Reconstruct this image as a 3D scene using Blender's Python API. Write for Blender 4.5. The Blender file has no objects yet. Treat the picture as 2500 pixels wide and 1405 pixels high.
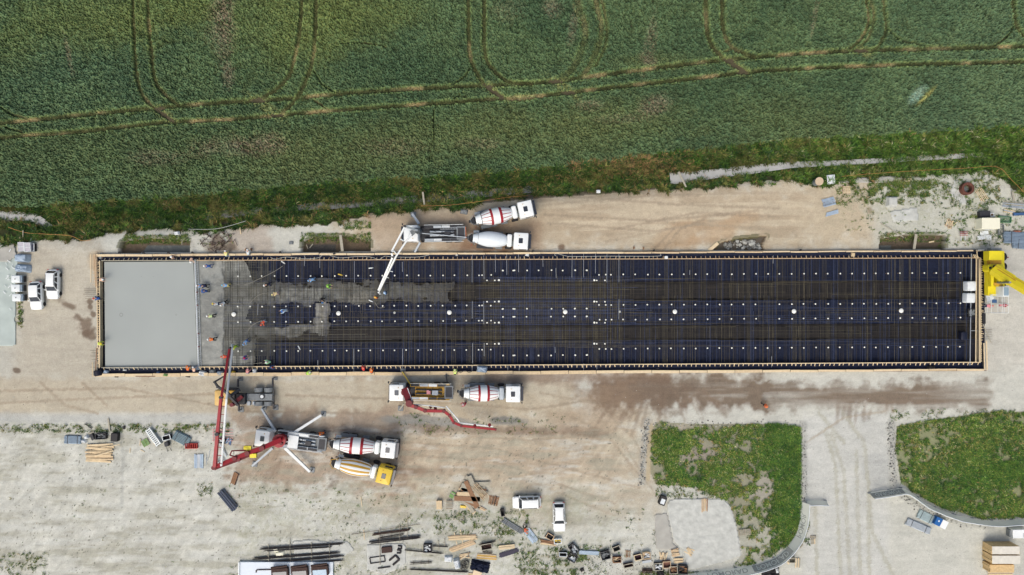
import bpy, math, random
import numpy as np
from mathutils import Vector, Matrix
random.seed(7); RNG = np.random.default_rng(11)
scene = bpy.context.scene
COL = scene.collection
# ------------------------------------------------------------------ camera, light, exposure
CAMH = 104.0                      # the drone hangs this high above the site
cam_data = bpy.data.cameras.new('camera'); cam = bpy.data.objects.new('camera', cam_data); COL.objects.link(cam)
cam.location = (0, 0, CAMH); cam.rotation_euler = (0, 0, 0)
cam_data.sensor_width = 36.0; cam_data.lens = 36.0 * CAMH / 156.25
cam_data.clip_start = 1.0; cam_data.clip_end = 3000.0
scene.camera = cam
SUN_EL, SUN_AZ = math.radians(55), math.radians(200)      # azimuth from +Y clockwise
world = bpy.data.worlds.new('World'); scene.world = world; world.use_nodes = True
wn = world.node_tree.nodes; wl = world.node_tree.links
sky = wn.new('ShaderNodeTexSky'); sky.sky_type = 'NISHITA'; sky.sun_disc = False
sky.sun_elevation = SUN_EL; sky.sun_rotation = SUN_AZ; sky.dust_density = 6.0; sky.ozone_density = 0.6; sky.air_density = 1.0
wl.new(sky.outputs[0], wn['Background'].inputs[0]); wn['Background'].inputs[1].default_value = 0.15
sun_data = bpy.data.lights.new('sun', 'SUN'); sun_data.energy = 1.1; sun_data.angle = math.radians(42)
sun_data.color = (1.0, 0.965, 0.93)
sun = bpy.data.objects.new('sun', sun_data); COL.objects.link(sun)
sd = Vector((math.sin(SUN_AZ) * math.cos(SUN_EL), math.cos(SUN_AZ) * math.cos(SUN_EL), math.sin(SUN_EL)))
sun.rotation_euler = sd.to_track_quat('Z', 'Y').to_euler()
scene.view_settings.view_transform = 'Standard'; scene.view_settings.look = 'None'
scene.view_settings.gamma = 1.0; scene.view_settings.exposure = 0.20
try: scene.cycles.max_bounces = 5; scene.cycles.diffuse_bounces = 3
except Exception: pass

# ------------------------------------------------------------------ helpers
def P(px, py, z=0.0):
    k = (CAMH - z) / CAMH / 16.0
    return Vector(((px - 1250) * k, (702.5 - py) * k, z))
def lin(c):
    c = c / 255.0
    return c / 12.92 if c <= 0.04045 else ((c + 0.055) / 1.055) ** 2.4
KA = (0.725, 0.765, 0.745)          # albedo of a surface that photographs as the given sRGB tone
def C(r, g, b): return (lin(r) * KA[0], lin(g) * KA[1], lin(b) * KA[2], 1.0)
MATS = {}
def mat(name, rgb, rough=0.7, metal=0.0, var=0.12, scale=2.0, bump=0.0, attr=False, spec=0.4, bscale=None, detail=6.0):
    if name in MATS: return MATS[name]
    m = bpy.data.materials.new(name); m.use_nodes = True
    nt = m.node_tree; b = nt.nodes['Principled BSDF']
    b.inputs['Roughness'].default_value = rough; b.inputs['Metallic'].default_value = metal
    b.inputs['Specular IOR Level'].default_value = spec
    tc = nt.nodes.new('ShaderNodeTexCoord')
    nz = nt.nodes.new('ShaderNodeTexNoise'); nz.inputs['Scale'].default_value = scale; nz.inputs['Detail'].default_value = detail
    nt.links.new(tc.outputs['Object'], nz.inputs['Vector'])
    mr = nt.nodes.new('ShaderNodeMapRange')
    mr.inputs['From Min'].default_value = 0.25; mr.inputs['From Max'].default_value = 0.75
    mr.inputs['To Min'].default_value = 1 - var; mr.inputs['To Max'].default_value = 1 + var
    nt.links.new(nz.outputs['Fac'], mr.inputs['Value'])
    mx = nt.nodes.new('ShaderNodeVectorMath'); mx.operation = 'SCALE'
    if attr:
        at = nt.nodes.new('ShaderNodeVertexColor'); at.layer_name = 'Col'
        nt.links.new(at.outputs['Color'], mx.inputs[0])
    else:
        mx.inputs[0].default_value = rgb[:3]
    nt.links.new(mr.outputs['Result'], mx.inputs['Scale'])
    nt.links.new(mx.outputs['Vector'], b.inputs['Base Color'])
    if bump > 0:
        n2 = nt.nodes.new('ShaderNodeTexNoise'); n2.inputs['Scale'].default_value = bscale or scale * 3; n2.inputs['Detail'].default_value = 4
        nt.links.new(tc.outputs['Object'], n2.inputs['Vector'])
        bp = nt.nodes.new('ShaderNodeBump'); bp.inputs['Strength'].default_value = bump; bp.inputs['Distance'].default_value = 0.1
        nt.links.new(n2.outputs['Fac'], bp.inputs['Height']); nt.links.new(bp.outputs['Normal'], b.inputs['Normal'])
    MATS[name] = m
    return m

class MB:
    """collects faces with a material slot each; build() links ONE mesh object"""
    def __init__(self): self.v = []; self.f = []; self.m = []
    def add(self, vs, fs, m=0, M=None):
        o = len(self.v)
        if M is not None: vs = [M @ Vector(p) for p in vs]
        self.v += [tuple(p) for p in vs]
        self.f += [tuple(i + o for i in q) for q in fs]
        self.m += ([m] * len(fs)) if isinstance(m, int) else list(m)
        return self
    def box(self, c, s, rz=0.0, m=0, M=None, tx=1.0, ty=1.0):
        x, y, z = s[0] / 2, s[1] / 2, s[2] / 2
        vs = [(-x, -y, -z), (x, -y, -z), (x, y, -z), (-x, y, -z), (-x * tx, -y * ty, z), (x * tx, -y * ty, z), (x * tx, y * ty, z), (-x * tx, y * ty, z)]
        R = Matrix.Translation(c) @ Matrix.Rotation(rz, 4, 'Z')
        if M is not None: R = M @ R
        return self.add(vs, [(3, 2, 1, 0), (4, 5, 6, 7), (0, 1, 5, 4), (1, 2, 6, 5), (2, 3, 7, 6), (3, 0, 4, 7)], m, R)
    def rbox(self, c, s, r=0.1, n=3, m=0, M=None, rt=None, rz=0.0, tx=1.0, ty=1.0, mtop=None):
        """box with rounded vertical edges and a bevelled top; c is the centre of the base"""
        rt = r * 0.6 if rt is None else rt
        def ring(sx, sy, rr, z):
            out = []
            for (qx, qy, a0) in ((1, 1, 0), (-1, 1, 90), (-1, -1, 180), (1, -1, 270)):
                for i in range(n + 1):
                    a = math.radians(a0 + 90 * i / n)
                    out.append((qx * (sx / 2 - rr) + rr * math.cos(a), qy * (sy / 2 - rr) + rr * math.sin(a), z))
            return out
        L = [ring(s[0], s[1], r, 0), ring(s[0] * tx, s[1] * ty, r, s[2] - rt), ring(s[0] * tx - rt * .8, s[1] * ty - rt * .8, max(r - rt * .3, .01), s[2] - rt * .25), ring(s[0] * tx - 2 * rt, s[1] * ty - 2 * rt, max(r - rt * .6, .01), s[2])]
        k = 4 * (n + 1); vs = sum(L, []); fs = []; ms = []
        for j in range(3):
            for i in range(k):
                fs.append((j * k + i, j * k + (i + 1) % k, (j + 1) * k + (i + 1) % k, (j + 1) * k + i)); ms.append(m)
        fs.append(tuple(range(k - 1, -1, -1))); ms.append(m)
        fs.append(tuple(3 * k + i for i in range(k))); ms.append(m if mtop is None else mtop)
        R = Matrix.Translation(c) @ Matrix.Rotation(rz, 4, 'Z')
        if M is not None: R = M @ R
        return self.add(vs, fs, ms, R)
    def tube(self, a, b, r, n=8, m=0, r2=None, cap=True, M=None):
        a = Vector(a); b = Vector(b); d = b - a
        if d.length < 1e-6: return self
        q = d.to_track_quat('Z', 'Y'); r2 = r if r2 is None else r2
        vs = []
        for (p, rr) in ((a, r), (b, r2)):
            for i in range(n):
                t = 2 * math.pi * i / n
                vs.append(p + q @ Vector((rr * math.cos(t), rr * math.sin(t), 0)))
        fs = [(i, (i + 1) % n, n + (i + 1) % n, n + i) for i in range(n)]
        if cap: fs += [tuple(range(n - 1, -1, -1)), tuple(range(n, 2 * n))]
        return self.add(vs, fs, m, M)
    def beam(self, a, b, w, h, m=0, w2=None, h2=None, M=None):
        """rectangular beam from a to b, h measured upwards"""
        a = Vector(a); b = Vector(b); d = (b - a)
        if d.length < 1e-6: return self
        d.normalize()
        s = d.cross(Vector((0, 0, 1)))
        if s.length < 1e-3: s = Vector((1, 0, 0))
        s.normalize(); u = s.cross(d); w2 = w if w2 is None else w2; h2 = h if h2 is None else h2
        vs = [a + s * (w / 2 * i) + u * (h / 2 * j) for (i, j) in ((-1, -1), (1, -1), (1, 1), (-1, 1))] + [b + s * (w2 / 2 * i) + u * (h2 / 2 * j) for (i, j) in ((-1, -1), (1, -1), (1, 1), (-1, 1))]
        return self.add(vs, [(3, 2, 1, 0), (4, 5, 6, 7), (0, 1, 5, 4), (1, 2, 6, 5), (2, 3, 7, 6), (3, 0, 4, 7)], m, M)
    def path(self, pts, r, n=6, m=0, M=None):
        for i in range(len(pts) - 1): self.tube(pts[i], pts[i + 1], r, n, m, M=M)
        return self
    def lathe(self, prof, n=32, m=0, M=None, mfun=None, cap=True):
        """prof: list of (x, r) turned about local X"""
        vs = []; fs = []; ms = []
        for (x, r) in prof:
            for i in range(n):
                t = 2 * math.pi * i / n
                vs.append((x, r * math.sin(t), r * math.cos(t)))
        for j in range(len(prof) - 1):
            for i in range(n):
                fs.append((j * n + (i + 1) % n, j * n + i, (j + 1) * n + i, (j + 1) * n + (i + 1) % n)); ms.append(mfun(j, i) if mfun else m)
        if cap:
            fs.append(tuple(range(n))); fs.append(tuple((len(prof) - 1) * n + i for i in range(n - 1, -1, -1))); ms += [m, m]
        return self.add(vs, fs, ms, M)
    def build(self, name, mats, parent=None, smooth=False):
        me = bpy.data.meshes.new(name)
        me.from_pydata(self.v, [], self.f)
        if not isinstance(mats, (list, tuple)): mats = [mats]
        for mt in mats: me.materials.append(mt)
        me.polygons.foreach_set('material_index', self.m)
        if smooth:
            me.polygons.foreach_set('use_smooth', [True] * len(self.f))
            try: me.set_sharp_from_angle(angle=math.radians(38))
            except Exception: pass
        me.update()
        o = bpy.data.objects.new(name, me); COL.objects.link(o)
        if parent is not None: o.parent = parent
        return o
def tag(o, label=None, cat=None, group=None, kind=None):
    if label: o['label'] = label
    if cat: o['category'] = cat
    if group: o['group'] = group
    if kind: o['kind'] = kind
    return o
def thing(name, label, cat, loc=(0, 0, 0), rz=0.0, group=None):
    o = bpy.data.objects.new(name, None); COL.objects.link(o); o.empty_display_size = 0.3
    o.location = loc; o.rotation_euler = (0, 0, rz)
    return tag(o, label, cat, group)
def dup(root, loc, rz, label=None, group=None):
    r = root.copy(); COL.objects.link(r); r.location = loc; r.rotation_euler = (0, 0, rz)
    if label: r['label'] = label
    if group: r['group'] = group
    for ch in list(root.children):
        c = ch.copy(); COL.objects.link(c); c.parent = r
        for g in ch.children:
            d = g.copy(); COL.objects.link(d); d.parent = c
    return r
# numpy noise
def vnoise(x, y, seed):
    r = np.random.default_rng(seed); T = r.random((256, 256)).astype(np.float32)
    xi = np.floor(x).astype(int); yi = np.floor(y).astype(int); fx = x - xi; fy = y - yi
    fx = fx * fx * (3 - 2 * fx); fy = fy * fy * (3 - 2 * fy)
    g = lambda i, j: T[(yi + j) % 256, (xi + i) % 256]
    return (g(0, 0) * (1 - fx) + g(1, 0) * fx) * (1 - fy) + (g(0, 1) * (1 - fx) + g(1, 1) * fx) * fy
def fbm(x, y, seed, octv=4):
    s = 0; a = 1.0; t = 0
    for k in range(octv):
        s = s + a * vnoise(x * 2 ** k, y * 2 ** k, seed + k * 17); t += a; a *= 0.55
    return s / t
def sstep(a, b, x):
    t = np.clip((x - a) / (b - a), 0, 1); return t * t * (3 - 2 * t)
def dline(X, Y, pts):
    d = np.full(X.shape, 1e9, np.float32)
    for (x0, y0), (x1, y1) in zip(pts[:-1], pts[1:]):
        vx, vy = x1 - x0, y1 - y0; L = vx * vx + vy * vy + 1e-9
        t = np.clip(((X - x0) * vx + (Y - y0) * vy) / L, 0, 1)
        d = np.minimum(d, np.hypot(X - x0 - t * vx, Y - y0 - t * vy))
    return d
def inpoly(X, Y, pts):
    c = np.zeros(X.shape, bool); n = len(pts)
    for i in range(n):
        x0, y0 = pts[i]; x1, y1 = pts[(i + 1) % n]
        if y0 == y1: continue
        c ^= ((y0 > Y) != (y1 > Y)) & (X < (x1 - x0) * (Y - y0) / (y1 - y0) + x0)
    return c
def interp(X, pts):
    return np.interp(X, [p[0] for p in pts], [p[1] for p in pts])
def Cn(r, g, b): return np.array(C(r, g, b)[:3], np.float32)
def gridmesh(name, xs, ys, Z, RGB, material, keep=None, smooth=True):
    nx, ny = len(xs), len(ys)
    X, Y = np.meshgrid(xs, ys)
    co = np.stack([X, Y, Z], -1).reshape(-1, 3).astype(np.float32)
    i = np.arange(nx - 1)[None, :] + nx * np.arange(ny - 1)[:, None]
    q = np.stack([i, i + 1, i + nx + 1, i + nx], -1)
    if keep is not None: q = q[keep]
    q = q.reshape(-1, 4)
    if keep is not None:
        used, inv = np.unique(q, return_inverse=True); q = inv.reshape(-1, 4); co = co[used]; RGBf = RGB.reshape(-1, 3)[used]
    else: RGBf = RGB.reshape(-1, 3)
    me = bpy.data.meshes.new(name)
    me.vertices.add(len(co)); me.vertices.foreach_set('co', co.ravel())
    me.loops.add(q.size); me.loops.foreach_set('vertex_index', q.ravel().astype(np.int32))
    me.polygons.add(len(q)); me.polygons.foreach_set('loop_start', np.arange(0, q.size, 4, dtype=np.int32))
    me.polygons.foreach_set('use_smooth', np.full(len(q), smooth))
    me.update(calc_edges=True)
    ca = me.color_attributes.new('Col', 'FLOAT_COLOR', 'POINT')
    ca.data.foreach_set('color', np.concatenate([RGBf, np.ones((len(RGBf), 1))], 1).astype(np.float32).ravel())
    me.materials.append(material)
    o = bpy.data.objects.new(name, me); COL.objects.link(o)
    return o
# ------------------------------------------------------------------ the setting: ground, crop, verge, water
FIELD_EDGE = [(-900, 560), (0, 507), (100, 504), (200, 496), (420, 487), (700, 456), (1000, 438), (1300, 418), (1640, 376), (1900, 347), (2500, 312), (3400, 270)]
VERGE_EDGE = [(-900, 600), (0, 592), (50, 592), (100, 584), (190, 586), (250, 572), (300, 560), (400, 552), (480, 566), (560, 560), (600, 552), (700, 548), (800, 546), (900, 522), (1010, 512), (1150, 506), (1190, 482), (1290, 474), (1400, 470), (1620, 458), (1650, 462), (1731, 457), (1783, 450), (1831, 443), (1905, 441), (1927, 431), (1956, 447), (2010, 456), (2060, 446), (2200, 428), (2420, 418), (2500, 480), (3400, 500)]
DITCH = [(-900, 560), (0, 527), (60, 528), (100, 540), (160, 556), (300, 540), (500, 528), (700, 508), (860, 499), (1100, 480), (1300, 462), (1480, 450), (1660, 433), (1800, 419), (1950, 402), (2150, 393), (2300, 387), (2500, 374), (3400, 330)]
# inner and outer quad of the foundation (photo pixels), u runs left to right, v top to bottom
def quad(c, u, v):
    (x0, y0), (x1, y1), (x2, y2), (x3, y3) = c
    return ((x0 * (1 - u) + x1 * u) * (1 - v) + (x2 * (1 - u) + x3 * u) * v, (y0 * (1 - u) + y1 * u) * (1 - v) + (y2 * (1 - u) + y3 * u) * v)
INNER = ((248, 637), (2394, 630), (248, 898), (2394, 885))
OUTER = ((238, 624), (2404, 613), (238, 917), (2404, 903))
MID = ((243, 630), (2399, 621), (243, 908), (2399, 895))
PITS = [([(288, 612), (296, 590), (330, 583), (400, 581), (462, 588), (464, 616), (290, 618)], 1.0), ([(735, 616), (738, 590), (760, 577), (850, 576), (905, 590), (903, 614)], 1.1), ([(1740, 611), (1762, 592), (1800, 583), (1872, 576), (1862, 600), (1866, 611)], 0.6), ([(2146, 609), (2150, 582), (2200, 575), (2310, 573), (2308, 610)], 1.0)]

fine = 0.155
ax = np.concatenate([-np.geomspace(900, 84, 26)[:-1], np.arange(-84, 84.01, fine), np.geomspace(84.2, 900, 26)])
ay = np.concatenate([-np.geomspace(900, 48, 28)[:-1], np.arange(-48, 50.01, fine), np.geomspace(50.2, 900, 28)])
GX, GY = np.meshgrid(ax, ay)
px = GX * 16 + 1250; py = 702.5 - GY * 16
n1 = fbm(px / 90, py / 90, 1, 5); n2 = fbm(px / 22, py / 22, 40, 4); n3 = fbm(px / 6, py / 6, 77, 3); nw = RNG.random(px.shape).astype(np.float32)
nh = fbm(px / 160, py / 14, 91, 4)      # streaks along x
H = (n2 - 0.5) * 0.10 + (n3 - 0.5) * 0.05
RGB = np.ones(px.shape + (3,), np.float32) * Cn(203, 200, 191)
def blend(mask, rgb):
    global RGB
    m = np.clip(mask, 0, 1)[..., None]; RGB = RGB * (1 - m) + np.asarray(rgb, np.float32) * m
def blob(cx, cy, rx, ry, rot=0, soft=0.35, nz=0.5, k=1.0):
    a = math.radians(rot); dx = px - cx; dy = py - cy
    u = (dx * math.cos(a) + dy * math.sin(a)) / rx; v = (-dx * math.sin(a) + dy * math.cos(a)) / ry
    d = np.hypot(u, v) + (n2 - 0.5) * nz * 1.6 + (n1 - .5) * nz
    return k * (1 - sstep(1 - soft, 1 + soft, d))
def rect(x0, y0, x1, y1, soft=12, nz=20):
    q = (n2 - 0.5) * nz * 2 + (n1 - .5) * nz
    dx = np.maximum(x0 - px, px - x1) + q; dy = np.maximum(y0 - py, py - y1) + q
    return 1 - sstep(-soft, soft, np.maximum(dx, dy))
# large tone zones of the site
blend(rect(-900, 560, 240, 1020, 40, 30) * .75, Cn(192, 186, 175))
blend(rect(-50, 925, 1400, 1012, 10, 10) * .85, Cn(192, 179, 159)); blend(rect(40, 600, 240, 930, 30, 20) * .6, Cn(190, 178, 160))
blend(rect(820, 430, 2150, 620, 70, 60) * .85, Cn(195, 176, 149))
blend(blob(1660, 520, 330, 70, -4) * .5, Cn(205, 188, 165))
blend(rect(900, 990, 1580, 1225, 60, 60) * .9, Cn(190, 174, 152)); blend(rect(1250, 1150, 1600, 1260, 60, 60) * .6, Cn(196, 184, 166))
blend(rect(560, 1005, 990, 1190, 22, 50) * .9, Cn(172, 152, 134))
blend(blob(640, 1130, 70, 60) * .6, Cn(160, 140, 122))
blend(blob(812, 1172, 18, 26, 20, nz=1.1) * .7, Cn(120, 100, 86))
blend(blob(838, 1052, 45, 10, 0, nz=1.2) * .8, Cn(120, 96, 80))
blend(rect(1130, 540, 1320, 615, 16, 10) * .7, Cn(160, 132, 110))
blend(rect(900, 520, 1150, 615, 16, 16) * .6, Cn(176, 152, 130))
blend(blob(1190, 600, 80, 16) * .7, Cn(130, 98, 76))
blend(rect(2140, 430, 2520, 610, 20, 30) * .8, Cn(201, 198, 186))
blend(rect(2400, 560, 2600, 900, 20, 20) * .6, Cn(203, 196, 186))
blend(rect(1960, 1010, 2170, 1500, 14, 8) * .7, Cn(204, 202, 198))
blend(blob(2138, 1148, 34, 42, 0, .15, .1) * .6, Cn(185, 184, 181))
blend(rect(-60, 1010, 560, 1036, 8, 8) * .7, Cn(188, 187, 184))
blend(rect(560, 545, 660, 616, 14, 14) * .6, Cn(178, 160, 146))
blend(blob(530, 597, 42, 20, nz=1.0) * .8, Cn(110, 92, 76))
blend(blob(300, 655, 60, 22) * .3, Cn(190, 160, 120)); blend(blob(235, 640, 22, 26, 30) * .5, Cn(190, 158, 118))
for (x, y, rx, ry) in ((207, 795, 22, 26), (195, 775, 14, 12), (214, 816, 20, 12), (219, 735, 7, 7), (220, 750, 6, 5), (165, 745, 26, 10), (227, 768, 9, 8), (40, 905, 8, 5)):
    blend(blob(x, y, rx, ry, 20, nz=1.1) * .85, Cn(120, 102, 88))
# damp, churned strip of the haul road and its fan-shaped smears
damp = rect(1460, 912, 1860, 990, 24, 34) * (0.45 + 0.9 * (nh - .25)) + rect(1840, 935, 2420, 1000, 14, 26) * (0.25 + 1.0 * (nh - .25))
blend(np.clip(damp * 1.45, 0, .95), Cn(128, 111, 96))
blend(rect(1180, 908, 1640, 938, 12, 12) * .75, Cn(140, 118, 102)); blend(blob(1560, 950, 130, 34, 0, .5, .6) * .6, Cn(122, 104, 90)); blend(rect(600, 905, 1200, 925, 10, 14) * .4, Cn(160, 142, 124)); blend(blob(1450, 1010, 110, 50, -30, .6, .8) * .35, Cn(170, 144, 120)); blend(blob(1250, 1130, 260, 40, 4, .6, .8) * .4, Cn(176, 152, 130)); blend(blob(1030, 1150, 60, 12, 0, .6, .8) * .6, Cn(128, 100, 84)); blend(blob(1440, 1055, 40, 12, 0, .6, .8) * .5, Cn(140, 118, 102))
for (x, y, a, l) in ((1490, 985, 125, 60), (1530, 1000, 115, 60), (1560, 1010, 108, 48), (1660, 990, 80, 34), (1690, 985, 70, 34), (1745, 985, 55, 30), (2045, 1005, 95, 22), (2075, 1015, 100, 26), (2110, 1002, 95, 18), (1610, 990, 90, 30), (2165, 995, 85, 14)):
    blend(blob(x, y, l, 5, a + random.uniform(-8, 8), .7, 1.0) * .55, Cn(136, 116, 100)); blend(blob(x + 14, y + 4, l * .7, 4, a + random.uniform(-10, 10), .7, 1.0) * .45, Cn(140, 120, 104))
blend(blob(1050, 1040, 120, 14, 2, nz=.6) * .75, Cn(160, 156, 150)); blend(blob(1240, 1028, 40, 10, nz=.6) * .6, Cn(150, 148, 144))
blend(rect(930, 1045, 1400, 1062, 8, 12) * .5, Cn(158, 140, 126))
blend(rect(1320, 470, 1960, 590, 40, 30) * np.clip((nh - .48) * 4, 0, .35), Cn(150, 128, 105))
blend(blob(1760, 560, 90, 22, -25, nz=.6) * .35, Cn(180, 140, 100)); blend(blob(1660, 575, 60, 30, -30, nz=.6) * .35, Cn(178, 140, 102))
blend(blob(1370, 605, 10, 8) * .8, Cn(110, 84, 66)); blend(blob(2124, 515, 10, 12, nz=.8) * .6, Cn(140, 122, 98))
low_ = sstep(1020, 1060, py) * (1 - sstep(1540, 1620, px))
# streaky wheel marks
def marks(lines, w, rgb, k):
    for L in lines:
        d = dline(px, py, L) + (n3 - .5) * w * 1.5
        blend((1 - sstep(w * .5, w * 1.3, d)) * k * (0.4 + 1.2 * (n2)), rgb)
marks([[(0, 955), (300, 948), (600, 1005), (900, 1010)], [(0, 985), (200, 975), (520, 962)], [(700, 965), (950, 975), (1300, 1000), (1450, 975)], [(970, 1080), (1200, 1095), (1560, 1190)], [(970, 1110), (1200, 1125), (1500, 1230)], [(1000, 1060), (1300, 1075), (1480, 1060), (1560, 1000)], [(1380, 1010), (1480, 1060), (1560, 1160)], [(1400, 480), (1650, 500), (1900, 510)], [(1500, 560), (1700, 520), (1900, 530)], [(1330, 525), (1600, 540), (1850, 515)], [(1340, 545), (1600, 565), (1720, 545)], [(1620, 610), (1660, 560), (1720, 535)], [(1600, 606), (1645, 560)], [(100, 935), (160, 990), (240, 1010)], [(200, 935), (260, 990)]], 3.4, Cn(160, 143, 124), .5)
marks([[(1990, 1240), (1995, 1405)], [(2030, 1060), (2060, 1150), (2075, 1405)], [(2090, 1100), (2100, 1405)], [(2000, 1010), (2060, 1080)], [(2015, 1050), (2040, 1140), (2052, 1405)], [(2120, 1180), (2122, 1405)], [(2060, 1010), (2110, 1080), (2130, 1300), (2180, 1405)]], 5.5, Cn(182, 178, 163), .6)
marks([[(1970, 1080), (2060, 1020), (2160, 1005)], [(1450, 1010), (1520, 1080), (1600, 1210)], [(1470, 1000), (1545, 1070), (1620, 1190)], [(1320, 960), (1450, 985), (1540, 1060)], [(1000, 1140), (1250, 1155), (1500, 1260)], [(1330, 500), (1600, 478), (1900, 470)], [(1480, 590), (1700, 548), (1880, 560)]], 3.2, Cn(172, 156, 136), .5)
marks([[(296, 1040), (300, 1130), (297, 1240)]], 4, Cn(180, 179, 173), .8)
marks([[(0, 1375), (200, 1350), (500, 1330), (900, 1300)], [(0, 1340), (300, 1310), (560, 1290)], [(60, 1280), (400, 1265), (700, 1235)], [(200, 1400), (500, 1372), (800, 1330)], [(350, 1235), (700, 1200), (1000, 1190)], [(500, 1130), (400, 1170), (340, 1230)], [(0, 1130), (120, 1080), (200, 1060)], [(40, 1230), (140, 1140)]], 3.0, Cn(176, 174, 164), .45)
yard = fbm(px / 70, py / 15, 931, 4); blend(np.clip((yard - .50) * 3.2, 0, .6) * low_, Cn(168, 164, 148)); blend(np.clip((.44 - yard) * 3.2, 0, .5) * low_, Cn(212, 211, 205))
blend(blob(1050, 1030, 110, 14, 3, .2, .5) * .8, Cn(148, 146, 142)); blend(blob(1180, 1050, 240, 9, 2, .5, .8) * .6, Cn(140, 118, 100)); blend(blob(1230, 1027, 34, 9, 0, .3, .5) * .7, Cn(128, 126, 122))
# mottling, grit, dark specks
wind = fbm(px / 46, py / 7, 880, 4)
RGB *= (1 + (n1 - .5)[..., None] * .22 + (n2 - .5)[..., None] * .16 + (n3 - .5)[..., None] * .18 + (wind - .5)[..., None] * .20 + (nw - .5)[..., None] * .05)
rake = fbm((px * .8 + py * .6) / 9, (py * .8 - px * .6) / 26, 300, 3)
low = sstep(1020, 1060, py) * (1 - sstep(1500, 1560, px))
RGB *= (1 + ((rake - .5) * .38 * low)[..., None])
spk = fbm(px / 4.2, py / 4.2, 520, 2)
blend(sstep(.80, .86, spk) * .7 * (.3 + low * .9), Cn(110, 108, 96))
olive = rect(-60, 1030, 570, 1060, 8, 16) * .35 + rect(540, 1190, 1500, 1420, 30, 30) * .35 + rect(2040, 430, 2420, 560, 20, 40) * .35
blend(np.clip(olive, 0, 1) * sstep(.48, .62, n2 * .5 + n3 * .5), Cn(150, 150, 122))
# under the crop and the verges
fe = interp(px, FIELD_EDGE); ve = interp(px, VERGE_EDGE)
infield = sstep(-3, 3, fe - py)
blend(infield, Cn(92, 84, 66)); far = (np.abs(GX) > 100) | (GY > 62)
blend(infield * far, Cn(72, 92, 62))
verge = (py > fe - 2) & (py < ve + (n2 - .5) * 22)
blend(verge * 1.0, Cn(66, 68, 44))
dd = dline(px, py, DITCH) / 16
H -= 1.05 * np.exp(-(dd / 1.7) ** 2)
blend((dd < 1.4) * .8, Cn(90, 82, 70))
# pits dug beside the foundation
for poly, dep in PITS:
    ins = inpoly(px, py, poly)
    H = np.where(ins, -dep + (n3 - .5) * .25, H); blend(ins * .95, Cn(104, 88, 72))
    e = dline(px, py, poly + [poly[0]]); blend((e < 7) * (py < 606) * .7 * sstep(.35, .5, n2), Cn(86, 88, 58))
blend(inpoly(px, py, [(350, 600), (460, 600), (462, 615), (340, 616)]) * .9, Cn(112, 116, 116))
blend(inpoly(px, py, [(748, 596), (815, 596), (815, 613), (745, 613)]) * .9, Cn(84, 82, 80))
blend(inpoly(px, py, [(2155, 600), (2185, 600), (2185, 610), (2152, 610)]) * .9, Cn(120, 122, 118))
blend(inpoly(px, py, [(1760, 594), (1870, 578), (1858, 600), (1752, 611)]) * .8, Cn(96, 90, 84))
# rough plots and the strips around them
G1 = [(1592, 1042), (1612, 1030), (1700, 1036), (1800, 1036), (1900, 1036), (1951, 1044), (1952, 1120), (1951, 1225), (1948, 1290), (1926, 1326), (1890, 1356), (1830, 1378), (1790, 1384), (1812, 1352), (1795, 1270), (1776, 1225), (1700, 1190), (1600, 1182), (1586, 1150)]
G2 = [(2190, 1040), (2250, 1030), (2330, 1018), (2440, 1004), (2560, 1008), (2700, 1010), (2700, 1275), (2500, 1264), (2400, 1266), (2300, 1240), (2230, 1202), (2200, 1180), (2186, 1100)]
g1 = inpoly(px, py, G1); g2 = inpoly(px, py, G2)
blend(g1 * .85 * (1 - .5 * sstep(1230, 1330, py)), Cn(142, 138, 112)); blend(g2 * .9, Cn(136, 138, 98))
blend(blob(1710, 1112, 50, 24, 15, nz=.8) * g1 * .8, Cn(160, 148, 138)); blend(blob(1860, 1200, 34, 36, 30, nz=.9) * g1 * .8, Cn(172, 165, 154)); blend(blob(1650, 1050, 40, 12, nz=.9) * g1, Cn(178, 168, 152))
for s in ([(1580, 1030), (1574, 1090), (1566, 1180)], [(1960, 1036), (1962, 1225)], [(2176, 1030), (2178, 1100), (2180, 1190), (2200, 1210), (2260, 1246), (2340, 1275), (2420, 1290)], [(1956, 1240), (1960, 1290), (1940, 1340), (1900, 1380)]):
    d = dline(px, py, s); blend((1 - sstep(5, 14, d + (n2 - .5) * 12)) * .45, Cn(160, 158, 153)); H += 0.12 * np.exp(-(d / 8) ** 2)
blend((1 - sstep(3, 8, dline(px, py, [(1590, 1040), (1584, 1100), (1582, 1170)]))) * .8, Cn(190, 172, 142))
# hole for the foundation (its rim is covered by the ledge membrane)
ins = inpoly(px, py, [MID[0], MID[1], MID[3], MID[2]])
H = np.where(ins, -1.7, np.where(inpoly(px, py, [OUTER[0], OUTER[1], OUTER[3], OUTER[2]]), -0.05, H))
RGB = np.clip(RGB, 0.01, 0.85)
m_ground = mat('ground_dirt', (1, 1, 1), 0.95, var=0.10, scale=5.0, bump=0.6, bscale=7.0, attr=True, spec=0.15)
tag(gridmesh('ground', ax, ay, H, RGB, m_ground), kind='structure')

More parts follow.
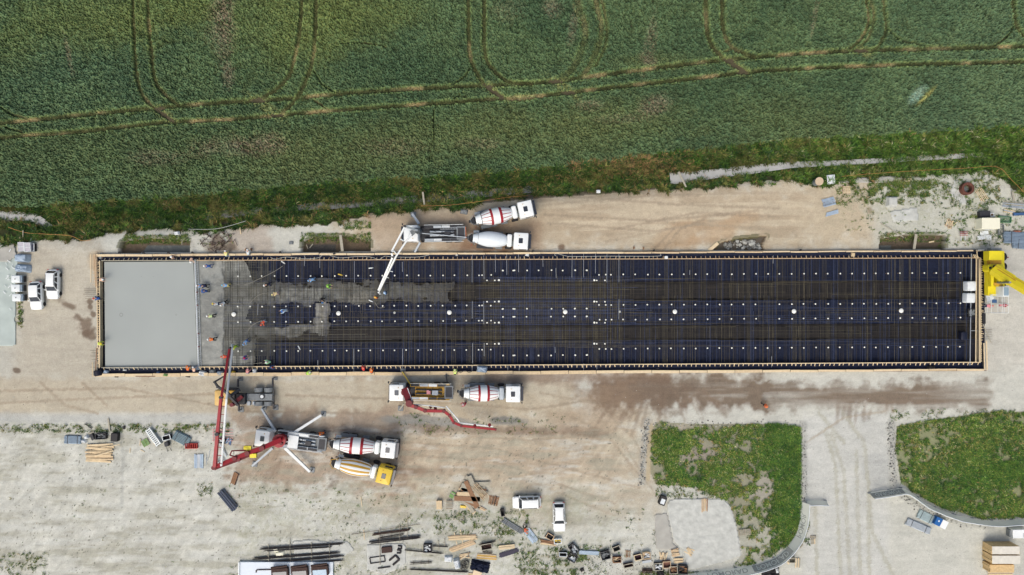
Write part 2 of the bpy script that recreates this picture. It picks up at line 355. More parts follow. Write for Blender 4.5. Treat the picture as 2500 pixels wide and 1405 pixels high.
# ---- crop: one canopy with wheel tracks pressed into it
TR = {
 'H1': ([(-400, 345), (0, 300), (150, 285), (350, 265), (560, 248), (700, 240), (850, 226), (1000, 216), (1150, 209), (1250, 205), (1330, 200), (1500, 178), (1640, 160), (1780, 143), (1950, 130), (2100, 122), (2300, 117), (2500, 112), (2900, 100)], 4.2, 1),
 'H2': ([(-400, 378), (0, 335), (200, 320), (400, 298), (560, 291), (800, 270), (1000, 256), (1200, 241), (1320, 233), (1500, 212), (1700, 190), (1850, 172), (2050, 162), (2250, 155), (2500, 150), (2900, 140)], 4.0, 1),
 'a': ([(318, -300), (322, 0), (326, 100), (331, 180), (345, 230), (375, 264), (425, 300)], 3.8, 1), 'b': ([(354, -300), (358, 0), (366, 110), (375, 190), (395, 225), (432, 257)], 3.8, 1),
 'c': ([(740, -300), (735, 0), (729, 80), (720, 130), (700, 190), (650, 232), (600, 248)], 4.2, .8), 'd': ([(775, -300), (770, 0), (766, 110), (755, 170), (722, 240), (680, 280)], 4.2, .8),
 'e': ([(1140, -300), (1143, 0), (1146, 120), (1160, 170), (1190, 212), (1240, 240), (1300, 238)], 3.8, 1), 'f': ([(1180, -300), (1182, 0), (1184, 130), (1210, 175), (1245, 199), (1300, 202)], 3.8, 1),
 'g': ([(1380, -200), (1410, 0), (1428, 60), (1424, 110), (1400, 165), (1370, 192)], 6, .5), 'h': ([(1430, -200), (1455, 0), (1470, 60), (1462, 110), (1440, 160), (1420, 185)], 5, .6),
 'g2': ([(1470, 0), (1482, 60), (1478, 110), (1455, 160)], 2.5, .6),
 'i': ([(1725, -200), (1725, 0), (1728, 70), (1740, 110), (1770, 142), (1830, 176)], 4.5, .8), 'j': ([(1765, -200), (1765, 0), (1768, 70), (1790, 115), (1845, 137)], 4.5, .8),
 'k': ([(2118, -200), (2118, 0), (2124, 50), (2105, 92), (2080, 117)], 3.2, .8), 'k2': ([(2130, 0), (2136, 50), (2118, 98), (2095, 115)], 2.6, .6), 'l': ([(2160, -200), (2160, 0), (2166, 70), (2150, 108), (2130, 125)], 3.2, .7),
 'm': ([(2474, -200), (2477, 0), (2484, 50), (2500, 84), (2560, 110)], 3.8, 1),
 't1': ([(765, 172), (785, 205), (815, 224)], 1.6, .9), 't2': ([(1146, 168), (1130, 190), (1098, 208)], 1.6, .9), 't3': ([(830, 106), (880, 103), (940, 113)], 1.4, .8), 't4': ([(2168, 68), (2200, 95), (2260, 110)], 1.8, .9), 't5': ([(2478, 62), (2462, 88), (2436, 108)], 1.6, .8), 't6': ([(0, 262), (25, 278), (60, 288)], 2.0, .9), 't7': ([(768, 245), (800, 268)], 1.6, .8), 't8': ([(1060, 268), (1058, 300), (1060, 360)], 1.2, .8), 't9': ([(1130, 225), (1105, 242)], 1.4, .8), 't10': ([(10, 310), (50, 322)], 1.8, .7), 't11': ([(1785, 118), (1770, 126)], 2, .6), 't12': ([(345, 268), (310, 283)], 1.4, .6)}
cs = 0.135
cx = np.arange(-98, 98, cs); cy = np.arange(9, 60, cs)
CXg, CYg = np.meshgrid(cx, cy)
zc = 0.7; qx = CXg * 16 * CAMH / (CAMH - zc) + 1250; qy = 702.5 - CYg * 16 * CAMH / (CAMH - zc)
rw = RNG.random(qx.shape).astype(np.float32); rw2 = RNG.random(qx.shape).astype(np.float32)
f1 = fbm(qx / 120, qy / 120, 5, 4); f2 = fbm(qx / 26, qy / 20, 8, 3); f3 = fbm(qx / 7.0, qy / 6.0, 12, 2)
Zc = 0.56 + 0.40 * (rw - .5) + 0.50 * (f3 - .5) + 0.25 * (f2 - .5)
col = np.ones(qx.shape + (3,), np.float32) * Cn(78, 99, 69)
def cb(m, rgb):
    global col
    m = np.clip(m, 0, 1)[..., None]; col = col * (1 - m) + np.asarray(rgb, np.float32) * m
def cblob(x, y, rx, ry, nz=.7, rot=0):
    a = math.radians(rot); dx = qx - x; dy = qy - y
    u = (dx * math.cos(a) + dy * math.sin(a)) / rx; v = (-dx * math.sin(a) + dy * math.cos(a)) / ry
    return 1 - sstep(.25, 1.5, np.hypot(u, v) + (f1 - .5) * nz * 1.5 + (f2 - .5) * nz)
cb(sstep(.42, .62, f1) * .45, Cn(104, 124, 84))
for (x, y, rx, ry, k) in ((170, 40, 150, 70, .9), (30, 110, 60, 60, .6), (330, 40, 130, 50, .7), (620, 50, 130, 90, .85), (740, 30, 90, 130, .9), (850, 50, 120, 60, .75), (940, 20, 160, 40, .6), (350, 20, 60, 70, .7), (460, 20, 60, 40, .6)):
    cb(cblob(x, y, rx * 1.15, ry * 1.15, 1.1) * k * .55 * (.55 + .9 * f2), Cn(112, 124, 70))
for (x, y, rx, ry, k) in ((300, 370, 420, 70, .3), (800, 380, 260, 60, .65), (1050, 330, 200, 50, .55), (1350, 330, 260, 60, .6), (1500, 290, 180, 50, .6), (1220, 300, 100, 50, .5), (650, 350, 110, 30, .5), (1900, 290, 160, 60, .35), (2050, 330, 220, 40, .25), (1600, 150, 110, 20, .5), (550, 440, 300, 30, .3)):
    cb(cblob(x, y, rx, ry) * k, Cn(104, 114, 72))
cb(sstep(1900, 2500, qx) * .35, Cn(100, 122, 92)); cb(cblob(150, 200, 200, 90) * .3, Cn(84, 110, 86))
cb(cblob(1330, 60, 70, 80) * .3 + cblob(960, 170, 120, 50) * .3, Cn(66, 92, 66))
bare = np.zeros(qx.shape, np.float32)
for (x, y, rx, ry, r, k) in ((545, 60, 26, 90, 0, .9), (555, 175, 14, 36, 0, .7), (600, 355, 95, 26, -4, .9), (380, 385, 60, 16, 0, .5), (540, 80, 40, 40, 0, .6), (1600, 258, 36, 22, -20, .8), (1440, 256, 30, 14, 0, .6), (1520, 290, 60, 12, 0, .4), (1590, 90, 14, 70, 8, .5), (1400, 60, 10, 60, 10, .5), (1585, 145, 22, 14, 40, .7), (1350, 20, 20, 20, 0, .5), (165, 130, 6, 50, -12, .6), (1990, 40, 6, 60, 12, .5), (1230, 28, 40, 30, 0, .25), (1180, 350, 60, 14, 0, .4), (960, 360, 80, 20, 0, .35)):
    bare = np.maximum(bare, cblob(x, y, rx, ry, .9, r) * k)
bare = bare * sstep(.25, .6, f2 * .4 + rw2 * .6)
cb(bare, Cn(142, 130, 112)); Zc -= bare * .35
dark = sstep(.60, .72, fbm(qx / 8, qy / 30, 99, 3)) * (sstep(.5, .6, f1)); Zc -= dark * .3
cb(cblob(2240, 232, 26, 12, .3, -45), Cn(140, 165, 145)); cb(cblob(2262, 235, 30, 5, .3, -45), Cn(150, 150, 90))
edge_y = interp(qx, FIELD_EDGE) + (f3 - .5) * 8
def spl(L):
    if len(L) < 3: return L
    out = []
    for i in range(len(L) - 1):
        p0, p1, p2, p3 = [np.array(L[j], float) for j in (max(i - 1, 0), i, i + 1, min(i + 2, len(L) - 1))]
        for t in (0, .25, .5, .75): out.append(tuple(.5 * (2 * p1 + (p2 - p0) * t + (2 * p0 - 5 * p1 + 4 * p2 - p3) * t * t + (3 * p1 - p0 - 3 * p2 + p3) * t ** 3)))
    return out + [L[-1]]
for nm, (L, w, k) in TR.items():
    L = spl(L) if nm not in ('H1', 'H2') else L; k = min(1, k * 1.25)
    w = w * 1.25 if w > 3 else w * 1.35
    d = dline(qx, qy, L) + (f3 - .5) * 2.2 + (rw - .5) * 1.0
    t = (1 - sstep(w * .7, w * 1.25, d)) * k
    Zc = Zc * (1 - t) + t * (0.05 + .16 * rw)
    tc_ = Cn(74, 76, 44) if w > 3 else Cn(52, 66, 42)
    pale = sstep(.52, .70, fbm(qx / 60, qy / 60, 140, 2)) * (1.0 if nm in ('H1', 'H2') else .5)
    cb(t * (1 - pale * .8) * .9, tc_); cb(t * pale * .8, Cn(168, 148, 108))
    s2 = (1 - sstep(w * 1.1, w * 2.3, d)) * (1 - t) * k * .6 * sstep(.25, .5, f2 * .5 + rw2 * .5)      # flattened, brighter plants along the rut
    cb(s2 * 1.1, Cn(128, 148, 92))
for (x0, y0, x1, y1) in ((375, 255, 420, 300), (1180, 205, 1240, 245), (1770, 140, 1830, 180), (2095, 118, 2130, 135), (600, 240, 700, 285), (1330, 195, 1420, 230)):
    m = cblob((x0 + x1) / 2, (y0 + y1) / 2, abs(x1 - x0) / 2 + 6, 12, .5, 35)
    cb(m * .6 * (rw2 > .3), Cn(150, 156, 100)); Zc -= m * .28
cb(sstep(430, 520, np.abs(qx - 1560) * 0 + 0 * qx), Cn(1, 1, 1))
col *= (0.98 + ((rw - .5) * .68 + (f3 - .5) * .65 + (f2 - .5) * .35)[..., None])
hue = (rw2 - .5)[..., None] * np.array([.30, .04, -.10], np.float32); col *= (1 + hue)
inside = qy < edge_y
keep = (inside[:-1, :-1] & inside[1:, 1:] & inside[:-1, 1:] & inside[1:, :-1])
Zc = np.where(dline(qx, qy, [(0, 0), (1, 1)]) < 0, Zc, Zc)
rim = (edge_y - qy) < 6
Zc = np.where(rim, Zc * .6, Zc)
# jitter the plan so the leaves do not read as a grid
CXj = CXg + (RNG.random(CXg.shape) - .5) * cs * .8; CYj = CYg + (RNG.random(CYg.shape) - .5) * cs * .8
m_crop = mat('crop_leaves', (1, 1, 1), 0.75, var=0.14, scale=9.0, attr=True, spec=0.2)
o = gridmesh('crop', cx, cy, Zc, np.clip(col, .004, .6), m_crop, keep, smooth=False)
me = o.data; co = np.empty(len(me.vertices) * 3, np.float32); me.vertices.foreach_get('co', co); co = co.reshape(-1, 3)
co[:, :2] += (RNG.random((len(co), 2)) - .5).astype(np.float32) * cs * .8
me.vertices.foreach_set('co', co.ravel()); me.update()
tag(o, 'low green crop field crossed by curved wheel tracks', 'crop', kind='stuff')

# ---- tufts of grass and weeds: leaf-sized faces in numpy
def tufts(name, pts, hts, cols, blades, wid, material, spread=.12, lean=.5):
    n = len(pts); N = n * blades
    b = np.repeat(pts, blades, 0); h = np.repeat(hts, blades) * (0.6 + .6 * RNG.random(N)); c = np.repeat(cols, blades, 0)
    a = RNG.random(N) * 2 * np.pi; s = RNG.random(N) * spread
    base = b + np.stack([np.cos(a) * s, np.sin(a) * s, np.zeros(N)], 1)
    a2 = a + (RNG.random(N) - .5) * 1.2
    out = np.stack([np.cos(a2), np.sin(a2), np.zeros(N)], 1); side = np.stack([-np.sin(a2), np.cos(a2), np.zeros(N)], 1)
    w = (wid * (0.6 + .8 * RNG.random(N)))[:, None]; hh = h[:, None]; ln = (lean * (0.5 + RNG.random(N)))[:, None]
    up = np.array([0, 0, 1.0])
    v0 = base - side * w * .5; v1 = base + side * w * .5
    mid = base + out * hh * ln * .45 + up * hh * .7
    v2 = mid + side * w * .5; v3 = mid - side * w * .5
    v4 = base + out * hh * ln * 1.1 + up * hh * .95
    V = np.stack([v0, v1, v2, v3, v4], 1).reshape(-1, 3).astype(np.float32)
    k = np.arange(N)[:, None] * 5
    loops = np.concatenate([k + np.array([0, 1, 2, 3]), k + np.array([3, 2, 4])], 1).ravel().astype(np.int32)
    ls = (np.arange(N)[:, None] * 7 + np.array([0, 4])).ravel().astype(np.int32)
    me = bpy.data.meshes.new(name)
    me.vertices.add(len(V)); me.vertices.foreach_set('co', V.ravel())
    me.loops.add(len(loops)); me.loops.foreach_set('vertex_index', loops)
    me.polygons.add(len(ls)); me.polygons.foreach_set('loop_start', ls)
    me.update(calc_edges=True)
    cc = c * (1 + (RNG.random((N, 1)) - .5) * .5)
    cc = np.repeat(np.clip(cc, 0.003, .8), 5, 0)
    ca = me.color_attributes.new('Col', 'FLOAT_COLOR', 'POINT')
    ca.data.foreach_set('color', np.concatenate([cc, np.ones((len(cc), 1))], 1).astype(np.float32).ravel())
    me.materials.append(material)
    o = bpy.data.objects.new(name, me); COL.objects.link(o)
    return o
m_grass = mat('grass_blades', (1, 1, 1), 0.7, var=0.05, attr=True, spec=0.2)
def hgt(x, y):      # ground height under a photo pixel
    X = (x - 1250) / 16; Y = (702.5 - y) / 16
    i = np.clip(np.searchsorted(ax, X), 0, len(ax) - 1); j = np.clip(np.searchsorted(ay, Y), 0, len(ay) - 1)
    return H[j, i]
def world(x, y, z): return np.stack([(x - 1250) / 16, (702.5 - y) / 16, z], 1)
GC = [Cn(60, 92, 38), Cn(92, 128, 48), Cn(50, 80, 44), Cn(122, 136, 66), Cn(150, 142, 84), Cn(176, 140, 96), Cn(70, 96, 62), Cn(196, 190, 150)]
def pickcol(w):
    w = np.array(w, float); w /= w.sum(0)
    cum = np.cumsum(w, 0); r = RNG.random(w.shape[1]); idx = (r[None] > cum).sum(0)
    return np.array(GC)[np.clip(idx, 0, len(GC) - 1)]
# verge
n = 88000
x = RNG.random(n) * 2800 - 150; f = interp(x, FIELD_EDGE); v = interp(x, VERGE_EDGE)
y = f + RNG.random(n) * (v - f + 16) - 3
a = fbm(x / 40, y / 22, 201, 4); b = fbm(x / 16, y / 10, 230, 3)
ok = (y < v + (b - .5) * 34) & (fbm(x / 7, y / 6, 290, 2) + (RNG.random(n) - .5) * .3 > .40)
dw = dline(x, y, DITCH)
wvis = inpoly(x, y, [(-200, 516), (60, 519), (96, 522), (112, 536), (118, 556), (98, 552), (84, 540), (50, 536), (-200, 536)]) | inpoly(x, y, [(1640, 422), (1700, 418), (1800, 410), (1900, 398), (2000, 394), (2150, 388), (2154, 394), (2040, 401), (1950, 406), (1880, 418), (1830, 425), (1760, 432), (1700, 438), (1652, 452), (1640, 440)]) | inpoly(x, y, [(712, 508), (780, 500), (880, 493), (886, 497), (790, 508), (725, 513)])
ok &= ~wvis
ok &= ~inpoly(x, y, [(-200, 554), (10, 556), (50, 566), (55, 590), (20, 580), (-200, 575)])
bald = fbm(x / 30, y / 12, 260, 3); ok &= ~((bald > .68) & (y > v - 30))
x, y, a, b = x[ok], y[ok], a[ok], b[ok]; N = len(x)
right = sstep(1500, 2300, x)
org = np.exp(-((x - 1560) / 90) ** 2 - ((y - 402) / 22) ** 2) * 5
top = 1 - sstep(0, 34, y - interp(x, FIELD_EDGE))
W = [1.3 + 0 * x, 1.2 + 1.5 * right + .5 * (a > .5), 1.1 - right * .6, .35 * (a > .5) + 1.2 * right * (b > .48), .9 * (a > .54), 1.3 * (b > .60) * (a > .48) * (1 - right * .8) + org, .4 + 0 * x, .12 * right + .02]
clump = fbm(x / 9, y / 7, 270, 2); tufts_ht = .22 + 1.15 * np.clip(clump - .32, 0, 1) + .2 * b
pat = fbm(x / 11, y / 8, 277, 3); cols = pickcol(W) * ((0.32 + 1.1 * pat) * (.85 + .35 * right))[:, None]; tn = (sstep(.56, .64, fbm(x / 20, y / 11, 281, 3)) * (1 - .6 * right) * .38)[:, None]; cols = cols * (1 - tn) + Cn(150, 128, 78) * (.6 + .6 * clump)[:, None] * tn
hz = world(x, y, hgt(x, y)); o = tufts('verge_grass', hz, tufts_ht, cols, 6, .075, m_grass, .16, .75)
tag(o, 'strip of rough grass, reeds and weeds along the ditch', 'grass', kind='stuff')
# the two green plots
def plot(poly, n, label, seed, lush, dens):
    xs0 = [p[0] for p in poly]; ys0 = [p[1] for p in poly]
    x = RNG.random(n) * (max(xs0) - min(xs0)) + min(xs0); y = RNG.random(n) * (max(ys0) - min(ys0)) + min(ys0)
    a = fbm(x / 34, y / 26, seed, 4); b = fbm(x / 10, y / 8, seed + 9, 3); l = lush(x, y)
    ok = inpoly(x, y, poly) & ((a - .5) * .9 + (b - .5) * .8 + .5 + l + (RNG.random(n) - .5) * .36 > dens)
    x, y, a, b, l = x[ok], y[ok], a[ok], b[ok], l[ok]
    L = np.clip(l * 4, 0, 1)
    W = [1.2 + 1.5 * L, .9 + .6 * L, 1.0 + L, .9 * (a > .5) + .3, .9 * (b > .48) * (1 - L), .2 * (1 - L), .7 + 0 * x, .22 * (1 - L)]
    cols = pickcol(W) * (0.95 + .5 * b)[:, None] * np.array([1.0, 1.0, .88]) * (.85 + .75 * fbm(x / 13, y / 11, seed + 30, 2))[:, None]
    o = tufts('plot_grass', world(x, y, hgt(x, y)), .14 + .22 * L + .08 * b, cols, 5, .05, m_grass, .14, .9)
    tag(o, label, 'grass', kind='stuff')
def lush1(x, y):
    return .16 * sstep(1830, 1900, x) + .10 * np.exp(-((x - 1700) / 90) ** 2 - ((y - 1160) / 20) ** 2) + .14 * np.exp(-((x - 1640) / 40) ** 2 - ((y - 1080) / 26) ** 2) - .22 * np.exp(-((x - 1715) / 42) ** 2 - ((y - 1112) / 24) ** 2) - .32 * np.exp(-((x - 1860) / 34) ** 2 - ((y - 1200) / 34) ** 2) - .25 * np.exp(-((x - 1650) / 60) ** 2 - ((y - 1040) / 10) ** 2) + .05 - .10 * sstep(1250, 1300, y) - .2 * (1 - sstep(1590, 1612, x)) - .16 * sstep(1185, 1215, y) * (1 - sstep(1840, 1900, x)) - .2 * (1 - sstep(1036, 1050, y + 14 * sstep(1780, 1860, x)))
def lush2(x, y):
    return .06 + .16 * np.exp(-((x - 2460) / 110) ** 2 - ((y - 1150) / 40) ** 2) + .12 * np.exp(-((x - 2330) / 60) ** 2 - ((y - 1200) / 40) ** 2) - .05 * np.exp(-((x - 2260) / 60) ** 2 - ((y - 1080) / 60) ** 2)
plot(G1, 62000, 'dark green rough grass growing over the L-shaped earth plot', 311, lush1, .53)
plot(G2, 60000, 'green grass covering the large plot in the bottom right corner', 351, lush2, .54)
# thin weeds scattered on the gravel
WZ = [(1060, 1246, 1290, 1305, 1500, .50), (1210, 1290, 1330, 1340, 500, .55), (1380, 1330, 1480, 1410, 900, .52), (1255, 1330, 1440, 1420, 2200, .50), (2040, 420, 2440, 500, 5200, .47), (2300, 480, 2500, 600, 2600, .50), (2060, 500, 2300, 570, 700, .60), (-20, 1350, 120, 1420, 900, .50), (0, 1036, 560, 1056, 2200, .50), (480, 1180, 520, 1215, 90, .45), (1480, 1240, 1600, 1360, 450, .60), (1600, 1180, 1800, 1215, 1200, .50), (960, 1010, 1380, 1060, 900, .56), (960, 1250, 1040, 1300, 200, .55), (560, 1190, 1000, 1240, 420, .6), (760, 1240, 900, 1330, 200, .55), (2170, 1000, 2500, 1030, 700, .55), (1950, 1240, 1975, 1330, 300, .4), (45, 700, 56, 800, 160, .3), (0, 1080, 560, 1400, 500, .62), (560, 1380, 1000, 1420, 600, .5), (840, 540, 905, 560, 330, .35), (300, 574, 465, 594, 800, .35), (735, 570, 905, 592, 700, .40), (2150, 568, 2320, 590, 600, .40), (0, 582, 52, 600, 260, .2), (480, 560, 570, 600, 260, .5), (1270, 1390, 1420, 1420, 400, .4), (1560, 1395, 1760, 1410, 500, .3), (1810, 1375, 1900, 1390, 200, .3), (2120, 440, 2270, 480, 2600, .36)]
X_, Y_, = [], []
for (x0, y0, x1, y1, n, t) in WZ:
    x = x0 + RNG.random(n * 2) * (x1 - x0); y = y0 + RNG.random(n * 2) * (y1 - y0)
    q = fbm(x / 14, y / 9, 410, 3); ok = (q + (RNG.random(len(x)) - .5) * .5 > t + .14) & (RNG.random(len(x)) < .62); X_.append(x[ok]); Y_.append(y[ok])
x = np.concatenate(X_); y = np.concatenate(Y_)
W = [1 + 0 * x, 1.1 + 0 * x, .5 + 0 * x, .9 + 0 * x, .6 + 0 * x, .1 + 0 * x, .3 + 0 * x, .2 + 0 * x]
o = tufts('weeds', world(x, y, hgt(x, y)), .10 + .14 * RNG.random(len(x)), pickcol(W), 5, .05, m_grass, .13, 1.0)
tag(o, 'thin weeds scattered over the gravel yard', 'weeds', kind='stuff')

# ---- water standing in the ditch, one sheet under the grass
def ribbon(name, pts, z, m, thick=0.0):
    mb = MB(); n = len(pts); mb.add([P(a, b, z) for a, b in pts], [tuple(range(n))]); return mb.build(name, m)
m_water = mat('ditch_water', C(182, 180, 178), 0.22, var=0.14, scale=.8, spec=.5, bump=.15)
m_water_d = mat('ditch_water_dark', C(112, 112, 110), 0.15, var=0.12, scale=.5, spec=.5, bump=.1)
def strip(pts, hw):
    L = []; R = []
    for i, p in enumerate(pts):
        a = pts[max(i - 1, 0)]; b = pts[min(i + 1, len(pts) - 1)]; d = Vector((b[0] - a[0], b[1] - a[1])).normalized()
        w = hw[i] if isinstance(hw, list) else hw
        L.append((p[0] - d.y * w, p[1] + d.x * w)); R.append((p[0] + d.y * w, p[1] - d.x * w))
    return L, R
def stripmesh(name, pts, hw, z, m):
    L, R = strip(pts, hw); n = len(pts); mb = MB()
    mb.add([P(a, b, z) for a, b in L + R], [(i, i + 1, n + i + 1, n + i) for i in range(n - 1)])
    return mb.build(name, m)
tag(stripmesh('ditch_water', [(-120, 529), (0, 527), (50, 528), (85, 533), (104, 545), (122, 560)], 11, -.50, m_water), kind='structure')
tag(stripmesh('ditch_water', [(500, 528), (700, 508), (860, 499), (1100, 480), (1300, 462)], 9, -.52, m_water_d), kind='structure')
tag(stripmesh('ditch_water', [(1636, 436), (1680, 432), (1750, 424), (1850, 412), (1930, 403), (2050, 398), (2160, 392), (2400, 378)], [15, 14, 11, 11, 8, 6, 6, 6], -.50, m_water), kind='structure')
# loose stones beside the plots and rubble
def stones(name, spots, label):
    mb = MB()
    for (x, y, r) in spots:
        c = P(x, y, float(hgt(np.array([x]), np.array([y]))[0]) + r * .25); t = random.random()
        k = [(math.cos(i * 1.047 + t) * r * random.uniform(.7, 1.2), math.sin(i * 1.047 + t) * r * random.uniform(.7, 1.2), 0) for i in range(6)]
        vs = [c + Vector((p[0], p[1], -r * .5)) for p in k] + [c + Vector((p[0] * .6, p[1] * .6, r * random.uniform(.3, .6))) for p in k]
        mb.add(vs, [(i, (i + 1) % 6, 6 + (i + 1) % 6, 6 + i) for i in range(6)] + [tuple(range(6, 12))], random.choice((0, 0, 0, 1, 1, 2)))
    tag(mb.build(name, [mat('stone_pale', C(190, 188, 182), .9, var=.2), mat('stone_grey', C(140, 138, 134), .9, var=.2), mat('stone_dark', C(96, 92, 88), .9, var=.2)]), label, 'stones', kind='stuff')
sp = []
for s, n, w in (([(1580, 1030), (1574, 1090), (1566, 1180)], 260, 7), ([(1960, 1036), (1962, 1225)], 220, 8), ([(2176, 1030), (2178, 1100), (2182, 1190)], 240, 8), ([(2200, 1210), (2260, 1246), (2340, 1275), (2420, 1290)], 160, 12), ([(1958, 1250), (1960, 1290), (1942, 1340)], 120, 7), ([(1590, 1036), (1950, 1036)], 120, 8)):
    for _ in range(n):
        i = random.randrange(len(s) - 1); t = random.random(); a, b = s[i], s[i + 1]
        sp.append((a[0] + (b[0] - a[0]) * t + random.gauss(0, w * .6), a[1] + (b[1] - a[1]) * t + random.gauss(0, w * .6), random.uniform(.04, .16)))
for _ in range(500): sp.append((random.uniform(1400, 1600), random.uniform(1350, 1405), random.uniform(.03, .10)))
for _ in range(700): sp.append((random.uniform(0, 2500), random.uniform(925, 1405), random.uniform(.03, .08)))
stones('loose_stones', sp, 'small loose stones along plot edges and over the gravel')
stones('rubble', [(random.uniform(1768, 1855), random.uniform(588, 609), random.uniform(.10, .42)) for _ in range(110)], 'grey broken rocks heaped in the shallow pit beside the foundation')
# ------------------------------------------------------------------ the foundation: membrane, formwork, reinforcement, concrete
def Q(c, u, v, z): return P(*quad(c, u, v), z)
ZF, ZT = -0.62, -1.25                        # floor and beam trenches
m_memb = mat('membrane_navy', (0.0065, 0.0108, 0.028), .65, var=.45, scale=3.0, bump=.5, bscale=9.0, spec=.18)
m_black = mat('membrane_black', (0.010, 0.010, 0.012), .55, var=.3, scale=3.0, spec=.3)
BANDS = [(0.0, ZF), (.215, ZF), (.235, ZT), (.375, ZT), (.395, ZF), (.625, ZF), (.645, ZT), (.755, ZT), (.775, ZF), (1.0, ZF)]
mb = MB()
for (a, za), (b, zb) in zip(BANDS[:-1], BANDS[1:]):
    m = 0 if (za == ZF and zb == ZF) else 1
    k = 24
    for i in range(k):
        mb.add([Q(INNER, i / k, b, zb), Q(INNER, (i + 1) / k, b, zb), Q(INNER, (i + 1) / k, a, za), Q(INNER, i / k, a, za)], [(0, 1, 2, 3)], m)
pit = thing('foundation_lining', 'dark blue plastic membrane lining the long foundation pit with two black beam trenches', 'membrane', Q(INNER, .5, .5, ZF))
def under(o, root):
    o.parent = root; o.matrix_parent_inverse = Matrix.Translation(-Vector(root.location)) if root.rotation_euler.z == 0 else root.matrix_basis.inverted(); return o
under(mb.build('pit_floor', [m_memb, m_black]), pit)
# ledges between the outer planks and the inner forms, with the upstand down to the floor
mb = MB()
ZL = 0.05
for side in range(4):
    k = 60
    for i in range(k):
        t0, t1 = i / k, (i + 1) / k
        if side == 0: a = [(t0, 0), (t1, 0)]
        elif side == 1: a = [(t1, 1), (t0, 1)]
        elif side == 2: a = [(0, 1 - t0), (0, 1 - t1)]
        else: a = [(1, t0), (1, t1)]
        sag = [0.04 * math.sin(t * 140) + .03 * math.sin(t * 57) for t in (t0, t1)]
        o0, o1 = Q(OUTER, *a[0], ZL + .1), Q(OUTER, *a[1], ZL + .1); m0, m1 = Q(MID, *a[0], ZL + sag[0] - .06), Q(MID, *a[1], ZL + sag[1] - .06)
        i0, i1 = Q(INNER, *a[0], ZL), Q(INNER, *a[1], ZL); f0, f1 = Q(INNER, *a[0], ZF), Q(INNER, *a[1], ZF)
        mb.add([o0, o1, m1, m0], [(3, 2, 1, 0)]); mb.add([m0, m1, i1, i0], [(3, 2, 1, 0)]); mb.add([i0, i1, f1, f0], [(3, 2, 1, 0)], 1 if side > 1 else 0)
under(mb.build('ledge_membrane', [m_memb, m_black]), pit)

# reinforcement
m_steel = mat('rebar_steel', C(112, 104, 84), .85, metal=.0, var=.45, scale=1.2)
m_steel2 = mat('rebar_blue_grey', C(82, 92, 124), .6, metal=.3, var=.4, scale=1.0)
m_steel3 = mat('rebar_dark', C(62, 56, 50), .85, var=.4, scale=1.0)
def bar(mb, a, b, w=.03, m=0): mb.beam(a, b, w, w, m)
U0, U1 = .003, .997
reb = thing('rebar_mat', 'dense brown steel rebar mat tied over the whole dark blue pit', 'rebar mat', Q(INNER, .5, .5, -.1))
mb = MB(); nb = 690
for i in range(nb):
    u = U0 + (U1 - U0) * (i + random.uniform(-.2, .2)) / (nb - 1)
    if u < .107: continue
    m = random.choice((0, 0, 1, 2, 2)); w = random.choice((.022, .028, .034))
    v0, v1 = random.choice(((.01, .99), (.01, .99), (.01, .6), (.35, .99), (.0, .4), (.5, .99)))
    bar(mb, Q(INNER, u, v0, -.06), Q(INNER, u, v1, -.06), w, m)
under(mb.build('cross_bars', [m_steel, m_steel2, m_steel3]), reb)
mb = MB(); nb = 64
for j in range(nb):
    v = .175 + .66 * j / (nb - 1)
    inb = (.225 < v < .385) or (.635 < v < .765)
    seg = 0.107
    while seg < U1:
        L = random.uniform(.05, .14); e = min(seg + L, U1)
        if random.random() < (.7 if inb else .5) or (.42 < seg < .60 and random.random() < .8):
            bar(mb, Q(INNER, seg, v + random.uniform(-.002, .002), -.02), Q(INNER, e, v + random.uniform(-.002, .002), -.02), random.choice((.02, .028)), random.choice((0, 2, 2, 2)) if inb else random.choice((1, 1, 2, 0)))
        if inb and random.random() < .6:
            bar(mb, Q(INNER, seg, v + .003, -.25), Q(INNER, e, v + .003, -.25), .03, 2)
        if e >= U1: break
        seg = e - .005
under(mb.build('long_bars', [m_steel, m_steel2, m_steel3]), reb)
# tied beam cages in the trenches and the thicker centre grid
mb = MB()
for i in range(430):
    u = .11 + .885 * i / 429
    for (a, b) in ((.235, .375), (.645, .755)):
        if random.random() < .34: bar(mb, Q(INNER, u, a, -.0), Q(INNER, u, b, -.0), .025, random.choice((0, 2, 2, 2)))
for i in range(80):
    u = .44 + .155 * i / 79; v0 = random.choice((.16, .2)); bar(mb, Q(INNER, u, v0, .02), Q(INNER, u, random.choice((.84, .8, .6)), .02), .03, random.choice((0, 1)))
for j in range(46):
    v = .17 + .65 * j / 45; a = random.uniform(.42, .45); bar(mb, Q(INNER, a, v, .04), Q(INNER, random.uniform(.56, .62), v, .04), .028, random.choice((0, 1, 2)))
for i in range(92):
    u = .112 + .085 * i / 91; v0 = random.choice((.005, .1)); bar(mb, Q(INNER, u * random.uniform(.999, 1.001), v0, -.03), Q(INNER, u, random.choice((.995, .9)), -.03), .03, 3)
for j in range(40):
    v = .02 + .95 * j / 39; bar(mb, Q(INNER, random.uniform(.128, .14), v, -.01), Q(INNER, random.uniform(.17, .19) if not (.21 < v < .40 or .6 < v < .78) else random.uniform(.24, .40), v, -.01), .028, 3)
under(mb.build('top_bars', [m_steel, m_steel2, m_steel3, mat('rebar_coated', C(108, 107, 101), .8, var=.3, scale=1)]), reb)['kind'] = 'stuff'
m_rod = mat('rod_pale', C(178, 182, 190), .5, metal=.3)
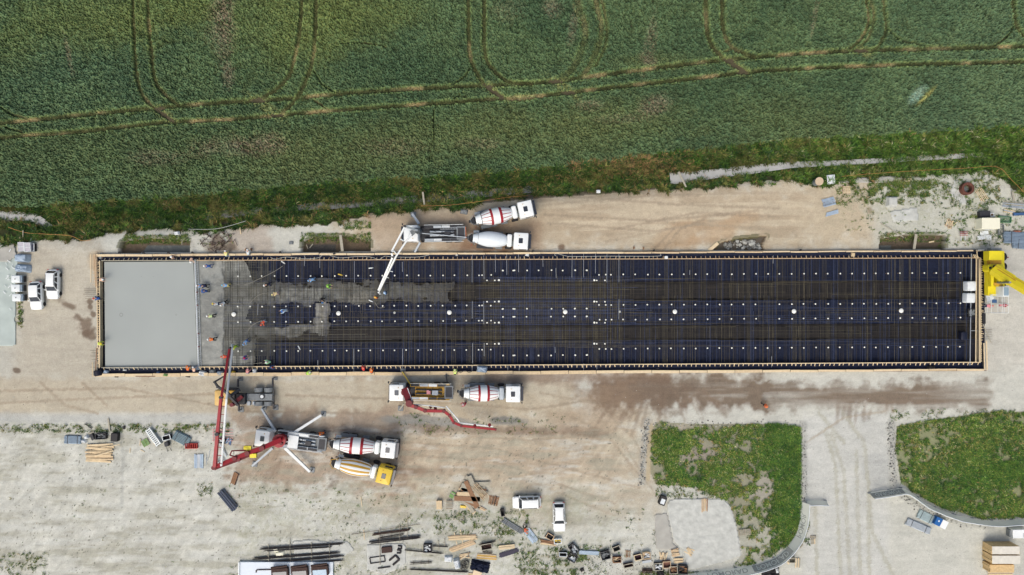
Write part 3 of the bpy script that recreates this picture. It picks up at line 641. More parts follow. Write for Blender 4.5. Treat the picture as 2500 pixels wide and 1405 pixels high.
for i, (x, a, b) in enumerate([(1153, 618, 690), (1181, 624, 682), (1209, 614, 665), (1237, 618, 672), (1266, 616, 665), (1325, 626, 652), (1397, 612, 678), (1425, 612, 678), (1454, 614, 668), (1482, 612, 690), (1511, 612, 690), (1357, 655, 679), (744, 624, 650), (781, 627, 655), (865, 638, 690), (982, 640, 664), (983, 852, 900), (1153, 735, 778), (1181, 735, 792), (1154, 838, 888), (1182, 838, 870), (1482, 612, 640), (1888, 624, 644), (1884, 870, 897), (776, 880, 905), (630, 742, 770), (1355, 848, 862), (1511, 730, 780), (1684, 660, 672), (864, 852, 906), (1153, 895, 908), (1240, 893, 905), (1268, 893, 906), (1425, 888, 914), (1457, 888, 902)]):
    mb = MB(); mb.tube(P(x, a, .32), P(x + random.uniform(-1, 1), b, .22), .028, 6)
    tag(mb.build('steel_rod', m_rod), 'thin pale steel rod lying across the ledge or rebar mat', 'rod', 'pale rods laid across the foundation')

# small and large white caps on stubs
m_cap = mat('cap_white', C(250, 248, 240), .5, var=.03); m_stub = mat('stub_brown', C(120, 96, 74), .8)
m_capg = mat('cap_grey', C(190, 190, 186), .6)
mb = MB(); mb.tube((0, 0, -.5), (0, 0, .17), .05, 8); stub_me = mb.build('stub', m_stub)
mb = MB(); mb.lathe([(0, .09), (.04, .118), (.07, .105), (.09, .05)], 14, M=Matrix.Rotation(math.radians(-90), 4, 'Y')); cap_me = mb.build('cap', m_cap, smooth=True)
cap_me.location.z = .17
first = thing('spacer_pin', 'x', 'marker pin', (0, 0, 0)); stub_me.parent = first; cap_me.parent = first
ROWS = ['top', 'second', 'third', 'bottom']
def rowy(r, x):
    k = (x - 600) / 1750.0
    base = [(675, 667), (749, 741), (786.5, 776), (858, 847)][r]
    y = base[0] + (base[1] - base[0]) * k
    if 1214 < x < 1453: y += [-11.5, 8, -9, 14][r] + .5
    return y
caps = []
for r in range(4):
    x = 581
    while x < 2360:
        skip = (r in (1, 2) and (1850 < x < 1880 or 1316 < x < 1340)) or (748 < x < 756)
        if not skip: caps.append((r, x + random.uniform(-1.3, 1.3), rowy(r, x) + random.uniform(-.5, .5)))
        x += 29.4
    for x in (1177, 1228, 1253, 1404, 1432, 1479): caps.append((r, x, rowy(r, x)))
used = False
def place_cap(x, y, label, group, s=1.0):
    global used
    p = P(x, y, .25); p.z = 0.0
    p = P(x, y, .25) - Vector((0, 0, .25))
    if not used: o = first; o.location = p; o['label'] = label; o['group'] = group; used = True
    else: o = dup(first, p, 0, label, group)
    o.scale = (s, s, 1)
    return o
for r, x, y in caps: place_cap(x, y, 'small round white cap in the %s long row on the rebar mat' % ROWS[r], 'small white caps in the %s row' % ROWS[r])
for y in (685, 737, 788.5, 840):
    for x in (1189, 1208, 1457, 1477): place_cap(x, y, 'small white cap in the short cross rows near the middle of the mat', 'small white caps in the short cross rows')
    for x in (1218, 1451): place_cap(x, y - .5, 'slightly bigger white cap at the end of a short cross row', 'bigger white caps at the short rows', 1.35)
for (x, y) in ((296, 769), (493, 675), (521, 675), (553, 749), (495, 861), (262, 769)): pass
m_pipe = mat('pipe_cap_white', C(252, 250, 244), .45, var=.02)
for i, (x, y) in enumerate([(570, 768), (826, 765.5), (1097, 763.5), (1380, 762), (1648, 761.5), (1939, 760.5), (2201, 759)]):
    t = thing('pile_marker', ['large round white cap in the wet concrete beside the screeded slab', 'large white cap just right of the pale concrete column', 'third large white cap from the screed, on bare rebar', 'large white cap in the dense middle grid of rebar', 'large white cap right of the dense middle grid', 'second large white cap from the yellow crane end', 'large white cap nearest the yellow crane'][i], 'marker', P(x, y, .3) - Vector((0, 0, .3)), group='large white caps along the centre line')
    mb = MB(); mb.lathe([(0, .24), (.05, .33), (.12, .34), (.2, .27), (.25, .12)], 24, M=Matrix.Rotation(math.radians(-90), 4, 'Y')); c = mb.build('cap', m_pipe, t, True); c.location.z = .12
    mb = MB(); mb.tube((0, 0, -.55), (0, 0, .12), .16, 12); mb.build('pipe', m_stub, t)
for i, (x, y) in enumerate([(963, 764), (1513, 761.5)]):
    t = thing('pile_marker', ['small grey cap between the second and third large white caps', 'small grey cap right of the dense middle rebar grid'][i], 'marker', P(x, y, .2) - Vector((0, 0, .2)))
    mb = MB(); mb.lathe([(0, .17), (.08, .18), (.12, .08)], 16, M=Matrix.Rotation(math.radians(-90), 4, 'Y')); c = mb.build('cap', m_capg, t, True); c.location.z = .1
    mb = MB(); mb.tube((0, 0, -.5), (0, 0, .1), .1, 10); mb.build('pipe', m_stub, t)

# poured concrete
m_conc = mat('concrete_fresh', C(164, 168, 166), .5, var=.05, scale=.16, spec=.4)
def umask(x, y):
    k = (x - 248) / 2146.0
    v = (y - (637 - 7 * k)) / ((898 - 13 * k) - (637 - 7 * k)); return k, v
sx = np.arange(-63, -8, .10); sy = np.arange(-14, 6, .10); SX, SY = np.meshgrid(sx, sy)
ppx = SX * 16 + 1250; ppy = 702.5 - SY * 16
uu, vv = umask(ppx, ppy)
e1 = fbm(ppx / 30, ppy / 30, 610, 4); e2 = fbm(ppx / 9, ppy / 9, 640, 3); e3 = fbm(ppx / 60, ppy / 14, 660, 3)
okin = (vv > .002) & (vv < .998)
right_edge = 548 + (e1 - .5) * 14 + 0 * ppx
lob = np.zeros(ppx.shape, bool)
for (x, y, rx, ry) in ((570, 690, 48, 62), (575, 760, 30, 60), (596, 870, 28, 44), (560, 830, 60, 50), (572, 790, 30, 28), (602, 850, 22, 20), (560, 652, 44, 44), (550, 880, 66, 30)):
    lob |= (np.hypot((ppx - x) / rx, (ppy - y) / ry) + (e1 - .5) * .6) < 1
strips = ((ppx < 1102 + (e1 - .5) * 40) & (ppx > 540) & (np.abs(ppy - (718 + (ppx - 600) * -.004) + (e1 - .5) * 14) < 25 + (e3 - .5) * 26 + (e2 - .5) * 22))
strips |= ((ppx < 800 + (e1 - .5) * 40) & (np.abs(ppy - 808 + (e1 - .5) * 26) < 17 + (e3 - .5) * 30 - (ppx - 600) * .035 + (e2 - .5) * 20))
strips |= ((np.abs(ppx - (783 + (ppy - 760) * -.08)) < 15 + (e1 - .5) * 34) & (ppy > 740) & (ppy < 812 + (e1 - .5) * 30))
strips |= (np.hypot((ppx - 785) / 40, (ppy - 690) / 12) + (e1 - .5) * .5) < 1
wet = okin & (ppx > 474) & ((ppx < right_edge) | lob | strips)
colw = np.ones(ppx.shape + (3,), np.float32) * Cn(142, 143, 139)
def wb(m, rgb):
    global colw
    m = np.clip(m, 0, 1)[..., None]; colw = colw * (1 - m) + np.asarray(rgb, np.float32) * m
wb((ppx > right_edge) * .8, Cn(158, 159, 154)); wb(sstep(.5, .64, e1) * .5 * (ppx < right_edge), Cn(118, 118, 114)); wb((1 - sstep(.36, .46, e1)) * .6 * (ppx < right_edge), Cn(160, 160, 154))
wb((ppx > 700) * sstep(0, 1, (ppx - 700) / 400) * .85, Cn(58, 59, 58)); wb((ppx > 620) * sstep(.46, .62, e1) * .45, Cn(60, 60, 58)); wb((ppx > 600) * (ppy > 745) * .15, Cn(78, 76, 70)); wb((ppx > 740) * (ppx < 900) * (ppy < 745) * sstep(.5, .6, e3) * .6, Cn(130, 126, 116))
wb(((np.abs(ppx - 780) < 20) & (ppy > 738) & (ppy < 812)) * .6, Cn(140, 136, 128)); wb(((np.abs(ppy - 803) < 4 + (e3 - .5) * 10) & (ppx > 560)) * .6, Cn(152, 148, 136))
sU = (25 + (e3 - .5) * 26 - np.abs(ppy - (718 + (ppx - 600) * -.004) + (e1 - .5) * 14)) / 15; sU = np.minimum(sU, (1110 - ppx) / 90)
sL = np.minimum((17 + (e3 - .5) * 30 - (ppx - 600) * .035 - np.abs(ppy - 808 + (e1 - .5) * 26)) / 12, (815 - ppx) / 30); sC = np.where((ppy > 735) & (ppy < 830), (17 + (e1 - .5) * 30 - np.abs(ppx - (783 + (ppy - 760) * -.08))) / 10, 0)
fade = np.clip(np.maximum.reduce([sU, sL, sC, (right_edge + 84 - ppx) / 22]), 0, 1); wb((1 - fade) * .85, Cn(48, 50, 56))
colw *= (1 + ((e2 - .5) * .4 + (RNG.random(ppx.shape) - .5) * .08)[..., None])
Zw = np.where(ppx < right_edge - 4, .02 + (e2 - .5) * .06, -.085 + (e2 - .5) * .04 - sstep(620, 1100, ppx) * .14)
keepw = wet[:-1, :-1] & wet[1:, 1:]
o = gridmesh('wet_concrete', sx, sy, Zw, np.clip(colw, .01, .6), mat('concrete_wet', (1, 1, 1), .42, var=.10, scale=1.6, bump=.5, bscale=4, attr=True, spec=.4), keepw)
tag(o, 'rough wet concrete spreading from the screed over the rebar', 'wet concrete', kind='stuff')
slab = thing('concrete_slab', 'smooth freshly levelled light grey concrete slab at the left end', 'concrete slab', P(360, 768, 0))
mb = MB(); S4 = [(254.5, 640), (472, 639), (482, 899), (257, 900)]
Z0 = .07; vs = [P(a, b, ZF) for a, b in S4] + [P(a, b, Z0) for a, b in S4]
mb.add(vs, [(4, 7, 6, 5), (0, 1, 5, 4), (1, 2, 6, 5), (2, 3, 7, 6), (3, 0, 4, 7)])
under(mb.build('slab_body', m_conc), slab)
m_cring = mat('concrete_mark', C(146, 148, 146), .6)
for (x, y, r) in ((296, 769, .30), (345.5, 676, .07), (374.5, 676, .07), (430, 769, .14)):
    mb = MB(); n = 20; c = P(x, y, Z0 + .004)
    mb.add([c + Vector((math.cos(i * 2 * math.pi / n) * r, math.sin(i * 2 * math.pi / n) * r, 0)) for i in range(n)] + [c + Vector((math.cos(i * 2 * math.pi / n) * r * .62, math.sin(i * 2 * math.pi / n) * r * .62, 0)) for i in range(n)], [(i, (i + 1) % n, n + (i + 1) % n, n + i) for i in range(n)])
    under(mb.build('ring_mark', m_cring), slab)
# inner formwork in panels: a rail with braces standing on the ledge
m_w1 = mat('timber_orange', C(206, 176, 144), .8, var=.18, scale=4); m_w2 = mat('timber_pale', C(232, 208, 172), .8, var=.12, scale=2.5); m_w3 = mat('timber_dark', C(150, 112, 84), .85, var=.25, scale=4)
m_w5 = mat('timber_fresh', C(222, 196, 160), .8, var=.15, scale=3)
m_w4 = mat('timber_grey', C(176, 168, 152), .85, var=.18, scale=4)
def fpanel(a, b, outv, nb, label, group, blen=.40, cap=m_w1, rail_w=.12, htop=.38):
    a = Vector(a); b = Vector(b); mid = (a + b) / 2; d = (b - a)
    t = thing('formwork_panel', label, 'formwork', (mid.x, mid.y, 0), 0, group)
    A = a - mid; B = b - mid; A.z = B.z = 0
    mb = MB(); mb.beam(A + Vector((0, 0, htop)), B + Vector((0, 0, htop)) - d.normalized() * .02, rail_w, .06)
    mb.beam(A + Vector((0, 0, htop * .5 - .2)), B + Vector((0, 0, htop * .5 - .2)) - d.normalized() * .02, .03, htop + .3); mb.build('rail', cap, t)
    for i in range(nb):
        f = (i + .5) / nb + random.uniform(-.03, .03); p = A.lerp(B, f); sk = d.normalized() * random.uniform(-.05, .12)
        mb = MB(); mb.beam(p + Vector((0, 0, htop - .06)), p + outv * blen * random.uniform(.85, 1.15) + sk + Vector((0, 0, .10)), random.choice((.09, .09, .13)), .08); mb.build('brace', random.choice((cap, cap, m_w2)), t)
    return t
for side in (0, 1):
    NP = 46
    for i in range(NP):
        u0, u1 = i / NP, (i + 1) / NP
        a = Q(INNER, u0, side, .38); b = Q(INNER, u1, side, .38)
        lab = 'timber formwork panel with short braces along the %s edge of the foundation' % ('upper long' if side == 0 else 'lower long')
        fpanel(a, b, Vector((0, 1 if side == 0 else -1, 0)), 4, lab, 'formwork panels on the %s edge' % ('upper long' if side == 0 else 'lower long'), cap=m_w1 if (side == 0 and u0 > .1) else (m_w4 if u0 < .1 else m_w2 if side else m_w1))
for side in (0, 1):
    NP = 5
    for i in range(NP):
        a = Q(INNER, side, i / NP, .6); b = Q(INNER, side, (i + 1) / NP, .6)
        off = Vector((-.38 if side == 0 else .1, 0, 0))
        t = fpanel(a + off, b + off, Vector((-1 if side == 0 else 1, 0, 0)), 9, 'timber frame panel closing the %s end of the foundation' % ('left' if side == 0 else 'right'), 'formwork panels on the %s end' % ('left' if side == 0 else 'right'), blen=.62, cap=m_w2 if side == 0 else m_w2, htop=.5)
# outer walkway planks, butted end to end with slightly different widths
def plank(name, a, b, w, h, m, label, group=None, cat='plank'):
    a = Vector(a); b = Vector(b); mid = (a + b) / 2
    mb = MB(); mb.beam(a - mid, b - mid, w, h); o = mb.build(name, m); o.location = mid
    return tag(o, label, cat, group)
NB = 32
for side in (0, 1):
    for i in range(NB):
        u0 = i / NB - (.004 if i == 0 else 0); u1 = (i + 1) / NB - .0006
        w = (.34 - .17 * (i / NB)) if side == 0 else (.46 + .10 * math.sin(i * .13) - .12 * (i / NB))
        w *= random.uniform(.88, 1.08); j = random.uniform(-.03, .03)
        a = Q(OUTER, u0, side, .55) + Vector((0, j, 0)); b = Q(OUTER, u1, side, .55) + Vector((0, j + random.uniform(-.05, .05), 0))
        plank('edge_plank', a, b, w, .06, random.choice((m_w2, m_w2, m_w5)), 'pale plank capping the %s outer edge of the foundation' % ('upper' if side == 0 else 'lower'), 'planks on the %s outer edge' % ('upper' if side == 0 else 'lower'))
    mb = MB(); A = Q(OUTER, 0, side, 0); B = Q(OUTER, 1, side, 0); s = .1 if side == 0 else -.1
    mb.beam(A + Vector((0, s, .2)), B + Vector((0, s, .2)), .04, .62)
    tag(mb.build('edge_board', m_w3), 'upright brown board under the %s edge planks' % ('upper' if side == 0 else 'lower'), 'board')
# black gaps/brackets over the top edge planks
m_blk = mat('rubber_black', (.012, .012, .013), .6, var=.1)
for i, (x, y) in enumerate([(291, 617), (350, 617), (411, 617), (470, 617), (527, 616), (684, 616), (781, 617), (816, 620), (1300, 614), (1596, 612), (1954, 611), (2379, 612)]):
    mb = MB(); mb.rbox((0, 0, 0), (.34, .26, .14), .06); mb.box((0, -.1, -.2), (.12, .06, .5)); o = mb.build('clamp', m_blk); o.location = P(x, y, .62); o.rotation_euler = (0, 0, .4)
    tag(o, 'small black clamp gripping the upper edge plank', 'clamp', 'black clamps on the upper edge')
# the left end: long rails on props outside the wall
for i, (x0, y0, x1, y1, w, m, lab) in enumerate([(222, 621, 222, 690, .10, m_w2, 'thin pale lath standing free left of the orange ladder frame'), (232, 622, 236, 700, .14, m_w1, 'orange timber rail at the upper left corner'), (236.5, 690, 238.5, 850, .12, m_w2, 'pale timber rail along the left end of the slab'), (242.5, 700, 244.5, 850, .10, m_w2, 'inner pale rail along the left end of the slab'), (236, 850, 233, 914, .10, m_w3, 'brown rail at the lower left end'), (240.5, 850, 242, 900, .10, m_w2, 'pale rail of the lower left ladder frame'), (226, 885, 226, 922, .08, m_w2, 'short pale lath outside the lower left corner')]):
    plank('side_rail', P(x0, y0, .7 - .04 * i), P(x1, y1, .7 - .04 * i), w, .08, m, lab)
lad = thing('timber_ladder', 'orange timber ladder-like frame at the upper left corner of the slab', 'frame', P(233, 655, .5))
mb = MB()
for k in range(11): y = 626 + k * 7; mb.beam(P(227, y, .62), P(237 + k * .3, y, .62), .08, .06)
under(mb.build('rungs', m_w1), lad)
mb = MB(); mb.beam(P(228.5, 622, .6), P(233.5, 702, .6), .09, .08); mb.beam(P(230.5, 622, .55), P(235.5, 702, .55), .09, .05); under(mb.build('side_rails', m_w1), lad)
m_dowel = mat('dowel_rust', C(92, 78, 66), .8)
for (x0, x1, ys) in ((206, 240, [706, 710, 714, 719, 724, 729]), (222, 236, [856, 862, 870, 878, 887, 897, 907, 915]), (2396, 2422, [805, 809, 813, 818, 823, 828]), (2400, 2418, [700, 705, 710, 715, 720])):
    for y in ys:
        mb = MB(); mb.tube(P(x0 + random.uniform(-3, 3), y, .25), P(x1, y, .25), .022, 5)
        tag(mb.build('starter_bar', m_dowel), 'rusty starter bar poking out through the end of the foundation', 'rebar', 'starter bars at the ends of the foundation')
# right end: posts and boards
for (x0, y0, x1, y1, w, z, m, lab) in [(2383.5, 631, 2382, 884, .13, .45, m_w2, 'long pale rail inside the right end of the pit'), (2391, 633, 2391.5, 884, .12, .62, m_w2, 'long pale rail on the right end wall'), (2404, 612, 2404, 690, .14, .8, m_w2, 'pale upright board beside the yellow crane, left one'), (2409, 610, 2408, 640, .14, .85, m_w2, 'short pale board touching the yellow crane counterweight'), (2402, 838, 2404, 903, .16, .7, m_w2, 'pale board at the lower right corner of the foundation, inner'), (2408, 832, 2410, 904, .20, .6, m_w2, 'pale board at the lower right corner of the foundation, outer'), (2400, 792, 2420, 838, .10, .8, m_w4, 'slanting grey board outside the right end'), (2385, 614, 2386, 632, .1, .7, m_w2, 'short pale crosspiece at the upper right corner')]:
    plank('end_rail', P(x0, y0, z), P(x1, y1, z), w, .08, m, lab)
for i in range(3): plank('corner_brace', P(2376 + i * 4, 622, .5), P(2382 + i * 4, 631, .5), .1, .08, m_w2, 'short slanting brace in the upper right corner of the formwork', 'braces in the upper right corner')
tag(MB().add([P(2396, 614, .4), P(2402, 614, .4), P(2402, 632, .4), P(2392, 632, .4), P(2396, 614, .1), P(2402, 614, .1), P(2402, 632, .1), P(2392, 632, .1)], [(3, 2, 1, 0), (4, 5, 6, 7), (0, 1, 5, 4), (1, 2, 6, 5), (2, 3, 7, 6), (3, 0, 4, 7)]).build('insulation_sheet', m_blk), 'black sheet folded over the upper right corner of the pit', 'sheet')
plank('black_board', P(2402, 765, .4), P(2402, 791, .4), .5, .1, m_blk, 'black panel outside the right end below the white scaffold')
plank('black_board', P(2397, 838, .3), P(2400, 895, .3), .25, .1, m_blk, 'long black panel inside the lower right corner boards')
# aluminium truss screed spanning the slab
m_alu = mat('aluminium', C(226, 230, 234), .35, metal=.5, var=.05)
tr = thing('truss_screed', 'long white aluminium truss screed spanning the slab edge', 'screed', P(478, 768, .2))
def T(t, off): return P(473.5 + 9 * t + off, 634 + 266 * t, .42)
mb = MB(); mb.beam(T(0, 0) - Vector((0, 0, .25)), T(1, 0) - Vector((0, 0, .25)), .12, .1); under(mb.build('blade', m_alu), tr)
mb = MB(); mb.tube(T(0, 4), T(1, 4), .035, 8); mb.tube(T(0, 7.5) - Vector((0, 0, .2)), T(1, 7.5) - Vector((0, 0, .2)), .035, 8); under(mb.build('chords', m_alu), tr)
mb = MB(); nt = 46
for i in range(nt):
    t = i / nt; t2 = (i + .5) / nt; t3 = (i + 1) / nt
    dn = Vector((0, 0, .22))
    mb.tube(T(t, 0) - dn, T(t2, 4), .02, 5); mb.tube(T(t2, 4), T(t3, 0) - dn, .02, 5); mb.tube(T(t, 7.5) - dn, T(t2, 4), .02, 5)
    if i % 2 == 0: mb.tube(T(t, 0) - dn, T(t, 7.5) - dn, .02, 5)
under(mb.build('lattice', mat('aluminium_dull', C(190, 196, 204), .4, metal=.5)), tr)
for t in (.3, .42, .68, .8):
    mb = MB(); mb.rbox((0, 0, 0), (.22, .18, .2), .04); b = mb.build('vibrator', mat('vibrator_red', C(120, 70, 70), .5)); b.location = T(t, 5) - Vector((0, 0, .1)); under(b, tr)
# ------------------------------------------------------------------ vehicles
m_white = mat('paint_white', C(250, 250, 250), .32, var=.03, scale=1, spec=.5)
m_white2 = mat('paint_offwhite', C(232, 234, 236), .4, var=.07, scale=2)
m_glass = mat('glass_dark', (.018, .024, .034), .12, var=.1, spec=.6)
m_glass2 = mat('glass_grey', (.07, .085, .10), .15, var=.1, spec=.6)
m_tyre = mat('tyre', (.018, .018, .02), .85, var=.2); m_rim = mat('rim', C(170, 174, 178), .4, metal=.6)
m_ch = mat('chassis_dark', (.028, .03, .034), .6, var=.3, scale=3); m_chg = mat('chassis_grey', C(128, 132, 136), .55, var=.2, scale=3); m_ltg = mat('deck_grey', C(186, 192, 200), .5, var=.12, scale=2)
m_red = mat('paint_red', C(164, 34, 44), .38, var=.1); m_dred = mat('paint_darkred', C(112, 24, 32), .5, var=.2); m_pink = mat('paint_pink', C(226, 150, 156), .5, var=.1)
m_yel = mat('paint_yellow', C(238, 200, 60), .38, var=.06); m_yel2 = mat('paint_crane_yellow', C(244, 222, 40), .38, var=.06); m_ora = mat('paint_ochre', C(206, 158, 52), .45, var=.12, scale=2)
m_lamp = mat('lamp_glass', C(230, 232, 236), .15, var=.02); m_tail = mat('tail_red', C(170, 20, 20), .3, var=.02)
m_blueg = mat('steel_bluegrey', C(150, 166, 184), .45, metal=.4, var=.15, scale=3)
def wheel(root, x, y, r, w, rim=m_rim):
    mb = MB(); mb.lathe([(-w / 2, r * .62), (-w / 2, r * .93), (-w * .36, r), (w * .36, r), (w / 2, r * .93), (w / 2, r * .62)], 20, M=Matrix.Translation((x, y, r)) @ Matrix.Rotation(math.radians(90), 4, 'Z'))
    t = mb.build('wheel', m_tyre, root, True)
    mb = MB(); mb.lathe([(-w * .4, r * .62), (-w * .3, r * .3), (w * .3, r * .3), (w * .4, r * .62)], 14, M=Matrix.Translation((x, y, r)) @ Matrix.Rotation(math.radians(90), 4, 'Z')); mb.build('rim', rim, t, True)
def place(root, F, R):
    c = (F + R) / 2; d = F - R
    root.location = (c.x, c.y, 0); root.rotation_euler = (0, 0, math.atan2(d.y, d.x)); s = d.length
    return math.hypot(d.x, d.y)
def truck_cab(root, xf, paint, hatch=m_glass, L=2.25, top=3.05, visor=True, dark_front=True):
    """cab with its front face at x = xf, looking +x"""
    mb = MB(); mb.rbox((xf - L / 2 - .08, 0, .95), (L, 2.46, top - .95), .16, 4, rt=.16, tx=.96, ty=.985); cab = mb.build('cab', paint, root, True)
    mb = MB(); mb.add([(xf - .09, -1.1, 1.75), (xf - .09, 1.1, 1.75), (xf - .13, 1.08, 2.6), (xf - .13, -1.08, 2.6)], [(0, 1, 2, 3)]); mb.box((xf - .03, 0, 2.2), (.06, 2.15, .8)); mb.build('windscreen', m_glass, cab)
    for s in (1, -1):
        mb = MB(); mb.box((xf - .9, s * 1.235, 2.15), (1.1, .03, .7)); mb.build('side_window', m_glass, cab)
        mb = MB(); mb.box((xf + .12, s * 1.42, 2.2), (.12, .26, .6)); mb.tube((xf - .1, s * 1.15, 2.6), (xf + .12, s * 1.42, 2.5), .03); mb.build('mirror', m_ch, root)
        mb = MB(); mb.box((xf + .02, s * .95, .78), (.08, .36, .22)); mb.build('headlight', m_lamp, root)
    mb = MB(); mb.rbox((xf - L * .55, 0, top - .005), (.62, .78, .05), .08, rt=.02); mb.build('roof_hatch', hatch, cab)
    if visor: mb = MB(); mb.rbox((xf + .14, 0, top - .62), (.34, 2.2, .07), .1, rt=.02); mb.build('sun_visor', m_glass, root)
    mb = MB(); mb.rbox((xf - .12, 0, .35), (.5, 2.45, .55), .12); mb.build('bumper', m_ch, root)
    for s in (.35, -.35): mb = MB(); mb.tube((xf - 1.5, s * 2.2, top), (xf - 1.5, s * 2.2, top + .12), .06, 8); mb.build('beacon', m_ora, cab)
    return cab
def mixer(label, F, R, stripes, paint, tank=m_white, grp='concrete mixer trucks'):
    root = thing('mixer_truck', label, 'mixer truck', group=grp)
    L = place(root, F, R); h = L / 2; k = L / 9.3
    mb = MB()
    for s in (.42, -.42): mb.box((-.1 * k, s, .95), (L - .8, .14, .24))
    for x in np.linspace(-h + .8, h - 1.5, 6): mb.box((x, 0, .95), (.12, .84, .18))
    mb.box((h - 2.75, 0, 1.15), (.55, 1.5, .7)); mb.box((-.9, 0, 1.12), (4.6, 1.0, .1)); mb.build('chassis', m_ch, root)
    for x in (h - 1.3, h - 3.1, -h + 3.3, -h + 1.95):
        for s in (1, -1): wheel(root, x, s * 1.05, .5, .32 if x > 0 else .52)
    for s in (1, -1):
        mb = MB(); mb.rbox((-h + 2.6, s * 1.08, 1.08), (2.5, .58, .07), .06, rt=.02); mb.build('mudguard', m_ch if stripes != 'red' else m_chg, root)
        mb = MB(); mb.box((.1, s * 1.05, .85), (1.0, .5, .5)); mb.box((.1, s * 1.05, 1.15), (.9, .3, .05)); mb.build('side_box', m_chg, root)
    truck_cab(root, h - .02, paint)
    mb = MB(); mb.rbox((h - 2.95, 0, 1.5), (.78, 1.9, 1.15), .26, 4, rt=.25); mb.build('water_tank', tank, root, True)
    mb = MB(); mb.tube((h - 2.45, .9, 1.2), (h - 2.45, .9, 2.7), .07); mb.build('exhaust', m_chg, root); mb = MB(); mb.box((h - 2.42, -.4, 1.7), (.28, .8, .5)); mb.build('air_filter', m_chg, root)
    # drum, tilted up towards the rear
    x0, x1 = h - 3.4, -h + .75
    DL = x0 - x1
    prof = [(0, .35), (.0, .62), (.03, .80), (.16, .99), (.27, 1.13), (.275, 1.14), (.345, 1.18), (.535, 1.18), (.60, 1.16), (.605, 1.15), (.72, 1.0), (.83, .79), (.845, .78), (.855, .76), (.93, .66), (1.0, .55)]
    if stripes != 'red': prof = [(0, .35), (.0, .66), (.03, .80), (.10, .93), (.20, 1.05), (.32, 1.14), (.45, 1.17), (.55, 1.16), (.65, 1.08), (.74, .97), (.82, .84), (.845, .78), (.855, .76), (.93, .66), (1.0, .56)]
    tilt = Matrix.Translation((x0, 0, 1.95)) @ Matrix.Rotation(math.radians(180), 4, 'Z') @ Matrix.Rotation(math.radians(-8.5), 4, 'Y')
    def mf(j, i):
        if stripes == 'red':
            if j in (5, 7): return 1
            if j in (2, 3, 4) and i % 5 == 0: return 1
            if j in (8, 9, 10) and i % 5 == 0: return 1
            if j == 11 or j == 12: return 2
            return 0
        if stripes == 'yellow':
            if j in (11,): return 2
            return 1 if (2 <= j <= 10 and (i // 3) % 2 == 0) else 0
        return 2 if j == 11 else 0
    mb = MB(); mb.lathe([(p[0] * DL, p[1] * (1.03 if stripes else 1.0)) for p in prof], 60, M=tilt, mfun=mf)
    mats = [m_white if stripes != '' else mat('drum_white', C(236, 240, 246), .35, var=.05), m_red if stripes == 'red' else m_ora, m_chg]
    drum = mb.build('drum', mats, root, True)
    mb = MB(); mb.lathe([(DL, .50), (DL + .02, .50), (DL - .5, .38)], 30, M=tilt, cap=False); mb.lathe([(DL + .015, .01), (DL + .015, .50)], 30, M=tilt, cap=False); mb.build('drum_mouth', m_glass, drum)
    # hopper, frame, chute
    zr = 1.95 + math.sin(math.radians(8.5)) * DL
    mb = MB()
    for s in (1, -1):
        mb.beam((x1 + .3, s * .85, 1.1), (x1 + .15, s * .6, zr - .4), .14, .14); mb.beam((x1 - .05, s * .7, zr + .35), (x1 - .7, s * .35, zr - .1), .07, .07); mb.beam((x1 + .4, s * .72, zr + .25), (x1 - .1, s * .72, zr + .35), .06, .06)
    mb.beam((x1 + .4, -.72, zr + .3), (x1 + .4, .72, zr + .3), .06, .06); mb.beam((x1 - .65, -.36, zr - .1), (x1 - .65, .36, zr - .1), .07, .07); mb.build('hopper_frame', m_chg if stripes != 'yellow' else m_ora, root)
    mb = MB(); mb.add([(x1 - .05, -.62, zr + .2), (x1 - .05, .62, zr + .2), (x1 - .62, .3, zr - .45), (x1 - .62, -.3, zr - .45), (x1 + .1, .4, zr - .8), (x1 + .1, -.4, zr - .8)], [(0, 3, 2, 1), (3, 5, 4, 2), (0, 1, 4, 5)]); mb.build('hopper', m_ch, root)
    mb = MB(); mb.beam((x1 - .3, 0, zr - .7), (x1 - 1.0, .15, 1.25), .42, .08); mb.build('chute', m_ch, root)
    mb = MB(); mb.tube((x1 + .5, 1.0, .9), (x1 + .5, 1.0, zr + .2), .03); mb.tube((x1 + .15, 1.0, .9), (x1 + .15, 1.0, zr + .2), .03)
    for z in np.arange(1.1, zr, .3): mb.tube((x1 + .5, 1.0, z), (x1 + .15, 1.0, z), .02, 5)
    mb.box((x1 + .5, 1.02, 1.9), (.8, .4, .04)); mb.build('ladder', m_ltg, root)
    for s in (1, -1): mb = MB(); mb.box((-h + .55, s * .95, .85), (.06, .3, .14)); mb.build('tail_light', m_tail, root)
    return root
mixer('mixer truck with red-striped white drum, angled beside the ditch, topmost of the mixers', P(1303, 507, 2.6), P(1148, 541, 2.6), 'red', m_white)
mixer('mixer truck with a plain white unstriped drum behind the white-boomed pump', P(1292, 590, 2.6), P(1141, 581, 2.6), '', m_white)
mixer('mixer truck with red-striped drum parked behind the yellow-decked pump truck', P(1273, 962, 2.6), P(1119, 961, 2.6), 'red', m_white, tank=m_ltg)
mixer('mixer truck with red-striped drum and white cab next to the yellow-striped mixer', P(968, 1100, 2.6), P(802, 1083, 2.6), 'red', m_white)
mixer('mixer truck with yellow-striped white drum and yellow cab', P(958, 1166, 2.6), P(806, 1128, 2.6), 'yellow', m_yel)

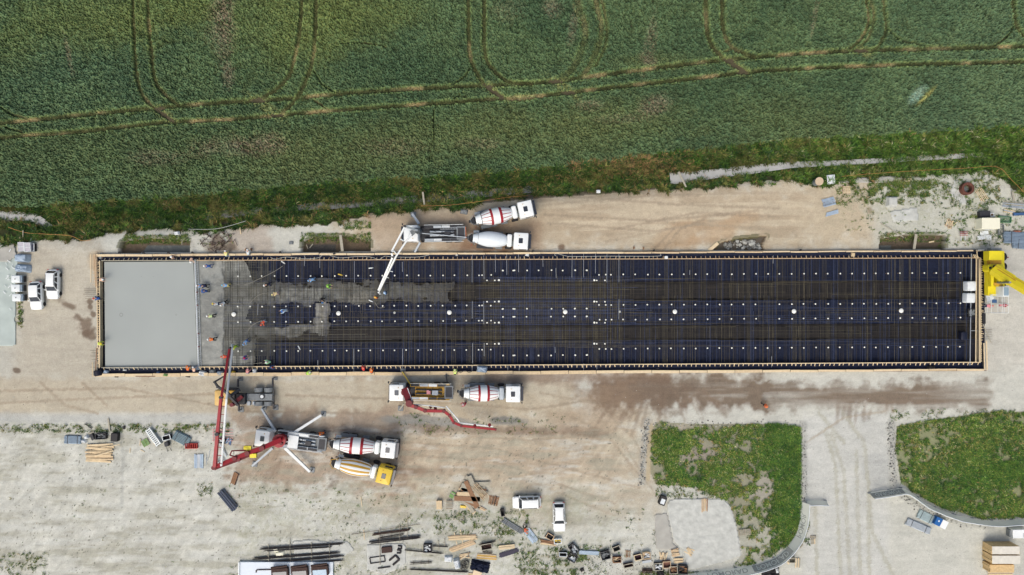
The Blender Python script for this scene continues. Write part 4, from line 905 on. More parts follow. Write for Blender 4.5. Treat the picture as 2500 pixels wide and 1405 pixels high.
def local(root, p):
    """photo point/height to the root's local frame"""
    M = Matrix.Translation(root.location) @ Matrix.Rotation(root.rotation_euler.z, 4, 'Z')
    return M.inverted() @ Vector(p)
def pump(label, F, R, kind, name='pump_truck'):
    root = thing(name, label, 'concrete pump')
    L = place(root, F, R); h = L / 2
    deck = {'white': m_chg, 'yellow': m_ora, 'red': m_ltg}[kind]
    mb = MB()
    for s in (.42, -.42): mb.box((0, s, .95), (L - .8, .14, .26))
    mb.box((-.8, 0, .98), (L - 3.2, 1.9, .12)); mb.build('chassis', m_ch, root)
    for x in (h - 1.3, h - 2.9, -h + 3.0, -h + 1.7):
        for s in (1, -1): wheel(root, x, s * 1.05, .5, .32 if x > 0 else .5)
    truck_cab(root, h - .02, m_white, hatch=m_glass2 if kind != 'white' else m_white2, visor=(kind == 'white'))
    x0, x1 = h - 2.9, -h + .5; DLn = x0 - x1; xm = (x0 + x1) / 2
    # side boxes with lids
    for s in (1, -1):
        mb = MB(); mb.rbox((xm + .15, s * .98, 1.05), (DLn - .6, .52, .75), .06, rt=.03); mb.build('side_deck', deck if kind != 'white' else (m_chg if s > 0 else m_ch), root)
        for q in range(4):
            xx = x0 - .9 - q * (DLn - 1.2) / 4; mt = [m_ch, m_ltg, m_white2, m_ch][(q + (s > 0)) % 4]
            mb = MB(); mb.rbox((xx, s * .98, 1.8), (DLn / 5.2, .36, .06), .04, rt=.02); mb.build('locker_lid', mt, root)
        mb = MB(); mb.tube((x0 - .2, s * 1.26, 2.05), (x1 + .2, s * 1.26, 2.05), .035); [mb.tube((x, s * 1.26, 1.5), (x, s * 1.26, 2.05), .025, 5) for x in np.linspace(x0 - .2, x1 + .2, 6)]; mb.build('handrail', m_white2, root)
    mb = MB(); mb.rbox((xm - .2, 0, 1.05), (DLn - 1.4, 1.3, .35), .05); mb.build('centre_deck', m_ora if kind == 'yellow' else (m_ch if kind == 'white' else m_chg), root)
    mb = MB()
    for s in (.3, -.3): mb.tube((x0 - 1.0, s, 1.62), (x1 + 1.6, s * .8, 1.62), .13, 10)
    mb.build('pump_cylinder', m_ltg if kind != 'yellow' else m_ch, root, True)
    mb = MB()
    for q in range(9): a = Vector((random.uniform(x1 + 1.6, x0 - 1), random.uniform(-.6, .6), 1.75)); mb.path([a, a + Vector((random.uniform(-.5, .5), random.uniform(-.2, .2), .12)), a + Vector((random.uniform(-1, 1), random.uniform(-.3, .3), 0))], .035, 5)
    mb.build('hose_bundle', m_ch, root)
    mb = MB(); mb.rbox((x1 + 2.6, .1, 1.5), (.9, .7, .5), .06); mb.build('oil_cooler', m_ltg if kind == 'yellow' else m_ch, root)
    if kind == 'yellow': mb = MB(); mb.rbox((x1 + 3.6, .05, 1.6), (.6, .6, .2), .04); mb.build('red_cover', m_pink, root)
    mb = MB(); mb.rbox((x1 + .55, 0, 1.0), (1.2, 1.9, .9), .1, rt=.02, tx=1.1, ty=1.05); mb.build('hopper', m_chg, root)
    mb = MB(); mb.rbox((x1 + .55, 0, 1.91), (.95, 1.5, .03), .05, rt=.01); mb.build('hopper_grate', m_ch, root)
    if kind == 'white': mb = MB(); mb.box((x1 - .1, 0, 1.75), (.2, 1.8, .12)); mb.build('hopper_flap', mat('orange_flap', C(226, 120, 60), .5), root)
    if kind == 'white':
        mb = MB()
        for s in (-.85, -.6): mb.tube((xm + .5, s, 2.0), (xm - 2.0, s, 2.0), .03, 5)
        for x in np.linspace(xm + .4, xm - 1.9, 7): mb.tube((x, -.85, 2.0), (x, -.6, 2.0), .02, 5)
        mb.build('ladder', m_ltg, root)
    return root
def boom(root, pts, w, m, joint=m_ch, name='boom_section', w_end=None):
    n = len(pts) - 1
    for i in range(n):
        a, b = local(root, pts[i]), local(root, pts[i + 1])
        wa = w + ((w_end or w) - w) * i / n; wb_ = w + ((w_end or w) - w) * (i + 1) / n
        mb = MB(); mb.beam(a, b, wa, wa * 1.1, w2=wb_, h2=wb_); sec = mb.build(name, m, root)
        mb = MB(); mb.tube(b - Vector((0, 0, wb_ * .9)), b + Vector((0, 0, wb_ * .9)), wb_ * .62, 10); mb.build('joint', joint, sec)
def pipe(root, pts, r, m, name='delivery_pipe'):
    mb = MB(); mb.path([local(root, p) for p in pts], r, 8); return mb.build(name, m, root, True)
def outrigger(root, a, b, w=.34, m=m_ltg, foot=True):
    A, B = local(root, a), local(root, b)
    mb = MB(); mb.beam(A, B, w, .34, w2=w * .8); o = mb.build('outrigger', m, root)
    mb = MB(); mb.tube((B.x, B.y, .1), (B.x, B.y, B.z + .1), .1, 8); mb.rbox((B.x, B.y, .02), (.8, .8, .1), .1, rt=.02); mb.build('foot_pad', m_chg, o)
# pump A: white boom reaching into the pit
A = pump('concrete pump truck with a white boom reaching into the pit, grey open deck', P(984, 571, 2.5), P(1142, 568, 2.5), 'white')
mb = MB(); c = local(A, P(1020, 565, 2)); mb.tube((c.x, c.y, 1.2), (c.x, c.y, 3.6), .55, 16, r2=.4); mb.build('turret', m_chg, A, True)
mb = MB()
for k in range(5): mb.path([local(A, P(1024 - k * 1, 563 + k * 2, 3.7)), local(A, P(1012 + k * .6, 558 + k * 2.4, 4.6)), local(A, P(1002 + k, 566 + k * 2.5, 3.9))], .09, 6)
mb.build('hose_loops', m_chg, A, True)
boom(A, [P(1017, 563, 4.2), P(989, 553, 8.0)], .3, m_white2)
boom(A, [P(989, 553, 8.0), P(955, 617, 8.0), P(959, 628, 7.6), P(923, 711, 3.2)], .23, m_white)
pipe(A, [P(1004, 572, 7.6), P(967, 626, 7.6), P(928, 706, 3.2), P(924, 714, 2.6), P(928, 718, 1.2)], .14, m_white)
pipe(A, [P(955, 615, 8.1), P(962, 613, 8.3), P(967, 620, 8.0)], .08, m_white2, 'pipe_bend')
pipe(A, [P(977, 584, 7.8), P(986, 589, 7.8)], .09, m_white2, 'tie_bar'); pipe(A, [P(946, 661, 6), P(959, 664, 5.6)], .06, m_white2, 'hook'); pipe(A, [P(940, 676, 5), P(949, 679, 4.6)], .06, m_white2, 'hook')
outrigger(A, P(1023, 547, 1.2), P(1007, 523, .9), .4); outrigger(A, P(1026, 592, 1.2), P(1013, 616, .9), .3)
pipe(A, [P(1030, 570, 2.3), P(1085, 575, 2.3), P(1139, 580, 2.2)], .07, m_ltg, 'return_pipe')
# pump B: the long red boom folded over the left yard
B = pump('concrete pump truck with the long red boom and four spread outriggers', P(623, 1067, 2.5), P(800, 1090, 2.5), 'red')
mb = MB(); c = local(B, P(683, 1076, 3)); mb.tube((c.x, c.y, 1.2), (c.x, c.y, 3.2), .75, 20); mb.tube((c.x, c.y, 3.2), (c.x, c.y, 3.45), .98, 28); mb.build('turret', m_red, B, True)
mb = MB(); mb.box((c.x, c.y - .1, 3.5), (.4, .9, .2)); mb.tube((c.x - .5, c.y + .3, 3.4), (c.x - .5, c.y + .3, 3.7), .2); mb.build('turret_motor', m_dred, B)
mb = MB(); mb.rbox((c.x - 1.7, c.y + .2, 1.9), (1.5, 1.9, .12), .05, rt=.02); mb.build('front_deck', m_white2, B)
boom(B, [P(686, 1074, 4.0), P(642, 1093, 5.2), P(606, 1106, 6.0), P(575, 1118, 6.6), P(524, 1141, 7.6)], .68, m_red, w_end=.5, joint=m_dred)
boom(B, [P(640, 1098, 5.2), P(585, 1122, 6.2), P(528, 1143, 7.2)], .4, m_dred, joint=m_dred, name='folded_section')
boom(B, [P(524.5, 1140, 8.4), P(531, 1060, 8.6), P(540, 970, 8.6)], .46, m_red, w_end=.36, joint=m_ch); boom(B, [P(541, 968, 9.2), P(561, 850, 4.6)], .26, m_red, joint=m_ch)
pipe(B, [P(540, 1138, 8.0), P(548, 1040, 8.4), P(553, 975, 8.6), P(567, 852, 4.4), P(566, 843, 3.0), P(570, 842, 1.0)], .16, m_white)
mb = MB()
for k in range(9): y = 1132 - k * 20; mb.tube(local(B, P(526 + k * 1.6, y, 8.4)), local(B, P(541 + k * 1.3, y + 1, 8.2)), .05, 5)
mb.build('tie_rods', m_red, B)
mb = MB(); mb.path([local(B, P(601, 1100, 6.6)), local(B, P(566, 1101, 7.4)), local(B, P(561, 1112, 7.4)), local(B, P(575, 1116, 7))], .1, 6); mb.build('linkage', m_dred, B)
for (x, y, a) in ((604, 1096, 24), (618, 1113, 24)):
    mb = MB(); p = local(B, P(x, y, 6.0)); mb.rbox((p.x, p.y, 5.7), (1.05 if y < 1100 else .95, .8 if y < 1100 else .6, .4), .06, rt=.03, rz=math.radians(8)); mb.build('yellow_guard', m_yel2, B)
for (a, b, w) in (((673, 1054), (639, 998), .34), ((700, 1068), (785, 1014), .42), ((696, 1094), (757, 1152), .44), ((666, 1094), (616, 1138), .34)): outrigger(B, P(*a, 1.5), P(*b, 1.1), w, m_white2 if b[0] > 650 else m_ltg)
# pump D: red boom parked low beside its yellow deck
D = pump('concrete pump truck with yellow deck and a folded dark red boom trailing to its right', P(949, 958, 2.5), P(1112, 960, 2.5), 'yellow')
mb = MB(); c = local(D, P(988, 958, 3)); mb.tube((c.x, c.y, 1.2), (c.x, c.y, 3.3), .5, 16); mb.build('turret', m_dred, D, True)
boom(D, [P(990, 950, 4.4), P(1000, 984, 5.2)], 1.0, m_dred, w_end=.8, joint=m_dred)
boom(D, [P(996, 988, 5.2), P(1016, 994, 5.2), P(1038, 1003, 5.0), P(1084, 1004, 4.6), P(1098, 1015, 4.2), P(1108, 1032, 3.6), P(1126, 1040, 3.2), P(1210, 1049, 2.2)], .5, m_red, w_end=.28, joint=m_dred)
boom(D, [P(984, 952, 4.6), P(994, 986, 5.2)], .2, m_pink, joint=m_red, name='side_rail')
pipe(D, [P(1008, 988, 5.0), P(1050, 991, 4.8), P(1086, 996, 4.5)], .08, m_white2); pipe(D, [P(1089, 992, 4.4), P(1118, 1025, 3.6), P(1122, 1033, 3.2), P(1204, 1042, 2.4)], .10, m_white); pipe(D, [P(995, 948, 5), P(1006, 980, 5.4)], .06, m_white2)
mb = MB()
for (x, y) in ((1052, 993), (1064, 997), (1160, 1040), (1196, 1038)): p = local(D, P(x, y, 4.2)); mb.tube(p, p + Vector((.1, 0, .12)), .26, 10); mb.beam(p, p + Vector((0, .6, 0)), .08, .08)
mb.build('clamps', m_dred, D)['kind'] = 'stuff'
outrigger(D, P(1003, 940, 1.3), P(982, 908, .8), .12, m_yel, False); outrigger(D, P(1092, 935, 1.3), P(1089, 915, .8), .2, m_ch)
outrigger(D, P(986, 986, 1.1), P(976, 1000, .9), .2, m_w4)
# truck C: yellow cab under the red boom, black crane arm, bare rear chassis
Ct = thing('crane_truck', 'yellow-cabbed truck with black folded arm and bare grey chassis under the red boom', 'truck')
L = place(Ct, P(526, 972, 2), P(672, 970, 1)); h = L / 2
mb = MB()
for s in (.45, -.45): mb.box((0, s, .95), (L - .6, .14, .26))
mb.rbox((-h + 2.5, 0, 1.05), (4.2, 1.0, .14), .05, rt=.02); mb.build('chassis', m_chg, Ct)
for x in (h - 1.4, -h + 2.6, -h + 1.2):
    for s in (1, -1): wheel(Ct, x, s * 1.02, .5, .5)
for x in (-h + 2.65, -h + 1.15):
    for s in (1, -1): mb = MB(); mb.lathe([(-.32, .56), (.32, .56)], 20, M=Matrix.Translation((x, s * 1.04, .55)) @ Matrix.Rotation(math.radians(90), 4, 'Z') @ Matrix.Scale(1.22, 4, (0, 1, 0)), cap=True); mb.build('mudguard', m_chg, Ct, True)
mb = MB(); mb.rbox((h - 1.1, -.1, .95), (2.0, 2.35, 1.75), .3, 4, rt=.2); mb.build('cab', mat('cab_cream_yellow', C(226, 184, 112), .45, var=.08), Ct, True)
mb = MB(); mb.rbox((h - 1.3, .3, 2.69), (.3, .3, .06), .05); mb.rbox((h - 1.3, -.6, 2.69), (.3, .3, .06), .05); mb.build('roof_hatch', m_w3, Ct)
mb = MB(); mb.box((h - .06, -.1, 2.0), (.1, 1.9, .6)); mb.build('windscreen', m_glass, Ct)
for p, w in (((h - 2.5, -.6, 1.0), 1.3), ((h - 3.6, .2, 1.0), 1.6)): mb = MB(); mb.rbox(p, (w, 1.6, 1.0), .1); mb.build('machinery_box', m_ch, Ct)
mb = MB(); mb.rbox((h - 2.3, -.9, 2.0), (1.5, .5, .3), .08); mb.build('yellow_cover', m_ora, Ct)
boom(Ct, [P(585, 952, 2.4), P(562, 966, 3.4), P(548, 955, 3.8), P(532, 945, 3.8), P(524, 933, 3.8), P(544, 921, 3.2)], .42, m_ch, w_end=.2)
boom(Ct, [P(560, 968, 3.2), P(580, 988, 2.8)], .3, m_ch); boom(Ct, [P(592, 968, 2.2), P(568, 988, 2.6)], .5, m_dred, joint=m_dred)
for (x, y0, y1) in ((581, 945, 926), (583, 985, 1003), (666, 945, 924), (668, 985, 998)): outrigger(Ct, P(x, y0, 1.2), P(x, y1, 1.0), .22, m_ch)
mb = MB(); q = local(Ct, P(639, 969, 1.4)); mb.tube((q.x, q.y, 1.15), (q.x, q.y, 1.3), .42, 16); mb.build('turntable', m_ch, Ct)
mb = MB(); mb.lathe([(0, .18), (.05, .26), (.08, .26)], 16, M=Matrix.Translation((q.x, q.y, 1.31)) @ Matrix.Rotation(math.radians(-90), 4, 'Y')); mb.build('bearing', m_white2, Ct)
for s in (.9,): mb = MB(); mb.rbox((-h + 3.9, s, .8), (.5, .6, .6), .05); mb.rbox((-h + 3.2, s, .8), (.3, .5, .5), .05); mb.build('side_box', m_ltg, Ct)
mb = MB(); mb.box((-h + .25, 0, .9), (.15, 2.4, .2)); mb.build('rear_bumper', m_ch, Ct)
# the yellow mobile crane at the right edge
E = thing('mobile_crane', 'yellow mobile crane at the right end of the foundation, its boom leaving the picture', 'crane', P(2427, 670, 0), math.radians(0))
def EL(x, y, z): return local(E, P(x, y, z))
mb = MB(); a, b = EL(2427, 614, 1.2), EL(2428, 722, 1.2); mb.beam(a, b, 2.5, .8); mb.build('carrier', m_yel2, E)
for y in (628, 652, 690, 708):
    for s in (1, -1):
        p = EL(2427 + s * 15, y, 0); mb = MB(); mb.lathe([(-.22, .4), (-.22, .58), (.22, .58), (.22, .4)], 18, M=Matrix.Translation((p.x, p.y, .58))); t = mb.build('wheel', m_tyre, E, True)
        mb = MB(); mb.lathe([(-.18, .38), (.18, .38)], 12, M=Matrix.Translation((p.x, p.y, .58))); mb.build('rim', m_ch, t)
mb = MB(); p = EL(2427, 624.5, 2.6); mb.rbox((p.x, p.y, 1.7), (1.95, 1.4, 1.25), .06, rt=.04); mb.build('counterweight', m_yel2, E)
mb = MB(); p = EL(2427, 611.5, 2.2); mb.rbox((p.x + .2, p.y + .1, 1.6), (1.6, .5, .8), .05); mb.rbox((p.x - 1.5, p.y + .1, 1.4), (1.2, .22, .4), .05); mb.build('rear_box', m_chg, E)
mb = MB(); p = EL(2428, 643, 2); mb.rbox((p.x, p.y, 1.6), (1.7, .9, .7), .05); mb.build('engine_deck', m_ora, E)
mb = MB(); p = EL(2428, 655, 2.4); mb.rbox((p.x, p.y, 1.6), (2.5, 1.1, 1.25), .3, rt=.08); mb.build('superstructure', m_yel2, E)
mb = MB(); p = EL(2430, 651, 3); mb.tube((p.x, p.y, 2.8), (p.x, p.y, 3.15), .26, 12); mb.tube((p.x - .7, p.y - .2, 2.8), (p.x - .7, p.y - .2, 3.0), .16, 10); mb.tube((p.x + .6, p.y - .2, 2.8), (p.x + .6, p.y - .2, 3.0), .16, 10); mb.build('winch', m_ch, E, True)
for x in (2420, 2434): mb = MB(); mb.beam(EL(x, 662, 2.0), EL(x, 700, 2.0), .45, .5); mb.build('frame_rail', m_yel2, E)
mb = MB(); mb.beam(EL(2424, 693, 2.1), EL(2446, 698, 2.1), .4, .4); mb.build('cross_frame', m_ora, E)
# telescopic boom: three nested sections going off to the lower right
pts = [P(2426, 658, 3.6), P(2470, 686, 5.2), P(2530, 722, 7.4), P(2600, 765, 10.5)]
for i, w in enumerate((1.25, 1.12, .95)):
    mb = MB(); a, b = local(E, pts[i]), local(E, pts[i + 1]); d = (b - a)
    mb.beam(a - d * .02, b, w, w * 1.05); sec = mb.build('boom_section', m_yel2 if i != 1 else m_yel2, E)
    mb = MB(); dn = d.normalized(); mb.beam(a + Vector((0, 0, w * .62)), b + Vector((0, 0, w * .62)), w * .12, .05); [mb.beam(a + Vector((.45 * sg * w * .5, -.45 * sg * w, w * .55)), b + Vector((.45 * sg * w * .5, -.45 * sg * w, w * .55)), w * .05, .05) for sg in (1, -1)]; mb.build('boom_ridge', m_ora, sec)
mb = MB(); mb.tube(EL(2436, 690, 2.4), EL(2466, 690, 6.6), .16, 10); mb.build('lift_cylinder', m_chg, E, True)
mb = MB(); p = EL(2446, 712, 2.2); mb.rbox((p.x, p.y, 1.5), (.95, 1.55, 1.6), .12, rt=.1); cab = mb.build('cab', m_white2, E, True)
mb = MB(); mb.rbox((p.x, p.y, 3.1), (.7, 1.25, .04), .08, rt=.01); mb.build('roof_window', mat('glass_sky', C(150, 170, 186), .15, spec=.6), cab)
for y in (629, 746):
    mb = MB(); mb.beam(EL(2440, y, .9), EL(2458, y, .7), .28, .25, w2=.16); ot = mb.build('outrigger', m_pink if y > 700 else m_dred, E)
    mb = MB(); q = EL(2456, y, .3); mb.tube((q.x, q.y, .03), (q.x, q.y, .8), .08); mb.tube((q.x, q.y, .02), (q.x, q.y, .1), .3, 12); mb.build('foot_pad', m_red, ot)

# ---- passenger cars
def car(label, F, R, Wd=1.82, estate=True, rails=True, roof=1.52, van=False):
    root = thing('parked_car', label, 'car', group='white cars parked on the site')
    L = place(root, F, R); h = L / 2; w = Wd
    mb = MB()
    def ring(z, xf, xr, ww, r):
        out = []; n = 5
        for (qx, qy, a0) in ((1, 1, 0), (-1, 1, 90), (-1, -1, 180), (1, -1, 270)):
            for i in range(n + 1):
                a = math.radians(a0 + 90 * i / n); X = xf if qx > 0 else xr
                out.append((X - qx * r + math.cos(a) * r, qy * (ww / 2 - r * .8) + r * .8 * math.sin(a), z))
        return out
    rr = [ring(.28, h - .05, -h + .05, w * .94, .5), ring(.5, h, -h, w, .55), ring(.72, h - .03, -h + .02, w, .55), ring(.88, h - .22, -h + .08, w * .97, .5), ring(.97, h - .75, -h + .25, w * .90, .42)]
    vs = sum(rr, []); k = 24; fs = []
    for j in range(4):
        for i in range(k): fs.append((j * k + i, j * k + (i + 1) % k, (j + 1) * k + (i + 1) % k, (j + 1) * k + i))
    fs.append(tuple(4 * k + i for i in range(k))); fs.append(tuple(range(k - 1, -1, -1))); mb.add(vs, fs)
    mb.build('body', m_white, root, True)
    xb0, xr0 = (h - (.95 if van else 1.25)), -h + .22             # base of the windscreen / rear glass
    xb1, xr1 = (h - (1.45 if van else 1.95)), -h + (.45 if van else .62)
    wb, wt = w * .89, w * .74
    zb, zt = .94, roof
    fl, fr, rl, r_ = (xb0, wb / 2, zb), (xb0, -wb / 2, zb), (xr0, wb / 2, zb), (xr0, -wb / 2, zb)
    tl, tr_, ul, ur = (xb1, wt / 2, zt - .03), (xb1, -wt / 2, zt - .03), (xr1, wt / 2, zt - .03), (xr1, -wt / 2, zt - .03)
    # white shell of the cabin, glass set slightly proud
    mb = MB(); mb.add([fl, fr, r_, rl, tl, tr_, ur, ul], [(0, 4, 5, 1), (3, 2, 6, 7), (0, 3, 7, 4), (1, 5, 6, 2), (4, 7, 6, 5)]); mb.build('cabin', m_white, root)
    def pane(name, q, ins, off, m=m_glass):
        q = [Vector(p) for p in q]; c = sum(q, Vector()) / 4; q = [c + (p - c) * ins for p in q]; nrm = (q[1] - q[0]).cross(q[3] - q[0]).normalized()
        if nrm.z < 0: nrm = -nrm
        q2 = [p + nrm * off for p in q]; q1 = [p - nrm * .02 for p in q]
        m2 = MB(); m2.add(q1 + q2, [(0, 1, 2, 3), (7, 6, 5, 4), (0, 4, 5, 1), (1, 5, 6, 2), (2, 6, 7, 3), (3, 7, 4, 0)]); return m2.build(name, m, root)
    pane('windscreen', [fr, fl, tl, tr_], .93, .012); pane('rear_window', [rl, r_, ur, ul], .86, .012)
    for s, (a, b, c, d) in ((1, (fl, rl, ul, tl)), (-1, (r_, fr, tr_, ur))):
        A, B_, C_, D_ = map(Vector, (a, b, c, d)) if s > 0 else map(Vector, (b, a, d, c))
        for t0, t1 in ((.03, .36), (.39, .70), (.73, .97)):
            pane('side_window', [A.lerp(B_, t0), A.lerp(B_, t1), D_.lerp(C_, t1), D_.lerp(C_, t0)], .84, .012)
    mb = MB(); mb.rbox(((xb1 + xr1) / 2, 0, zt - .05), (xb1 - xr1 + .06, wt + .02, .07), .16, 4, rt=.05); mb.build('roof', m_white, root, True)
    for s in (1, -1):
        if rails: mb = MB(); mb.beam(((xb1 - .15), s * wt * .46, zt + .04), (xr1 + .2, s * wt * .46, zt + .04), .05, .04); mb.build('roof_rail', m_ch, root)
        mb = MB(); mb.rbox((xb0 - .15, s * (w / 2 + .08), .92), (.16, .24, .14), .04); mb.build('mirror', m_white, root)
        mb = MB(); mb.rbox((h - .2, s * w * .36, .66), (.34, .36, .12), .08, rt=.03); mb.build('headlight', m_lamp, root)
        mb = MB(); mb.box((-h + .04, s * w * .4, .8), (.08, .26, .16)); mb.build('tail_light', m_tail, root)
        for x in (h - .85, -h + .85): wheel(root, x, s * (w / 2 - .1), .33, .22)
    return root
car('white estate car with dark roof rails, right-hand one of the pair at the left edge', P(128, 731, .8), P(129, 658, .8))
car('white hatchback without roof rails parked beside the three white boxes', P(89, 757, .8), P(87, 687.5, .8), rails=False)
car('white boxy van-like car with side windows, nose to the left, beside the wood pile', P(1251, 1228, .8), P(1321, 1226, .8), van=True, roof=1.78)
car('white estate car parked nose-down right of the boxy white car', P(1366, 1299, .8), P(1364, 1226.5, .8), Wd=1.86)
# ------------------------------------------------------------------ people: one skinned body per pose, clothes cut from it
def limb_pose(kind):
    J = {}; E = []; Rr = {}
    def a(n, p, r, par=None):
        J[n] = Vector(p); Rr[n] = r
        if par: E.append((par, n))
    lean = {'stand': .08, 'bend': 1.15, 'reach': .55, 'kneel': .9, 'walk': .12}[kind]
    crouch = kind == 'kneel'
    hipz = .95 if not crouch else .48
    a('pelvis', (0, 0, hipz), .125)
    def up(d, x=0): return (x, math.sin(lean) * d, hipz + math.cos(lean) * d)
    a('spine', up(.2), .115, 'pelvis'); a('chest', up(.4), .135, 'spine'); a('neck', up(.54), .055, 'chest')
    hl = lean * .8; nb = Vector(up(.54)); hd = Vector((0, math.sin(hl), math.cos(hl)))
    a('head', nb + hd * .13, .085, 'neck'); a('crown', nb + hd * .22, .075, 'head')
    f = Vector((0, math.cos(hl), -math.sin(hl))); a('nose', nb + hd * .12 + f * .115, .014, 'head')
    for s in (1, -1):
        L = 'L' if s > 0 else 'R'
        a('ear' + L, nb + hd * .13 + Vector((s * .092, 0, 0)), .014, 'head')
        sh = Vector(up(.45, s * .19)); a('sh' + L, sh, .06, 'chest')
        fw = {'stand': (.02, -.28), 'bend': (.10, -.26), 'reach': (.2, -.16), 'kneel': (.16, -.2), 'walk': (.12 * s, -.26)}[kind]
        el = sh + Vector((s * .06, fw[0], fw[1])); a('el' + L, el, .043, 'sh' + L)
        fw2 = {'stand': (.08, -.24), 'bend': (.12, -.21), 'reach': (.24, -.04), 'kneel': (.16, -.16), 'walk': (.16, -.16)}[kind]
        wr = el + Vector((-s * .05, fw2[0], fw2[1])); a('wr' + L, wr, .03, 'el' + L)
        d = (wr - el).normalized(); pm = wr + d * .06; a('pm' + L, pm, .032, 'wr' + L)
        side = Vector((1, 0, 0))
        for i, ln in enumerate((.075, .085, .08, .062)):
            b = pm + d * .035 + side * (i - 1.5) * .021; a('f%d' % i + L, b, .0095, 'pm' + L); a('g%d' % i + L, b + d * ln * .6 + Vector((0, .012, 0)), .008, 'f%d' % i + L); a('h%d' % i + L, b + d * ln + Vector((0, .03, 0)), .007, 'g%d' % i + L)
        th = pm - d * .02 - side * s * .03; a('t0' + L, th, .011, 'pm' + L); a('t1' + L, th + d * .04 - side * s * .02 + Vector((0, .015, 0)), .009, 't0' + L)
        hp = Vector((s * .1, 0, hipz - .05)); a('hip' + L, hp, .095, 'pelvis')
        if crouch: kn = hp + Vector((s * .06, .36, -.02 if s > 0 else -.30)); an = (Vector((hp.x + s * .05, .32, .09)) if s > 0 else Vector((hp.x, -.18, .09)))
        elif kind == 'walk': kn = hp + Vector((0, .16 * s + .04, -.40)); an = Vector((hp.x, .24 * s - .04, .09))
        elif kind == 'bend': kn = hp + Vector((s * .06, .08, -.42)); an = Vector((s * .19, -.06 - s * .1, .09))
        else: kn = hp + Vector((s * .02, .03, -.42)); an = Vector((s * .13, 0, .09))
        a('kn' + L, kn, .06, 'hip' + L); a('an' + L, an, .045, 'kn' + L); a('toe' + L, an + Vector((0, .17, -.045)), .04, 'an' + L)
    return J, E, Rr
m_skin = mat('skin', C(208, 164, 140), .6, var=.05); m_eye = mat('eye_dark', (.02, .02, .02), .3)
def make_pose(kind):
    J, E, Rr = limb_pose(kind); names = list(J)
    me = bpy.data.meshes.new('person'); me.from_pydata([J[n] for n in names], [(names.index(a), names.index(b)) for a, b in E], [])
    o = bpy.data.objects.new('person', me); COL.objects.link(o)
    md = o.modifiers.new('skin', 'SKIN'); sv = me.skin_vertices[0].data
    for i, n in enumerate(names): sv[i].radius = (Rr[n] * (1.25 if n in ('chest', 'spine', 'pelvis') else 1), Rr[n]); sv[i].use_root = (n == 'pelvis')
    s = o.modifiers.new('sub', 'SUBSURF'); s.levels = 1; s.render_levels = 1
    dg = bpy.context.evaluated_depsgraph_get(); ev = o.evaluated_get(dg); m2 = bpy.data.meshes.new_from_object(ev)
    o.modifiers.clear(); old = o.data; o.data = m2; bpy.data.meshes.remove(old)
    m2.materials.clear(); m2.materials.append(m_skin); m2.materials.append(m_eye)
    segs = [(a, b, J[a], J[b]) for a, b in E]
    def region(p):
        best = None; bd = 1e9
        for a, b, A, B in segs:
            v = B - A; t = max(0, min(1, (p - A).dot(v) / max(v.length_squared, 1e-9))); d = (p - A - v * t).length
            if d < bd: bd = d; best = (a, b)
        a, b = best
        if b[:2] in ('an', 'kn', 'hi'): return 'trousers' if b[:2] != 'an' or p.z > .18 else 'boots'
        if b.startswith('toe'): return 'boots'
        if b in ('spine', 'chest') or b[:2] in ('sh', 'el'): return 'jacket'
        if b[:2] == 'wr': return 'jacket'
        return 'skin'
    cent = [p.center.copy() for p in m2.polygons]; reg = [region(c) for c in cent]
    pieces = {}
    nv = [v.normal.copy() for v in m2.vertices]
    for part in ('jacket', 'trousers', 'boots'):
        fs = [tuple(p.vertices) for p, r in zip(m2.polygons, reg) if r == part]
        used = sorted({i for f in fs for i in f}); mp = {v: k for k, v in enumerate(used)}
        off = {'jacket': .022, 'trousers': .016, 'boots': .024}[part]
        pm = bpy.data.meshes.new(part); pm.from_pydata([m2.vertices[i].co + nv[i] * off for i in used], [], [tuple(mp[i] for i in f) for f in fs])
        pm.polygons.foreach_set('use_smooth', [True] * len(fs)); pm.materials.append(m_ch); pm.update()
        c = bpy.data.objects.new(part, pm); COL.objects.link(c); c.parent = o; pieces[part] = c
    hd = J['crown']; ax_ = (J['crown'] - J['head']).normalized(); q = ax_.to_track_quat('Z', 'Y').to_matrix().to_4x4()
    mb = MB(); mb.lathe([(.0, .165), (.012, .165), (.02, .132), (.07, .122), (.11, .095), (.135, .05)], 18, M=Matrix.Translation(hd - ax_ * .03) @ q @ Matrix.Rotation(math.radians(-90), 4, 'Y')); he = mb.build('helmet', m_white, o, True); pieces['helmet'] = he
    fwd = (J['nose'] - J['head']).normalized(); mb = MB()
    for s in (1, -1):
        p = J['head'] + fwd * .078 + ax_ * .025 + Vector((s * .033, 0, 0)); mb.tube(p, p + fwd * .012, .012, 6)
    mb.build('eyes', m_eye, o)
    mb = MB(); p = J['head'] + fwd * .075 - ax_ * .05; mb.beam(p - Vector((.025, 0, 0)), p + Vector((.025, 0, 0)), .012, .008); mb.build('mouth', mat('lips', C(170, 100, 96), .6), o)
    m2.polygons.foreach_set('use_smooth', [True] * len(m2.polygons))
    return o
POSES = {}
CLO = {}
def cloth(rgb):
    k = 'cloth_%d_%d_%d' % rgb
    return mat(k, C(*rgb), .85, var=.12, scale=8)
